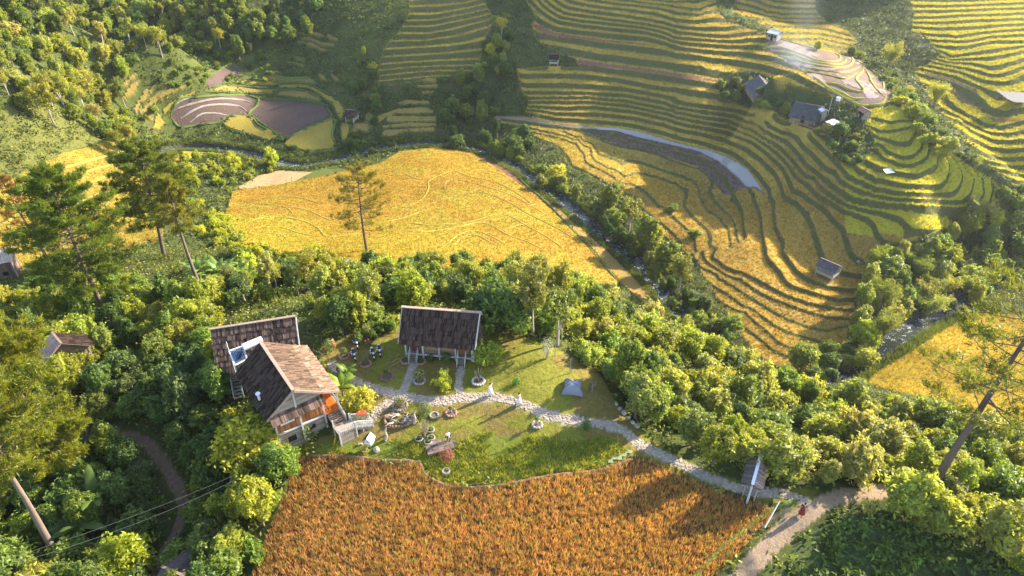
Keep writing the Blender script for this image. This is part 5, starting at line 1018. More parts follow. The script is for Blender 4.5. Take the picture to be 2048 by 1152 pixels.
# ------------------------------------------------------------------ the big gabled house in front
def gabled_house():
    org = Vector((-19.3, 45.0, -1.0)); e = empty('gabled_house', org, 0, 'large gabled wooden house with sunlit reddish right roof slope and porch stairs', 'house')
    fr = Fr((-19.3, 44.15), (-.585, .811))
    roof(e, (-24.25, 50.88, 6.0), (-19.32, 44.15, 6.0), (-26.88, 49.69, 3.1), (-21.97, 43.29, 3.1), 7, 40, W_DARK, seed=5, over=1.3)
    roof(e, (-24.25, 50.88, 6.0), (-19.32, 44.15, 6.0), (-22.18, 52.51, 4.25), (-17.51, 45.83, 4.25), 5, 44, W_SUNLIT, single=False, seed=6)
    roof(e, (-22.18, 52.51, 4.22), (-17.51, 45.83, 4.22), (-21.0, 53.65, 3.2), (-16.35, 47.1, 3.2), 4, 44, W_SUNLIT, single=False, seed=7)
    P = lambda x, y, z: Vector((x, y, z)) - org
    mb = MB(); mb.beam(P(-24.3, 50.95, 6.15), P(-19.27, 44.08, 6.15), .3, .08); mb.build('ridge_board', W_RIDGE, e)
    mb = MB(); mb.beam(P(-19.25, 44.1, 6.0), P(-17.4, 45.85, 4.2), .1, .22); mb.beam(P(-17.4, 45.85, 4.2), P(-16.3, 47.1, 3.15), .1, .22); mb.build('barge_board', W_RIDGE, e)
    mb = MB(); mb.beam(P(-19.3, 44.1, 6.0), P(-21.95, 43.25, 3.08), .1, .2); mb.build('barge_board', W_RIDGE, e)
    mb = MB(); mb.beam(P(-20.98, 53.7, 3.14), P(-16.3, 47.12, 3.14), .14, .16); mb.build('gutter', W_WHITE, e)
    fl, top, bt = 1.15, 3.0, -1.5; a0 = .75
    # front: gable planks, pent roof, upper wall, lower wall
    g = MB(); A, B, C = fr(a0 - .02, -2.5, 3.25) - org, fr(a0 - .02, 2.4, 4.0) - org, fr(a0 - .02, 0, 5.85) - org; B2 = fr(a0 - .02, 2.4, 3.25) - org; t = (fr(1, 0, 0) - fr(0, 0, 0)) * .06
    pts = [A, B2, B, C]; g.V = [tuple(p) for p in pts] + [tuple(p + t) for p in pts]; g.F = [[0, 1, 2, 3], [7, 6, 5, 4], [0, 4, 5, 1], [1, 5, 6, 2], [2, 6, 7, 3], [3, 7, 4, 0]]; g.build('gable', W_GREY, e)
    for k in range(9):
        z = 3.4 + k * .27; w = 2.35 * (5.85 - z) / 2.6; part(e, fr, org, 'gable_board', W_GREY, [(a0 - .06, a0 - .02, -w, min(w * 1.0, 2.35), z, z + .24)])
    part(e, fr, org, 'gable_post', W_WHITE, [(a0 - .16, a0 - .04, -.08, .08, 3.3, 5.6)])
    roof(e, fr(a0, -2.45, 3.5), fr(a0, 2.55, 3.6), fr(a0 - .75, -2.5, 2.85), fr(a0 - .75, 2.6, 2.95), 1, 26, W_BROWN, single=False, seed=8, over=1.1)
    plankwall(e, fr, org, a0 + .1, a0 + .1, -2.1, 2.3, fl, top + .2, W_ORANGE, 26)
    plankwall(e, fr, org, a0 + .1, a0 + .1, -2.1, 2.3, bt + .6, fl - .15, W_GREY, 9, vertical=False)
    wn = part(e, fr, org, 'window', W_WHITE, [(a0 - .02, a0 + .06, -1.7, -.35, 1.95, 2.55)])
    for k in range(6): part(wn, fr, org, 'louvre', WHITEM, [(a0 - .06, a0 - .02, -1.66 + k * .22, -1.47 + k * .22, 1.98, 2.52)])
    wn = part(e, fr, org, 'cellar_window', W_GREY, [(a0 + .0, a0 + .06, -1.45, -.45, -.55, .35)]); part(wn, fr, org, 'opening', DARKHOLE, [(a0 - .02, a0 - .002, -1.35, -.55, -.45, .25)])
    wn = part(e, fr, org, 'cellar_window', W_GREY, [(a0 + .0, a0 + .06, .75, 1.45, -.1, .55)]); part(wn, fr, org, 'opening', DARKHOLE, [(a0 - .02, a0 - .002, .82, 1.38, -.03, .48)])
    part(e, fr, org, 'stone_plinth', STONE, [(a0 - .12, a0 + .2, -2.25, 2.5, bt - .4, bt + .6)])
    for k in range(22): part(e, fr, org, 'bamboo_stake', simple('straw_bamboo', (.50, .40, .20), .5, 5), [(a0 - .24, a0 - .18, -2.2 + k * .21, -2.08 + k * .21, bt - .3, bt + .45 + .08 * (k % 3))])
    part(e, fr, org, 'floor_beam', W_WHITE, [(a0 - .14, a0 + .02, -2.25, 2.45, fl - .16, fl)]); part(e, fr, org, 'lower_sill', W_GREY, [(a0 - .1, a0 + .05, -2.2, 2.4, bt + .6, bt + .74)])
    for b_ in (-2.15, .15, 2.4): part(e, fr, org, 'post', W_WHITE, [(a0 - .18, a0 - .02, b_ - .08, b_ + .08, bt - .2, 3.3)])
    # left, back and right walls
    plankwall(e, fr, org, a0 + .2, 7.7, -2.1, -2.1, bt, top + .3, W_GREY, 36); part(e, fr, org, 'blue_panel', BLUEM, [(a0 + .1, 2.6, -2.2, -2.14, bt, .9)])
    plankwall(e, fr, org, 7.7, 7.7, -2.1, 2.3, bt, top + 1.0, W_GREY, 22); plankwall(e, fr, org, a0 + .2, 7.7, 2.3, 2.3, fl, top + 1.1, W_ORANGE, 34); plankwall(e, fr, org, a0 + .2, 7.7, 2.35, 2.35, bt, fl - .1, W_GREY, 30)
    for k in range(4): part(e, fr, org, 'wall_post', W_WHITE, [(1.2 + k * 2.1, 1.34 + k * 2.1, -2.25, -2.12, bt - .2, 3.3)])
    # porch along the right side
    for k in range(9): part(e, fr, org, 'floor_board', W_ORANGE2, [(.55, 7.7, 2.42 + k * .17, 2.57 + k * .17, fl - .08, fl)])
    part(e, fr, org, 'porch_beam', W_WHITE, [(.5, 7.7, 3.95, 4.05, fl - .25, fl - .02)])
    for a in (.75, 2.6, 4.5, 6.4, 7.7): part(e, fr, org, 'porch_post', W_WHITE, [(a - .07, a + .07, 3.85, 3.99, -1.2, 3.15)])
    mb = MB()
    for h in (.45, .85): mb.beam(fr(.8, 3.92, fl + h) - org, fr(7.6, 3.92, fl + h) - org, .05)
    for k in range(40): p = fr(.8 + k * .172, 3.92, fl) - org; mb.beam(p, p + Vector((0, 0, .85)), .025)
    mb.build('railing', W_WHITE, e)
    d = part(e, fr, org, 'door', W_ORANGE, [(2.4, 3.3, 2.32, 2.38, fl, 3.0)]); part(d, fr, org, 'handle', CHROME, [(3.15, 3.2, 2.38, 2.44, 2.0, 2.15)])
    stairs(e, fr, org, .5, 3.2, fl - .02, -.55, 3.35, .32, 1.15, 6, W_PLANK, (1,))
    part(e, fr, org, 'landing', W_GREY, [(-1.95, -.5, 2.6, 4.3, .2, .3)])
    for k in range(7): part(e, fr, org, 'landing_board', W_GREY, [(-1.98 - .03, -1.98, 2.6, 4.3, -1.15 + k * .195, -1.0 + k * .195)])
    for (a, b_) in ((-1.95, 2.62), (-1.95, 4.28), (-.55, 2.62), (-.55, 4.28)): part(e, fr, org, 'landing_post', W_WHITE, [(a - .09, a + .03, b_ - .07, b_ + .07, -1.5, 1.15)])
    mb = MB()
    for h in (.75,): mb.beam(fr(-1.95, 2.62, .3 + h) - org, fr(-1.95, 4.28, .3 + h) - org, .06)
    for k in range(9): p = fr(-1.95, 2.62 + k * .2, .3) - org; mb.beam(p, p + Vector((0, 0, .75)), .03)
    mb.build('landing_railing', W_WHITE, e)
    stairs(e, fr, org, -1.3, 4.3, .28, -1.5, 6.0, -.45, .95, 6, CONC, (-1, 1))
    mb = MB(); mb.beam(fr(-.8, 5.0, .95) - org, fr(-.85, 5.9, .6) - org, .45, .05); tag_ = mb.build('mat', REDCLOTH, None, origin=None); tag_.location = org; tag(tag_, 'orange red mat draped over the stair railing', 'mat')
    # white vent pipe and bleached patch on the dark slope
    mb = MB(); p = Vector((-22.95, 45.0, 4.1)) - org; mb.cyl(p, p + Vector((0, 0, .7)), .12, .12, 10); mb.ball(p + Vector((0, 0, .75)), .24, 10, 6, (1, 1, .6)); mb.build('roof_vent', WHITEM, e)
    return e
gabled_house()
def back_house():
    org = Vector((-26.2, 54.3, -.5)); e = empty('rear_house', org, 0, 'brown shingled house half hidden behind the gabled house and the solar water heater', 'house')
    fr = Fr((-26.2, 54.45), (.965, .262)); rz_, ez = 5.5, 2.8
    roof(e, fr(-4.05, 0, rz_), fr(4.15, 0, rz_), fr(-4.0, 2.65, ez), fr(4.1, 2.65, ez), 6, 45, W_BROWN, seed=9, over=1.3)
    roof(e, fr(4.15, 0, rz_), fr(-4.05, 0, rz_), fr(4.1, -2.65, ez), fr(-4.0, -2.65, ez), 6, 26, W_SUNLIT, single=False, seed=10)
    mb = MB(); mb.beam(fr(-4.1, 0, rz_ + .13) - org, fr(4.2, 0, rz_ + .13) - org, .3, .09); mb.build('ridge_board', W_RIDGE, e)
    mb = MB(); mb.beam(fr(4.2, 0, rz_) - org, fr(4.15, 2.65, ez) - org, .1, .22); mb.build('barge_board', W_WHITE, e)
    for a in (-3.5, 3.6): plankwall(e, fr, org, a, a, -2.0, 2.0, .8, 3.9, W_PLANK, 14)
    plankwall(e, fr, org, -3.5, 3.6, 2.0, 2.0, .8, 3.2, W_PLANK, 26); plankwall(e, fr, org, -3.5, 3.6, -2.0, -2.0, .8, 3.2, W_PLANK, 26); part(e, fr, org, 'floor_deck', W_GREY, [(-3.6, 3.7, -2.1, 2.3, .66, .8)])
    for a in (-3.5, -1.2, 1.2, 3.6):
        for b_ in (-2.05, 2.25): part(e, fr, org, 'post', W_WHITE, [(a - .08, a + .08, b_ - .08, b_ + .08, -1.2, 2.95)])
    stairs(e, fr, org, -2.5, 2.3, .75, -2.5, 3.6, -.9, .8, 6, W_GREY, (-1, 1))
back_house()
def solar():
    e = empty('solar_water_heater', (-25.9, 49.9, 3.0), 0, 'white solar water heater tank and dark glass panel behind the gabled roof', 'water heater'); o = e.location
    A, B = [Vector((*at_z(*p, 5.6), 5.6)) - o for p in ((486, 695), (524, 679))]
    mb = MB(); mb.cyl(A, B, .36, .36, 18); mb.build('tank', WHITEM, e, smooth=False)
    TL, TR, BL, BR = [Vector((*at_z(px, py, z), z)) - o for px, py, z in ((458, 702, 5.2), (486, 692, 5.2), (470, 731, 4.1), (494, 717, 4.1))]
    mb = MB(); mb.slab(BL, BR, TR, TL, .08); mb.build('panel', GLASSP, e)
    mb = MB(); n = (BR - BL).cross(TL - BL).normalized() * .03
    for a, b in ((TL, TR), (TR, BR), (BR, BL), (BL, TL)): mb.beam(a + n, b + n, .1, .1)
    mb.build('panel_frame', WHITEM, e)
    mb = MB()
    for k in range(1, 9): t = k / 9; mb.beam(TL.lerp(TR, t) + n, BL.lerp(BR, t) + n, .025)
    mb.build('glass_tube_row', CHROME, e)
    mb = MB()
    for p in (A, B, TL, TR, BL, BR): mb.beam(p - Vector((0, 0, .1)), Vector((p.x, p.y, -1.0)), .06)
    mb.beam(A - Vector((0, 0, .4)), B - Vector((0, 0, .4)), .08); mb.beam(BL, BR, .08); mb.beam(A - Vector((0, 0, .4)), TL, .05); mb.beam(Vector((A.x, A.y, 1.2)), Vector((BL.x, BL.y, 1.2)), .05); mb.build('stand', W_WHITE, e)
    mb = MB(); mb.beam(TL, TL + Vector((-.1, .2, 1.0)), .04); mb.build('vent_pipe', WHITEM, e)
solar()
# ------------------------------------------------------------------ gate roof over the stone path
def gate():
    g = P3(1503, 985); e = empty('gate_roof', (g.x, g.y + 1, g.z), 0, 'small gabled plank roof over the stone path with a white ridge board', 'gate'); o = e.location; z = g.z
    V_ = lambda px, py, zz: Vector((*[float(c_) for c_ in at_z(px, py, zz)], zz)); rz_ = z + 2.1; ez_ = z + 1.25
    rl, rr = V_(1520.5, 913.6, rz_), V_(1505, 969, rz_); L0, L1 = V_(1495.5, 914, ez_), V_(1482, 966, ez_); R0, R1 = V_(1539, 927, ez_), V_(1526, 981.6, ez_)
    for (e0, e1, m) in ((L0, L1, simple('shaded_grey_plank', (.13, .105, .10), .6, 4, .85)), (R0, R1, simple('sunlit_pinkish_plank', (.38, .26, .21), .6, 4, .85))):  # one plank roof; its sun and shade sides are put into the colours
        n = (rr - rl).cross(e0 - rl).normalized(); n = n if n.z > 0 else -n
        for k in range(13):
            t0, t1 = k / 13 + .006, (k + 1) / 13 - .006; mb = MB(); h = n * random.uniform(.0, .04); mb.slab(rl.lerp(rr, t0) - o + h, rl.lerp(rr, t1) - o + h, e0.lerp(e1, t1) - o + h, e0.lerp(e1, t0) - o + h, .03); mb.build('roof_plank', m, e)
    mb = MB(); mb.beam(rl - o + Vector((.02, .04, .06)), rr - o + Vector((-.02, -.04, .06)), .26, .06); mb.build('ridge_board', WHITEM, e)
    d = (rr - rl).normalized(); sd = Vector((d.y, -d.x, 0))
    for t in (.12, .9):
        c = rl.lerp(rr, t)
        for s in (-.5, .5): mb = MB(); p = c + sd * s; mb.cyl(Vector((p.x, p.y, z - .2)) - o, Vector((p.x, p.y, ez_ + .1)) - o, .07, .06, 8); mb.build('post', W_GREY, e)
        mb = MB(); mb.beam(Vector((c.x, c.y, ez_)) + sd * .8 - o, Vector((c.x, c.y, ez_)) - sd * .8 - o, .1); mb.beam(Vector((c.x, c.y, ez_)) - o, Vector((c.x, c.y, rz_ - .05)) - o, .08); mb.build('tie_beam', W_GREY, e)
    mb = MB(); p = rr + d * .1; mb.cyl(Vector((p.x, p.y, z - .3)) - o, Vector((p.x, p.y, rz_ - .1)) - o, .1, .09, 10); mb.build('front_post', simple('grey_white_post', (.5, .5, .52), .2, 4), e)
gate()
# ------------------------------------------------------------------ smaller and farther buildings
def gable(name, rp, zr, half, drop, label, cat, roofm, wallm, rows_=5, cols=16, wall_in=.6, open_=False, backm=None, eave_ext=.4, single=False):
    """rp: the two ridge ends in the photograph; zr: ridge height above the ground there"""
    A0 = hit(rp[0][0], rp[0][1], lambda x, y: HZ(x, y) + zr); B0 = hit(rp[1][0], rp[1][1], lambda x, y: HZ(x, y) + zr)
    A, B = [Vector((float(q_[0][0]), float(q_[1][0]), 0)) for q_ in (A0, B0)]; c = (A + B) / 2; d = (B - A).normalized(); Ln = (B - A).length
    fr = Fr((c.x, c.y), (d.x, d.y)); gm = float(HZ(c.x, c.y)); g = max(gm - .5, min(float(HZ(*fr(a, b, 0)[:2])) for a in (-Ln * .4, Ln * .4) for b in (-half * .7, half * .7))); z = gm + zr
    org = Vector((c.x, c.y, gm)); e = empty(name, org, 0, label, cat)
    roof(e, fr(-Ln / 2, 0, z), fr(Ln / 2, 0, z), fr(-Ln / 2, half, z - drop), fr(Ln / 2, half, z - drop), rows_, cols, roofm, single=single, seed=int(rp[0][0]))
    roof(e, fr(Ln / 2, 0, z), fr(-Ln / 2, 0, z), fr(Ln / 2, -half, z - drop), fr(-Ln / 2, -half, z - drop), rows_, cols, backm or roofm, single=False, seed=int(rp[0][1]))
    mb = MB(); mb.beam(fr(-Ln / 2 - .05, 0, z + .1) - org, fr(Ln / 2 + .05, 0, z + .1) - org, .22, .07); mb.build('ridge_board', W_RIDGE, e)
    la, lb = Ln / 2 - wall_in, half - eave_ext; wz = z - drop + .15
    for a in (-la, la):
        for b in (-lb, lb): part(e, fr, org, 'post', W_WHITE if open_ else W_GREY, [(a - .08, a + .08, b - .08, b + .08, g - .4, wz + .1)])
    if open_:
        plankwall(e, fr, org, -la, la, lb, lb, gm + .75, gm + 1.25, wallm, 3, vertical=False, name='rail_wall'); part(e, fr, org, 'floor_deck', W_GREY, [(-la, la, -lb, lb, gm + .62, gm + .72)])
        plankwall(e, fr, org, -la, la, -lb, -lb, gm + .7, wz, wallm, 14)
        plankwall(e, fr, org, la, la, -lb, lb, gm + .75, gm + 1.4, wallm, 3, vertical=False, name='rail_wall')
    else:
        for b in (-lb, lb): plankwall(e, fr, org, -la, la, b, b, g - .3, wz, wallm, 18)
        for a in (-la, la):
            plankwall(e, fr, org, a, a, -lb, lb, g - .3, wz, wallm, 10)
            gb = MB(); q_ = [fr(a, -lb, wz) - org, fr(a, lb, wz) - org, fr(a, 0, z - .15) - org]; t = (fr(1, 0, 0) - fr(0, 0, 0)) * .05; gb.V = [tuple(p) for p in q_] + [tuple(p + t) for p in q_]; gb.F = [[0, 1, 2], [5, 4, 3], [0, 3, 4, 1], [1, 4, 5, 2], [2, 5, 3, 0]]; gb.build('gable', wallm, e)
        part(e, fr, org, 'door', DARKHOLE, [(-.4, .4, lb + .03, lb + .06, gm, gm + 1.7)])
        for a in (-la * .6, la * .6): part(e, fr, org, 'window', DARKHOLE, [(a - .35, a + .35, lb + .03, lb + .06, gm + .8, gm + 1.4)])
    return e
MUD = simple('earth_wall', (.24, .175, .115), .5, 3, .95, .4)
gable('farmhouse', [(1519,149),(1574,177)], 3.3, 3.8, 2.2, 'upper farmhouse with a ribbed grey roof and pale curved gable edge', 'house', GREYTILE, MUD, 8, 22)
gable('farmhouse', [(1594,184),(1650,209)], 3.5, 4.3, 2.5, 'larger lower farmhouse with a plain dark grey roof beside the smoke', 'house', GREYTILE, MUD, 8, 22)
gable('terrace_hut', [(1642,516),(1681,533)], 3.4, 1.7, 1.1, 'grey-roofed open stilt hut among the golden terraces', 'hut', simple('slate_shingle', (.11, .10, .11), .7, 5), W_WHITE, 4, 14, .3, True, eave_ext=.3, single=True)
gable('terrace_hut', [(1099,108),(1119,109)], 3.2, 1.9, 1.2, 'small dark-roofed open hut beside the bare terrace strip', 'hut', W_DARK, W_WHITE, 4, 12, .3, True, eave_ext=.4)
gable('paddy_hut', [(692,219),(712,221)], 3.6, 2.2, 1.5, 'small black-roofed hut beside the ploughed paddy', 'hut', W_DARK, W_GREY, 4, 12, .4, True, eave_ext=.5)
gable('ridge_shed', [(1541,58),(1563,63)], 2.6, 1.9, .7, 'white metal-roofed shed on the crest above the muddy paddies', 'shed', WHITEM, W_WHITE, 1, 8, .3)
gable('thatched_house', [(104,664),(122,686)], 4.6, 2.6, 1.9, 'house roof with one sunlit pink slope buried in the left trees', 'house', simple('pink_sunlit_board', (.50, .33, .25), .4, 4), W_PLANK, 5, 14, backm=W_DARK)  # sunlight on the front slope is put into its pale pink
gable('hidden_house', [(612,556),(700,540)], 3.0, 2.4, 1.5, 'dark roof edge showing through the thicket behind the houses', 'house', simple('blue_grey_shingle', (.10, .11, .13), .5, 4), W_PLANK, 5, 18, backm=W_SUNLIT)
gable('edge_barn', [(-90,512),(24,500)], 4.2, 2.2, 1.2, 'weathered plank barn with a pale roof edge at the left picture edge', 'barn', simple('bleached_roof_board', (.45, .36, .29), .4, 4), W_PLANK, 3, 20, .4)
gable('corrugated_roof_shed', [(330,1145),(410,1165)], 3.0, 2.2, .9, 'brown corrugated shed roof at the bottom edge by the dirt path', 'shed', simple('rusty_brown_sheet', (.13, .085, .075), .5, 4), W_PLANK, 1, 26, .3)
gable('farm_outhouse', [(1725,214),(1738,222)], 2.2, 1.2, .6, 'tiny red-roofed outhouse at the edge of the farm below the paddies', 'shed', simple('rose_roof', (.40, .17, .15), .4, 4), W_GREY, 1, 8, .2)
gable('grey_outhouse', [(1644,215),(1652,219)], 3.0, .9, .5, 'narrow pale grey outhouse beside the larger farmhouse gable', 'shed', WHITEM, CONC, 1, 6, .15)
def canopy():
    p = P3(1662, 262); e = empty('white_canopy', p, .5, 'square white sheet canopy on posts in front of the farm', 'canopy'); b = MB(); b.slab((-1.4, -1.2, 2.1), (1.4, -1.2, 2.3), (1.4, 1.2, 2.4), (-1.4, 1.2, 2.2), .05); b.build('sheet', WHITEM, e)
    for a in (-1.25, 1.25):
        for c in (-1.05, 1.05): m = MB(); m.beam((a, c, -.4), (a, c, 2.2), .08); m.build('post', W_WHITE, e)
    m = MB(); m.box(-1.2, 1.2, -1.0, 1.0, .1, .35); m.build('platform', CONC, e)
canopy()
def yard():
    pts = [(1585,233),(1600,228),(1632,240),(1655,245),(1672,262),(1660,275),(1630,262),(1600,247)]; V = []
    for p in pts: V.append(P3(*p) + Vector((0, 0, .3)))
    b = MB(); b.V = [tuple(v) for v in V] + [(v.x, v.y, v.z - 1.2) for v in V]; n = len(V); b.F = [list(range(n))[::-1]] + [[i, (i + 1) % n, n + (i + 1) % n, n + i] for i in range(n)]
    tag(b.build('farmyard', simple('red_earth', (.27, .16, .11), .5, 2, .95)), 'bare reddish earth yard in front of the farmhouses', kind='structure')
yard()
b = MB(); p = P3(1777, 349); e = empty('white_tarp', p, .2, 'white plastic sheet lying on the terrace bank of the sunny ridge', 'tarp'); b.slab((-1.3, -.7, .7), (1.3, -.75, .75), (1.2, .8, 1.0), (-1.2, .75, 1.05), .04); b.build('sheet', WHITEM, e)
# ------------------------------------------------------------------ water, bunds, stones
def water_mat(name, col, foam=0.0, rough=.08, wave=.06, wscale=3.0, deep=None):
    m, t = nodes(name); geo = N(t, 'ShaderNodeNewGeometry'); n1 = N(t, 'ShaderNodeTexNoise', inp={'Scale': wscale, 'Detail': 5.0}); L(t, geo.outputs['Position'], n1.inputs['Vector'])
    n2 = N(t, 'ShaderNodeTexNoise', inp={'Scale': .55, 'Detail': 7.0, 'Roughness': .7, 'Distortion': 1.2}); L(t, geo.outputs['Position'], n2.inputs['Vector'])
    p = N(t, 'ShaderNodeBsdfPrincipled', inp={'Roughness': rough, 'Specular IOR Level': .6}); c = (col)
    if foam:
        r = N(t, 'ShaderNodeMapRange', inp={'From Min': foam, 'From Max': foam + .03}); L(t, n2.outputs[0], r.inputs[0]); n3 = N(t, 'ShaderNodeTexNoise', inp={'Scale': 2.6, 'Detail': 4.0, 'Distortion': 2.0}); L(t, geo.outputs['Position'], n3.inputs['Vector'])
        r3 = N(t, 'ShaderNodeMapRange', inp={'From Min': .52, 'From Max': .60}); L(t, n3.outputs[0], r3.inputs[0]); f = math_(t, 'MULTIPLY', r.outputs[0], r3.outputs[0])
        L(t, mixc(t, f, col, (.75, .76, .78)), p.inputs['Base Color']); L(t, math_(t, 'MULTIPLY_ADD', f, .6, rough), p.inputs['Roughness'])
    elif deep:
        r = N(t, 'ShaderNodeMapRange', inp={'From Min': .42, 'From Max': .6}); L(t, n2.outputs[0], r.inputs[0]); L(t, mixc(t, r.outputs[0], col, deep), p.inputs['Base Color']); L(t, math_(t, 'MULTIPLY_ADD', r.outputs[0], .5, rough), p.inputs['Roughness'])
    else: p.inputs['Base Color'].default_value = (*col, 1)
    b = N(t, 'ShaderNodeBump', inp={'Strength': wave, 'Distance': .2}); L(t, n1.outputs[0], b.inputs['Height']); L(t, b.outputs[0], p.inputs['Normal'])
    o = N(t, 'ShaderNodeOutputMaterial'); L(t, p.outputs[0], o.inputs[0]); return m
def sheet(name, label, mask, zz, m):
    f = mask[:-1, :-1] & mask[1:, 1:] & mask[:-1, 1:] & mask[1:, :-1]; fq = quads[f.ravel()]
    if not len(fq): return
    u, inv = np.unique(fq, return_inverse=True); V = np.c_[XX.ravel()[u], YY.ravel()[u], zz.ravel()[u]]
    tag(link(name, np_mesh(name, V, inv.reshape(-1, 4), smooth=True), m=m), label, kind='structure')
sheet('stream_water', 'dark rushing stream with white rapids winding through the valley', DR < rw_ + .45, ZB - .42, water_mat('stream', (.035, .042, .035), .54, .2, .35, 4))
PALEW = water_mat('still_water', (.36, .33, .30), 0, .06, .03, 3)
sheet('flooded_terrace', 'pale water lying in the long curved terrace channel', chan, ZB + .05, PALEW)
pond = inpoly(PX, PY, q(1648,0,[(1680,1010),(1800,1030),(1900,1000),(2000,970),(2100,950),(2100,1110),(1980,1120),(1900,1145),(1820,1125),(1740,1080)])); sheet('pond', 'bright white pond on the far terraces at the right', pond, ZT * 0 + float(ZB[pond].max()) + .1, PALEW)
gp = q(1024,768,[(550,470),(600,430),(680,395),(740,395),(745,415),(700,440),(640,475),(560,492)],3); gpm = inpoly(PX, PY, gp); sheet('garden_pond', 'small milky green garden pond beside the brown field corner', gpm, ZT * 0 + float(ZT[gpm].mean()) + .12, water_mat('pond_water', (.30, .33, .20), 0, .15, .03, 3))
SHEEN = water_mat('wet_paddy', (.34, .24, .20), 0, .12, .05, 2, deep=(.24, .155, .115))
pdm = inpoly(PX, PY, P_PADDY); wet = pdm & (n_mid + .7 * n_big > -.02); sheet('paddy_water', 'thin sheets of water shining in the muddy harvested paddies', wet, ZB + .07, SHEEN)
def bund(pts, w, h, m, label=None, name='paddy_bund', step=5, wob=.12):
    r = smooth_line(pts, step); x, y, z = hit(r[:, 0], r[:, 1], HZ); C = np.c_[x, y]; T = np.gradient(C, axis=0); T /= np.linalg.norm(T, axis=1)[:, None] + 1e-9; Nn = np.c_[-T[:, 1], T[:, 0]]; rng = np.random.default_rng(len(r)); n = len(C)
    prof = [(-.5, -.25), (-.32, .75), (0, 1), (.32, .75), (.5, -.25)]; V = []
    wv = w * (1 + wob * 2 * rng.normal(size=n) * .5); hv = h * (1 + wob * rng.normal(size=n)); ends = np.minimum(np.arange(n), np.arange(n)[::-1]); tp = np.clip(ends / 3, .3, 1)
    for a, b in prof:
        P = C + Nn * (a * wv * tp)[:, None]; V.append(np.c_[P, HZ(C[:, 0], C[:, 1]) + b * hv * (tp if b > 0 else 1) + .0])
    V = np.stack(V, 1).reshape(-1, 3); k = len(prof); F = [[i * k + j, (i + 1) * k + j, (i + 1) * k + j + 1, i * k + j + 1] for i in range(n - 1) for j in range(k - 1)]
    me = np_mesh(name, V, np.array(F), smooth=True); o = link(name, me, m=m); tag(o, label or 'grassy bund between the paddies', kind='structure'); return o
BUNDY = simple('sunlit_grass_bund', (.30, .27, .04), .6, 2.5, .9, .8, bdist=.08); BUNDG = simple('green_bund', (.10, .14, .03), .7, 2.5, .9, .8, bdist=.08); BUNDR = simple('rice_edge', (0.34, .265, .045), .5, 2.5, .9, .8, bdist=.08)
for p in ([(900,480),(1100,490),(1300,560),(1450,620),(1650,630),(1690,590),(1640,550),(1400,490),(1170,430),(1030,390)],[(1000,520),(1200,550),(1400,630),(1600,660),(1720,650),(1750,600),(1690,560)],[(1030,560),(1250,620),(1500,680),(1730,690),(1810,650),(1810,590),(1700,550)],
          [(1290,650),(1330,690),(1600,740),(1750,740),(1860,700),(1920,660)],[(1330,710),(1420,750),(1600,780),(1720,810),(1800,790),(1870,740)],[(1520,850),(1650,860),(1800,920),(1930,940),(1900,880),(1850,810),(1920,730),(1930,660)],[(1380,760),(1520,860),(1640,950),(1800,1030),(1900,1080),(2048,1075)],[(1820,600),(1920,660),(1990,680),(2048,720)]):
    bund(q(1350,0,p), .75, .35, BUNDY, 'sunlit curved bund of the muddy ridge-top paddies')
for p in ([(330,1060),(500,1080),(600,1050),(640,980)],[(620,990),(540,920),(490,850),(450,760),(400,680)],[(450,1000),(300,1010),(200,960),(0,870)],[(690,840),(640,800),(540,720),(400,660),(300,600)],[(600,960),(610,900),(590,800),(500,740)]): bund(q(1648,0,p), .75, .35, BUNDY, 'sunlit curved bund of the muddy ridge-top paddies')
for p in ([(0,1000 - 265),(220,640),(430,560),(700,490),(850,490),(1100,580),(1300,700),(1600,850),(1850,1000)],[(0,805),(100,800),(300,820),(700,790),(950,720),(1100,720),(1300,830),(1500,940),(1700,1080)],[(0,885),(300,885),(600,840),(800,795),(950,830),(1100,920),(1300,990),(1500,1090)],[(470,1020),(600,920),(750,880),(850,900),(1000,970),(1120,1040)],[(530,1040),(650,940),(780,925),(1000,1040)],
          [(60,640),(220,560),(290,450),(295,370),(430,300),(560,270),(700,320),(1000,390),(1250,530),(1400,650)],[(500,540),(460,450),(475,375),(620,360),(850,420),(1100,500),(1300,600),(1500,720)],[(0,280),(60,300),(170,345),(270,355)],[(280,95),(420,78),(600,90),(720,120),(775,200)],[(700,265),(900,260),(1150,345)],[(1250,640),(1450,590)],[(1050,860),(1230,820),(1480,780)],[(850,920),(980,870)]):
    bund(q(800,290,p), .45, .15, BUNDR, 'low rice covered step edge in the golden field', 'field_step')
for p in ([(230,560),(500,535),(750,540),(1000,610)],[(270,640),(600,630),(850,670),(1000,740),(1130,790)],[(230,790),(400,740),(600,745),(800,780),(950,850),(1040,940),(1200,930),(1400,900)],[(260,850),(550,840),(750,900),(950,940)],[(230,880),(450,905),(600,930),(640,1010)],[(1000,390),(1020,440),(1100,450)],[(1600,800),(1850,740),(2048,660)],[(170,520),(190,580),(600,635),(720,740)]):
    bund(q(450,290,p), .45, .15, BUNDR, 'low rice covered step edge in the golden field', 'field_step')
for c, poly in PATCHES[:13]:
    bund(list(poly) + [poly[0]], .8, .4, BUNDG, 'dark grassy bund round a small valley paddy')
for p in ([(-300,590),(-150,505),(100,470)],[(-280,620),(-100,560),(150,505),(400,510),(560,560)],[(-200,700),(0,590),(200,560),(400,580),(500,650)],[(-100,740),(0,665),(130,650),(300,670)]): bund(q(400,100,p), .5, .4, simple('stone_bund', (.30, .26, .22), .6, 2, .9), 'pale stone edge of the ploughed paddy steps')
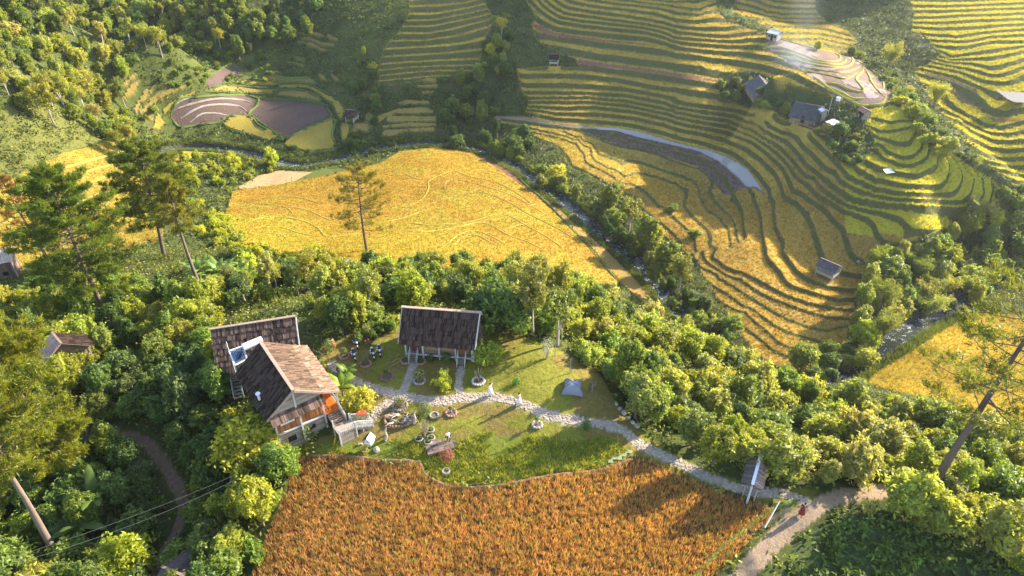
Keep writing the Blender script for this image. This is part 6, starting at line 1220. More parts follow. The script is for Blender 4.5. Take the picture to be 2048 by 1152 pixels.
for p in ([(0,372),(150,330),(260,300)],[(0,410),(120,360),(240,325)],[(0,450),(100,400),(220,350)],[(0,485),(90,440),(200,385)],[(20,510),(120,455),(215,410)]): bund(p, .7, .35, BUNDR, 'worn step edge in the rough left hillside field', 'field_step')
bund([(1380,1165),(1440,1100),(1490,1060),(1545,1018),(1600,1000)], .55, .22, BUNDG, 'grassy rim between the brown field and the ditch', 'field_rim')
EDGES = simple('earth_rim', (.20, .12, .06), .6, 3, .9)
bund([(590,912),(690,914),(770,922),(835,926),(851,951),(889,971),(930,977),(1000,972),(1100,953),(1200,941),(1272,917)], .35, .25, EDGES, 'earth rim along the upper edge of the brown field', 'field_rim')
bund([(1030,352),(1100,412),(1150,466),(1195,516),(1235,562)], .5, .3, BUNDG, 'green rim between golden and brown riverside fields', 'field_rim')
# stones
def stone_mesh(seed, k=7):
    rng = random.Random(seed); b = MB(); o = []; 
    for z, s in ((-.5, .95), (.25, 1.0), (.5, .72)):
        for i in range(k): t = 6.283 * i / k; r = s * (.5 + .12 * rng.uniform(-1, 1)); b.V.append((r * math.cos(t), r * math.sin(t), z + .08 * rng.uniform(-1, 1)))
    for j in (0, 1):
        for i in range(k): b.F.append([j * k + i, j * k + (i + 1) % k, (j + 1) * k + (i + 1) % k, (j + 1) * k + i])
    b.F.append([2 * k + i for i in range(k)]); return np.array(b.V), b.F
def stones_along(paths, name, label, m, dens, smin, smax):
    rng = random.Random(5); V = []; F = []; ct = 0
    for pts, hw in paths:
        Lw = line_world(pts, 6); seg = np.linalg.norm(np.diff(Lw[:, :2], axis=0), axis=1); cum = np.r_[0, np.cumsum(seg)]; tot = cum[-1]; n = int(tot * hw * 2 * dens)
        for i in range(n):
            s = rng.random() * tot; j = min(len(seg) - 1, int(np.searchsorted(cum, s) - 1)); j = max(j, 0); u = (s - cum[j]) / (seg[j] + 1e-9); c = Lw[j] + (Lw[j + 1] - Lw[j]) * u; d = (Lw[j + 1] - Lw[j])[:2]; d = d / (np.linalg.norm(d) + 1e-9); off = rng.uniform(-1, 1) * hw
            x = c[0] - d[1] * off; y = c[1] + d[0] * off; sz = rng.uniform(smin, smax); sv, sf = STN[rng.randrange(6)]; a = rng.random() * 6.28; R = np.array([[math.cos(a), -math.sin(a), 0], [math.sin(a), math.cos(a), 0], [0, 0, 1]]); o = sum(len(v) for v in V[-1:]) if False else ct
            V.append((sv * [sz, sz * rng.uniform(.6, 1), .06]) @ R.T + [x, y, float(HZ(x, y)) + .015]); F += [[k + ct for k in f] for f in sf]; ct += len(sv)
    me = bpy.data.meshes.new(name); me.from_pydata(np.vstack(V).tolist(), [], F); me.materials.append(m); me.update(); tag(link(name, me), label, kind='stuff')
STN = [stone_mesh(i) for i in range(6)]
stones_along(STONEPATHS, 'path_stones', 'pale flat stones laid along the garden path', simple('path_stone', (.50, .405, .315), .4, 6, .9, .3), 34, .12, .26)
def rock(px, py, s, label, m=None, flat=.6, name='rock', x=None):
    p = P3(px, py) if x is None else x; b = MB(); rng = random.Random(int(px * 7 + py)); b.ball((0, 0, s * .15), s, 9, 6, (1, rng.uniform(.6, 1), flat), .16, rng); o = b.build(name, m or STONE, None, smooth=False); o.location = p; o.rotation_euler = (0, 0, rng.random() * 6); tag(o, label, 'rock'); return o
rng = random.Random(8)
rk = MB()
for i in range(170):
    j = rng.randrange(len(RIVW)); c = RIVW[j]; a = rng.random() * 6.28; r = rng.uniform(1.4, 2.9); x, y = c[0] + r * math.cos(a), c[1] + r * math.sin(a); s = rng.uniform(.1, .36); rk.ball((x, y, float(base_z(x, y)) - .38), s, 6, 4, (1, .8, .6), .2, rng)
tag(rk.build('stream_boulders', simple('wet_stone', (.16, .15, .135), .5, 4, .6)), 'grey boulders scattered in the bed of the stream', kind='stuff')
for i, (x, y) in enumerate([(1233,809),(1240,818),(1248,826),(1257,836),(1266,846),(1275,852)]): rock(x, y, .2 + .06 * (i % 3), f'rough wall stone on the garden edge right of the tent, {["first","second","third","fourth","fifth","sixth"][i]} from the top', flat=.8, name='wall_stone')
rock(753, 900, .35, 'pale round stone in the grass below the birdhouse'); rock(338, 876, .45, 'white boulder lying in the dark wood above the dirt path', simple('white_stone', (.6, .58, .55), .2, 4)); rock(1717, 524, .5, 'pale boulder at the right end of the golden terraces')
rock(1066, 234, .35, 'white stone on the bank of the upper terrace path', simple('white_stone', (.6, .58, .55), .2, 4))
# ditch
bund([(1440,1120),(1480,1085),(1530,1045),(1570,1020),(1592,1005)], .5, .05, simple('ditch_mud', (.09, .075, .05), .4, 4, .5), 'narrow muddy ditch beside the dirt path', 'ditch')
# ------------------------------------------------------------------ garden things
TW = simple('twig', (.30, .23, .17), .5, 5, .9); PETAL = leafmat('soft_leaves', .3, .6, .2)
def leafball(name, n, r, col, parent, c=(0, 0, .5), seed=0, sz=.14, asp=.5, sc=(1, 1, 1)):
    g = np.random.default_rng(seed); d = g.normal(size=(n, 3)); d /= np.linalg.norm(d, axis=1)[:, None]; P = np.array(c) + d * (r * g.random(n) ** .4)[:, None] * sc; P[:, 2] = np.maximum(P[:, 2], .04); V, Fq, C = leaves(P, d + g.normal(size=(n, 3)) * .5 + [0, 0, .4], sz, sz * asp, leafcol(n, g, col, .35, .2), g)
    me = np_mesh(name, V, Fq, C); me.materials.append(PETAL); return link(name, me, parent)
def planter(px, py, R, label, ring_m, plant=(.12, .17, .04), ph=.8, pr=.5, n=260, soil=True, stone=True, seed=0, bare=0, kind='planter', rr=.11, sz=.16):
    p = P3(px, py); e = empty('planter', p, 0, label, kind, 'round planters on the lawn'); g = random.Random(seed + int(px)); b = MB()
    if stone:
        k = max(7, int(6.28 * R / .24))
        for i in range(k): a = 6.283 * i / k; b.ball((R * math.cos(a), R * math.sin(a), .06), .15, 7, 4, (1, 1, .8), .2, g)
        b.build('stone_ring', ring_m, e)
    else: b.ring((0, 0, .12), R, rr, 20, 7); b.build('tyre_ring', ring_m, e, smooth=True)
    b = MB(); b.cyl((0, 0, -.1), (0, 0, .1), R * .92, R * .85, 16); b.build('soil', simple('planter_soil', (.13, .085, .06), .5, 6, .95), e)
    if bare:
        b = MB(); b.cyl((0, 0, 0), (0, 0, ph * .45), .09, .07, 7)
        for i in range(bare): a = 6.28 * i / bare + g.random(); q_ = (math.cos(a) * pr * g.uniform(.5, 1), math.sin(a) * pr * g.uniform(.5, 1), ph * g.uniform(.8, 1.3)); b.cyl((0, 0, ph * .4), q_, .03, .012, 5)
        b.build('stem', TW, e, smooth=True)
    if n: leafball('foliage', n, pr, plant, e, (0, 0, ph * .7), seed + 3, sz)
    return e
planter(688, 712, .55, 'stone-ringed planter with a dark spiky plant left of the motorbikes', STONED, ph=1.0, pr=.45)
planter(731, 728, .55, 'stone-ringed planter with a grey-green tuft between the two motorbike rows', STONED, (.16, .19, .09), ph=1.1, pr=.5)
planter(774, 754, .62, 'large rust-brown stone planter with a small sapling in mid lawn', STONED, ph=1.1, pr=.35, n=160)
planter(811, 722, .5, 'stone-ringed planter left of the first house stairs', STONED, n=60, ph=.5, pr=.3); planter(841, 723, .5, 'stone-ringed planter right of the first house stairs', STONED, n=60, ph=.5, pr=.3)
planter(839, 762, .55, 'white-edged planter with an olive shrub between the house paths', CONC, (.16, .19, .06), ph=1.3, pr=.75, n=500)
planter(957, 763, .6, 'pale stone planter with a bare branching trunk by the second path', simple('cream_stone', (.62, .56, .46), .3, 5), n=0, bare=11, ph=1.3, pr=.7)
planter(800, 812, .7, 'leafy stone-ringed bed just below the path junction', STONE, (.16, .16, .05), ph=.8, pr=.6, n=420)
planter(902, 826, .5, 'pinkish stone planter with a short stump beside the main path', STONED, n=90, bare=3, ph=1.0, pr=.25)
planter(1074, 850, .45, 'small ringed sapling below the main path, left of the dark shrub', STONE, n=90, bare=3, ph=1.2, pr=.25)
planter(892, 944, .32, 'single tyre planter with a white rim alone in the tall grass', CONC, n=0, stone=False)
for (x, y), lb in zip([(861,861),(838,879),(862,877),(856,885)], ['white-rimmed round pot behind the bare palm, nearest the path', 'white-rimmed round pot left of the bare palm', 'white-rimmed pot with green plants right of the bare palm', 'white-rimmed round pot in front of the bare palm']):
    planter(x, y, .34, lb, CONC, n=70, ph=.35, pr=.25, stone=False, rr=.07)
planter(868, 832, .4, 'white-rimmed tyre pot standing beside the round olive shrub', CONC, n=0, stone=False, rr=.09)
def shrub(px, py, r, h, col, label, n=600, seed=1, sz=.18, asp=.4, bare=0, cat='shrub', nm='shrub'):
    p = P3(px, py); e = empty(nm, p, 0, label, cat); g = random.Random(seed); b = MB()
    for i in range(max(5, bare)): a = 6.28 * i / max(5, bare) + g.random() * .5; b.cyl((0, 0, -.1), (math.cos(a) * r * .8 * g.uniform(.4, 1), math.sin(a) * r * .8 * g.uniform(.4, 1), h * g.uniform(.7, 1.1)), .035, .012, 5)
    b.build('stem', TW, e)
    if n: leafball('foliage', n, r, col, e, (0, 0, h * .6), seed, sz, asp, (1, 1, h / (2 * r) + .3))
    return e
shrub(850, 828, .8, 1.1, (.17, .20, .07), 'round olive-green shrub right of the driftwood roots', 800)
shrub(850, 873, .9, 2.2, (.2, .2, .1), 'bare fan-shaped palm stump among the white-rimmed pots', 60, 2, bare=22)
shrub(894, 916, .8, .7, (.36, .13, .11), 'pink-red flowering bush in front of the crouching person', 700, 3, .13)
shrub(1172, 858, .5, 1.1, (.07, .15, .03), 'small dark green conical shrub below the long stone path', 420, 4)
shrub(1093, 718, .7, 2.6, (.40, .42, .34), 'pale silvery sapling at the upper right edge of the lawn', 260, 5, bare=9)
shrub(1033, 768, .5, .6, (.10, .22, .04), 'small bright green plant in the lawn left of the tent', 200, 6, .2)
shrub(735, 670, .5, 1.5, (.28, .30, .09), 'yellow-green sapling at the back lawn edge above the motorbikes', 260, 7)
shrub(660, 700, .8, 1.2, (.2, .25, .07), 'leafy green shrub at the corner between the gabled house and lawn', 500, 8, .2)
shrub(737, 690, .45, .6, (.28, .15, .09), 'reddish-leaved plant in the grass between the motorbikes', 160, 9, .2)
shrub(785, 648, .6, .5, (.45, .14, .03), 'orange flower patch beside the left roof corner of the lawn house', 260, 10, .14)
shrub(815, 660 + 30, .4, .9, (.10, .12, .04), 'dusky shrub beside the left wall of the lawn house', 160, 11)
shrub(893, 722, .6, .9, (.12, .19, .05), 'leafy fern under the floor of the lawn house', 320, 12, .24); shrub(862, 722, .5, .7, (.06, .10, .03), 'dark plant under the middle of the lawn house', 200, 13, .2)
shrub(960, 690, .7, 1.6, (.36, .22, .17), 'dry pinkish shrub against the right gable of the lawn house', 360, 14, .16, bare=9)
shrub(615, 872, .8, 1.6, (.17, .22, .06), 'green climbing shrub in front of the gabled house cellar window', 620, 15, .2); shrub(660, 842, .7, 1.6, (.2, .22, .10), 'pale leafy shrub against the porch stairs of the gabled house', 460, 16, .17)
shrub(545, 880, .7, 1.2, (.22, .16, .12), 'bare brown brushwood at the left foot of the gabled house', 60, 17, bare=24)
shrub(1187, 775, .5, .9, (.30, .17, .12), 'reddish bare shrub right behind the grey tent', 120, 18, bare=10)
shrub(730, 905, .5, .5, (.3, .28, .08), 'yellowish tuft of flowers left of the birdhouse', 200, 19)
shrub(620, 540, 2.0, 3.6, (.30, .22, .17), 'dry brown brushy tree above the hidden dark roof', 220, 20, .2, bare=60, cat='tree', nm='bare_tree')
shrub(705, 560, 1.6, 3.4, (.32, .26, .16), 'second dry brown brushy tree right of the hidden roof', 240, 21, .2, bare=44, cat='tree', nm='bare_tree')
shrub(175, 905, 1.6, 3.2, (.3, .25, .2), 'dead pale branches in front of the yellow-green left pine', 30, 22, bare=46, cat='tree', nm='bare_tree')
shrub(1375, 715, 1.5, 3.5, (.38, .26, .22), 'pinkish bare tree in the woods above the stream', 200, 23, .2, bare=46, cat='tree', nm='bare_tree')
shrub(1147, 660, 1.2, 3.0, (.22, .07, .05), 'dark red-leaved small tree in the woods behind the tent', 420, 24, .26, cat='tree', nm='small_tree')
shrub(642, 588, .9, 2.4, (.42, .19, .10), 'orange-brown leaved small tree behind the rear house', 360, 25, .24, cat='tree', nm='small_tree')
def sapling(px, py, h, label, br=5, lean=(0, 0)):
    p = P3(px, py); e = empty('sapling', p, 0, label, 'tree'); b = MB(); g = random.Random(int(px)); b.cyl((0, 0, -.2), (lean[0], lean[1], h), .06, .025, 6); b.build('trunk', simple('pale_stake', (.42, .36, .30), .3, 5), e)
    b = MB()
    for i in range(br): a = 6.28 * i / br; z = h * g.uniform(.55, .98); b.cyl((lean[0] * z / h, lean[1] * z / h, z), (.4 * math.cos(a), .4 * math.sin(a), z + .35), .02, .008, 4)
    b.build('branch', TW, e)
sapling(1140, 747, 1.9, 'bare young tree with its stake just behind the grey tent'); sapling(1110, 712, 1.3, 'short bare sapling at the upper right of the lawn', 4); sapling(975, 828, 1.4, 'thin bare sapling below the main path and the raised-arm woman', 5, (.1, 0)); sapling(1128, 722, .9, 'stubby dark stump right of the silvery sapling', 3)
sapling(1184, 785, 1.1, 'dark knotty stump right of the tent', 4); sapling(665, 822, .1 + 1.6, 'thin stake beside the yellow-green shrub at the stairs', 2)
def driftwood(px, py, label, s, n, seed, tall=None):
    p = P3(px, py); e = empty('driftwood', p, 0, label, 'driftwood'); g = random.Random(seed)
    for i in range(n):
        a = g.random() * 6.28; r = s * g.random(); c = Vector((math.cos(a) * r * 1.3, math.sin(a) * r * .8, .05)); pts = [c]; d = Vector((g.uniform(-1, 1), g.uniform(-1, 1), g.uniform(.1, .8)))
        for k in range(4): pts.append(pts[-1] + d.normalized() * s * .26); d += Vector((g.uniform(-1, 1), g.uniform(-1, 1), g.uniform(-.8, .4)))
        V, Fq = tube([tuple(v) for v in pts], [.11, .1, .08, .05, .02], 6); me = np_mesh('root', V, Fq, smooth=True); me.materials.append(DRIFT); link('root', me, e)
    if tall:
        V, Fq = tube([(tall[0], 0, 0), (tall[0] + .15, 0, .6), (tall[0] + .05, .1, 1.1), (tall[0] + .25, .1, 1.7)], [.16, .13, .1, .05], 7); me = np_mesh('trunk', V, Fq, smooth=True); me.materials.append(DRIFT); link('trunk', me, e)
driftwood(797, 840, 'tangled pile of bleached roots inside a low stone ring on the lawn', 1.0, 16, 3); driftwood(826, 846, 'upright gnarled driftwood trunk right of the root pile', .5, 5, 5, (.1,)); driftwood(771, 880, 'single curved driftwood branch standing right of the birdhouse', .15, 2, 6, (0,)); driftwood(718, 889, 'small crooked log lying left of the birdhouse', .35, 3, 7)
p = P3(797, 840); b = MB(); g = random.Random(3)
for i in range(26): a = 6.283 * i / 26; b.ball((1.35 * math.cos(a), .95 * math.sin(a), .08), .17, 7, 4, (1, 1, .8), .2, g)
o = b.build('stone_circle', STONED); o.location = p; tag(o, 'low ring of dark stones around the bleached roots', 'stone ring')
def birdhouse():
    p = P3(741, 894); e = empty('birdhouse', p, -.3, 'white birdhouse with a pitched roof on a post near the brown field', 'birdhouse'); b = MB(); b.beam((0, 0, -.2), (0, 0, .75), .12); b.build('post', W_WHITE, e)
    b = MB(); b.box(-.38, .38, -.36, .36, .72, .78); b.box(-.3, .3, -.28, .28, .78, 1.2); bx = b.build('box', WHITEM, e); b = MB(); b.cyl((0, -.285, 1.0), (0, -.3, 1.0), .08, .08, 10); b.build('entrance', DARKHOLE, bx)
    b = MB(); b.slab((-.46, -.42, 1.15), (0, -.42, 1.55), (0, .42, 1.55), (-.46, .42, 1.15), .04); b.build('roof', simple('dark_roof', (.05, .045, .05), .3, 4), e); b = MB(); b.slab((0, -.42, 1.55), (.46, -.42, 1.15), (.46, .42, 1.15), (0, .42, 1.55), .04); b.build('roof', WHITEM, e)
birdhouse()
def tent():
    p = P3(1145, 779); e = empty('tent', p, -.12, 'small grey dome tent pitched on the right side of the lawn', 'tent'); TG = simple('grey_tent_cloth', (.24, .25, .30), .15, 3, .6, .1); ribs = []; R = .95; hgt = 1.05
    n = 4; m = 6; cor = [Vector((-R * 1.15, -.95, 0)), Vector((R * 1.15, -.95, 0)), Vector((R * .95, .95, 0)), Vector((-R * .95, .95, 0))]; top = Vector((0, 0, hgt))
    def rib(c, t): return Vector((c.x * math.cos(t * 1.5708) ** .8 if t < 1 else 0, c.y * math.cos(t * 1.5708) ** .8 if t < 1 else 0, hgt * math.sin(t * 1.5708)))
    for i in range(4):
        a, c = cor[i], cor[(i + 1) % 4]; b = MB()
        for j in range(m + 1):
            t = j / m; A, C = rib(a, t), rib(c, t)
            for k in range(5): u = k / 4; P = A.lerp(C, u); s = 1 - .16 * math.sin(math.pi * u) * (1 - t * .4); b.V.append((P.x * s, P.y * s, P.z))
        for j in range(m):
            for k in range(4): o_ = j * 5 + k; b.F.append([o_, o_ + 1, o_ + 6, o_ + 5])
        b.build('tent_panel', TG, e, smooth=True); b = MB(); pts = [rib(a, j / 10) * 1.01 for j in range(11)]
        for x, y in zip(pts[:-1], pts[1:]): b.cyl(x, y, .025, .025, 5)
        b.build('pole', simple('tent_seam', (.08, .09, .13), .1, 4), e)
tent()
def slabs():
    p = P3(879, 884); e = empty('paved_patch', p, .35, 'dark paved patch in front of the white-shirted person', 'paving'); m = simple('dark_paving', (.17, .12, .10), .5, 4, .9)
    for i in range(5):
        for j in range(5): b = MB(); b.box(-1.4 + i * .55, -.87 + i * .55, -1.2 + j * .48, -.74 + j * .48, -.1, .06 + random.uniform(0, .02)); b.build('paving_slab', m, e)
slabs()
b = MB(); b.cyl((0, 0, .02), (0, 0, .25), .22, .3, 16, cap=False); b.cyl((0, 0, .02), (0, 0, .06), .22, .22, 16); o = b.build('basin', simple('turquoise_plastic', (.08, .5, .5), .1, 4, .4)); o.location = P3(901, 897); tag(o, 'turquoise plastic basin at the feet of the white-shirted person', 'basin')
b = MB(); b.cyl((-.6, .3, .1), (.7, -.5, .55), .02, .02, 6); o = b.build('rake_handle', simple('pale_stick', (.55, .42, .28), .2, 4)); o.location = P3(915, 888); tag(o, 'long wooden tool handle leaning right of the white-shirted person', 'tool')
b = MB(); a = P3(1528, 1058); c = P3(1556, 1012); b.cyl(a + Vector((0, 0, .2)), c + Vector((0, 0, .7)), .09, .05, 7); tag(b.build('dead_trunk', simple('bleached_trunk', (.5, .45, .4), .3, 4)), 'bleached bare trunk leaning over the ditch beside the dirt path', 'log')
# garden hose on the lawn
hp = smooth_line([(782,748),(778,738),(790,728),(802,722),(796,718),(785,725)], 3); V = [tuple(P3(*h_) + Vector((0, 0, .05))) for h_ in hp]; vv, ff = tube(V, .03, 5); me = np_mesh('garden_hose', vv, ff, smooth=True); tag(link('garden_hose', me, m=simple('yellow_hose', (.45, .38, .10), .1, 4, .5)), 'thin yellow hose curling over the lawn near the first stairs', 'hose')
# overhead cables
def cable(A, B, sag, label):
    pts = [Vector(A).lerp(Vector(B), t / 16) - Vector((0, 0, sag * 4 * (t / 16) * (1 - t / 16))) for t in range(17)]; vv, ff = tube([tuple(p) for p in pts], .008, 4); tag(link('overhead_cable', np_mesh('overhead_cable', vv, ff, smooth=True), m=simple('cable', (.22, .22, .23), .1, 4)), label, 'cable')
cv = lambda px, py, z: (*[float(v_) for v_ in at_z(px, py, z)], z)
cable(cv(-60, 1140, 4), cv(470, 950, 3.2), .5, 'thin overhead cable crossing the dark wood at the lower left'); cable(cv(-60, 1150, 4.3), cv(480, 955, 2.6), .9, 'second thin cable just below the first over the dark wood')
cable(cv(1790, 570, -26), cv(1905, 628, -26), .8, 'thin cable strung across the stream gap at right')
# ------------------------------------------------------------------ motorbikes
def motorbike():
    e = empty('motorbike', (0, 0, 0), 0, 'x', 'motorbike', 'motorbikes parked on the lawn'); BP = simple('black_paint', (.015, .014, .016), .1, 4, .25, 0, spec=.6)
    for x in (-.62, .62):
        b = MB(); b.ring((0, 0, 0), .24, .06, 18, 6); w = b.build('wheel', RUBBER, e, smooth=True); w.rotation_euler = (math.pi / 2, 0, 0); w.location = (x, 0, .3); b = MB(); b.ring((0, 0, 0), .17, .02, 14, 5)
        for k in range(6): b.cyl((0, 0, 0), (.17 * math.cos(k * 1.047), .17 * math.sin(k * 1.047), 0), .012, .012, 4)
        b.build('rim', CHROME, w)
    b = MB(); b.beam((-.55, 0, .55), (.1, 0, .42), .26, .26); b.beam((.1, 0, .32), (.42, 0, .42), .24, .12); b.beam((.38, 0, .35), (.5, 0, .95), .3, .12); b.ball((-.5, 0, .6), .2, 10, 6, (1.3, .7, .7)); b.build('body', BP, e)
    b = MB(); b.ball((-.25, 0, .76), .3, 12, 6, (1.3, .5, .25)); b.build('seat', DARKCLOTH, e, smooth=True); b = MB(); b.beam((-.45, 0, .72), (-.8, 0, .76), .24, .04); b.build('rack', CHROME, e)
    b = MB(); b.cyl((.46, -.34, 1.02), (.46, .34, 1.02), .022, .022, 8); b.cyl((.62, 0, .3), (.48, 0, 1.0), .04, .035, 8); hb = b.build('handlebar', CHROME, e)
    for s in (-1, 1): b = MB(); b.cyl((.42, s * .3, 1.02), (.4, s * .36, 1.22), .01, .01, 5); b.ball((.4, s * .37, 1.25), .06, 8, 5, (.4, 1, .8)); b.build('mirror', CHROME, hb)
    b = MB(); b.ball((.56, 0, .92), .11, 10, 7, (.8, 1.1, 1)); b.build('headlight', simple('white_lamp', (.8, .8, .82), .05, 4, .2), e, smooth=True); b = MB(); b.ball((.64, 0, .52), .16, 9, 5, (1.3, .5, .5)); b.build('fender', simple('white_fender', (.7, .7, .72), .1, 4, .3), e, smooth=True)
    b = MB(); b.cyl((-.1, -.17, .32), (-.75, -.2, .38), .05, .06, 8); b.build('exhaust', CHROME, e); return e
MBK = motorbike()
for i, (x, y, a, lb) in enumerate([(713,693,-1.15,'black motorbike with a white front, farthest back at the lawn edge'),(709,716,-1.2,'black motorbike nearest the stone-ringed spiky planter'),(747,714,-1.25,'middle black motorbike right of the grey-green tuft planter'),(760,708,-1.3,'rightmost black motorbike, closest to the lawn house')]):
    o = MBK if i == 0 else copy_tree(MBK); o.location = P3(x, y); o.rotation_euler = (0, .0, a); o['label'] = lb
# ------------------------------------------------------------------ people
def skin(name, joints, edges, m, parent, sub=2, root=0):
    me = bpy.data.meshes.new(name); me.from_pydata([j[:3] for j in joints], edges, []); o = link(name, me, parent); me.materials.append(m)
    md = o.modifiers.new('skin', 'SKIN'); md.use_smooth_shade = True
    for v, j in zip(me.skin_vertices[0].data, joints): v.radius = (j[3], j[4] if len(j) > 4 else j[3])
    me.skin_vertices[0].data[root].use_root = True
    s = o.modifiers.new('subsurf', 'SUBSURF'); s.levels = 1; s.render_levels = sub; return o
def person(px, py, h, rz, label, pose, top, bottom, dress=False, hat=None):
    p = P3(px, py); e = empty('person', p, rz, label, 'person'); k = h / 1.68; J = pose
    P = lambda n: tuple(c * k for c in J[n])
    names = ['pelvis', 'waist', 'chest', 'neck', 'head0', 'head1', 'lhip', 'lknee', 'lankle', 'ltoe', 'rhip', 'rknee', 'rankle', 'rtoe', 'lsh', 'lelb', 'lwr', 'lhand', 'rsh', 'relb', 'rwr', 'rhand']
    rad = dict(pelvis=(.13, .1), waist=(.115, .085), chest=(.15, .1), neck=.05, head0=.085, head1=.08, lhip=.085, lknee=.055, lankle=.038, ltoe=.035, rhip=.085, rknee=.055, rankle=.038, rtoe=.035, lsh=.05, lelb=.038, lwr=.027, lhand=.032, rsh=.05, relb=.038, rwr=.027, rhand=.032)
    ed = [(0,1),(1,2),(2,3),(3,4),(4,5),(0,6),(6,7),(7,8),(8,9),(0,10),(10,11),(11,12),(12,13),(2,14),(14,15),(15,16),(16,17),(2,18),(18,19),(19,20),(20,21)]
    r = lambda n, f=1.0: tuple(x * k * f for x in (rad[n] if isinstance(rad[n], tuple) else (rad[n], rad[n])))
    skin('body', [P(n) + r(n) for n in names], ed, SKIN, e)
    sh_ = ['waist', 'chest', 'lsh', 'lelb', 'rsh', 'relb', 'pelvis']; skin('shirt', [P(n) + r(n, 1.22) for n in sh_], [(0,1),(1,2),(2,3),(1,4),(4,5),(0,6)], top, e)
    if dress:
        b = MB(); c = Vector(P('pelvis')); b.cyl(c + Vector((0, 0, .12 * k)), Vector((c.x, c.y, .28 * k)), .16 * k, .30 * k, 14); b.build('skirt', bottom, e, smooth=True)
    else: skin('trousers', [P(n) + r(n, 1.2) for n in ['pelvis', 'lhip', 'lknee', 'lankle', 'rhip', 'rknee', 'rankle']], [(0,1),(1,2),(2,3),(0,4),(4,5),(5,6)], bottom, e)
    hd = Vector(P('head0')).lerp(Vector(P('head1')), .6); dr = (Vector(P('head1')) - Vector(P('neck'))).normalized(); b = MB(); b.ball(hd + dr * .035 * k + Vector((-.025 * k, 0, 0)), .115 * k, 12, 8, (1, .9, 1)); b.build('hair', HAIR, e, smooth=True)
    if hat: b = MB(); b.cyl(hd + dr * .05 * k, hd + dr * .06 * k, .22 * k, .22 * k, 16); b.ball(hd + dr * .09 * k, .11 * k, 12, 6); b.build('hat', hat, e, smooth=True)
    b = MB(); f = hd + Vector((.1 * k, 0, -.02 * k)); b.ball(f, .018 * k, 6, 4)
    for s in (-1, 1): b.ball(hd + Vector((0, s * .09 * k, -.01)), .022 * k, 6, 4)
    b.build('face', SKIN, e, smooth=True)
    b = MB()
    for n in ('l', 'r'):
        a = Vector(P(n + 'ankle')); b.ball(a + Vector((.05 * k, 0, -.03 * k)), .075 * k, 8, 5, (1.5, .7, .7))
        hnd = Vector(P(n + 'hand')); wr = Vector(P(n + 'wr')); d = (hnd - wr).normalized()
    b.build('shoe', DARKCLOTH, e, smooth=True)
    b = MB()
    for n in ('l', 'r'):
        hnd = Vector(P(n + 'hand')); wr = Vector(P(n + 'wr')); d = (hnd - wr).normalized(); sd = d.cross(Vector((.3, .2, 1))).normalized()
        for i, ln in enumerate((.062, .072, .076, .066)): s0 = hnd + sd * (i - 1.5) * .017 * k; b.cyl(s0, s0 + (d * ln + Vector((0, 0, -.01))) * k, .0085 * k, .007 * k, 6)
        b.cyl(hnd - d * .02 * k + sd * .03 * k, hnd + (d * .03 + sd * .05) * k, .01 * k, .008 * k, 6)
    b.build('finger', SKIN, e, smooth=True); return e
BASE = dict(pelvis=(0,0,.93), waist=(0,0,1.08), chest=(0,0,1.30), neck=(0,0,1.45), head0=(.015,0,1.54), head1=(.01,0,1.62), lhip=(0,.09,.86), lknee=(.02,.10,.48), lankle=(0,.10,.07), ltoe=(.14,.11,.03), rhip=(0,-.09,.86), rknee=(.02,-.10,.48), rankle=(0,-.10,.07), rtoe=(.14,-.11,.03), lsh=(0,.18,1.38), lelb=(-.02,.24,1.11), lwr=(.04,.25,.88), lhand=(.06,.25,.80), rsh=(0,-.18,1.38), relb=(-.02,-.24,1.11), rwr=(.04,-.25,.88), rhand=(.06,-.25,.80))
walk = dict(BASE, lknee=(.16,.10,.50), lankle=(.26,.10,.08), ltoe=(.40,.11,.05), rknee=(-.02,-.10,.47), rankle=(-.24,-.10,.12), rtoe=(-.12,-.11,.03), lelb=(-.12,.23,1.13), lwr=(-.06,.25,.92), lhand=(-.02,.25,.84), relb=(.08,-.24,1.13), rwr=(.24,-.22,.98), rhand=(.31,-.21,.93))
arm_up = dict(BASE, lelb=(.06,.30,1.60), lwr=(.10,.30,1.86), lhand=(.12,.29,1.94), relb=(.02,-.30,1.14), rwr=(.06,-.20,.95), rhand=(.08,-.15,.92), lknee=(.06,.10,.48))
bend = dict(BASE, pelvis=(-.12,0,.88), waist=(0,0,.98), chest=(.22,0,1.08), neck=(.38,0,1.12), head0=(.46,0,1.10), head1=(.53,0,1.09), lhip=(-.1,.09,.83), rhip=(-.1,-.09,.83), lsh=(.26,.18,1.10), rsh=(.26,-.18,1.10), lelb=(.36,.22,.86), lwr=(.5,.18,.68), lhand=(.55,.16,.61), relb=(.36,-.22,.86), rwr=(.5,-.14,.70), rhand=(.56,-.10,.64), lknee=(.0,.12,.46), rknee=(-.04,-.14,.46))
carry = dict(walk, lelb=(.06,.26,1.12), lwr=(.28,.16,1.14), lhand=(.35,.10,1.16), relb=(.06,-.26,1.12), rwr=(.28,-.14,1.12), rhand=(.35,-.08,1.14))
person(981, 791, 1.66, -.6, 'woman in a white dress on the stone path with one arm raised', arm_up, WHITECLOTH, WHITECLOTH, dress=True)
person(1038, 810, 1.64, 2.6, 'person in white and pink walking along the main stone path', carry, PINKCLOTH, WHITECLOTH, dress=True)
person(898, 882, 1.68, -1.9, 'person in a white shirt bending over the turquoise basin', bend, WHITECLOTH, DARKCLOTH)
person(1602, 1030, 1.62, -2.2, 'person in a dark red coat standing where the two paths meet', walk, simple('dark_red_coat', (.16, .025, .02), .3, 5, .8), simple('dark_red_skirt', (.22, .03, .025), .3, 5, .8), dress=True)
person(667, 697, 1.5, -.5, 'person in red standing at the garden edge behind the motorbikes', BASE, REDCLOTH, REDCLOTH, dress=True)
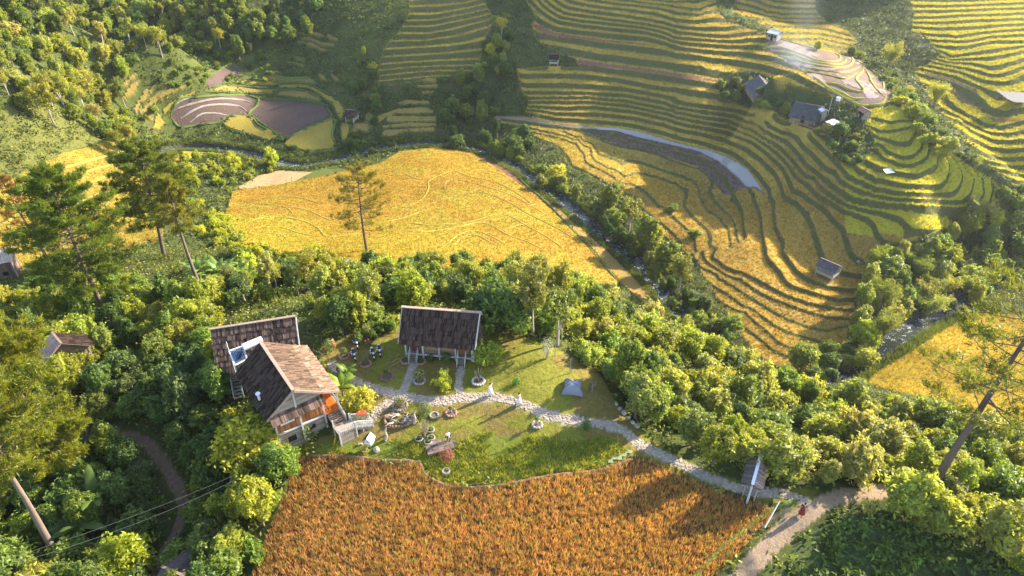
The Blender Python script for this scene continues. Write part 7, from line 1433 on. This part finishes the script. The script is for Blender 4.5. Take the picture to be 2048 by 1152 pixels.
person(678, 752, 1.6, .4, 'person in dark clothes at the upper end of the garden path', BASE, simple('maroon_shirt', (.20, .05, .05), .2, 4), DARKCLOTH)
# small bits by the left path
for i, (x, y, m_, lb) in enumerate([(381,1096,simple('pale_turquoise', (.35,.55,.52), .1, 4, .5),'pale turquoise bowl on dark ground by the left dirt path'),(377,1104,CONC,'white ring-shaped pot left of the pale turquoise bowl group'),(383,1108,CONC,'white tilted pot in front of the pale turquoise bowl'),(391,1106,CONC,'small white pot right of the tilted pot by the left path')]):
    b = MB(); b.ring((0, 0, .1), .2, .05, 14, 6); b.cyl((0, 0, 0), (0, 0, .04), .2, .2, 12); o = b.build('pot', m_, None); o.location = P3(x, y); o.rotation_euler = (.3, .2, 0); tag(o, lb, 'pot', 'pots beside the left dirt path')
# water tank and odd things at the farm
p = P3(1672, 214); e = empty('water_tank', p, 0, 'small white water tank on a stand beside the larger farmhouse', 'water tank'); b = MB(); b.cyl((0, 0, 1.6), (0, 0, 2.4), .5, .5, 14); b.build('tank', WHITEM, e); b = MB()
for a, c in ((-.4, -.4), (.4, -.4), (.4, .4), (-.4, .4)): b.beam((a, c, -.3), (a, c, 1.6), .08)
b.box(-.5, .5, -.5, .5, 1.55, 1.62); b.build('stand', W_GREY, e)
b = MB(); b.beam((0, 0, -.3), (0, 0, 4.5), .1); o = b.build('pole', W_WHITE); o.location = P3(1655, 232); tag(o, 'thin white pole standing at the gable of the larger farmhouse', 'pole')
# ------------------------------------------------------------------ smoke drifting over the farm
def smoke(name, c, r, rot, dens, label):
    b = MB(); b.ball((0, 0, 0), 1.0, 24, 16); m, t = nodes(name); tc = N(t, 'ShaderNodeTexCoord'); ge = N(t, 'ShaderNodeNewGeometry'); n = N(t, 'ShaderNodeTexNoise', inp={'Scale': .13, 'Detail': 5.0, 'Distortion': 1.2}); L(t, ge.outputs['Position'], n.inputs['Vector'])
    ln = N(t, 'ShaderNodeVectorMath', operation='LENGTH'); L(t, tc.outputs['Object'], ln.inputs[0]); fall = N(t, 'ShaderNodeMapRange', interpolation_type='SMOOTHSTEP', inp={'From Min': 1.0, 'From Max': .1}); L(t, ln.outputs['Value'], fall.inputs[0])
    r_ = N(t, 'ShaderNodeMapRange', inp={'From Min': .38, 'From Max': .72, 'To Min': 0.0, 'To Max': dens}); L(t, n.outputs[0], r_.inputs[0]); v = N(t, 'ShaderNodeVolumePrincipled'); v.inputs['Color'].default_value = (.82, .90, .97, 1); v.inputs['Anisotropy'].default_value = .3; L(t, math_(t, 'MULTIPLY', r_.outputs[0], fall.outputs[0]), v.inputs['Density'])
    o = N(t, 'ShaderNodeOutputMaterial'); L(t, v.outputs[0], o.inputs['Volume']); ob = b.build(name, m); ob.location = c; ob.scale = r; ob.rotation_euler = rot; tag(ob, label, kind='stuff')
p0 = P3(1592, 165); smoke('smoke', p0 + Vector((-1, 3, 6)), (7, 9, 5), (0, 0, .5), .10, 'thin bluish smoke drifting above the larger farmhouse')
p1 = P3(1612, 95); smoke('smoke', p1 + Vector((0, 8, 12)), (6, 12, 20), (-.5, 0, 0), .013, 'pale column of smoke rising over the upper terraces')
# ------------------------------------------------------------------ evening haze in the valley
def haze():
    b = MB(); b.box(-1000, 1250, -600, 1400, -60, 245); m, t = nodes('haze'); v = N(t, 'ShaderNodeVolumePrincipled'); v.inputs['Color'].default_value = (.93, .95, 1, 1); v.inputs['Density'].default_value = .00013; v.inputs['Anisotropy'].default_value = .45
    o = N(t, 'ShaderNodeOutputMaterial'); L(t, v.outputs[0], o.inputs['Volume']); tag(b.build('haze', m), 'thin sunlit evening haze filling the valley', kind='stuff')
haze()
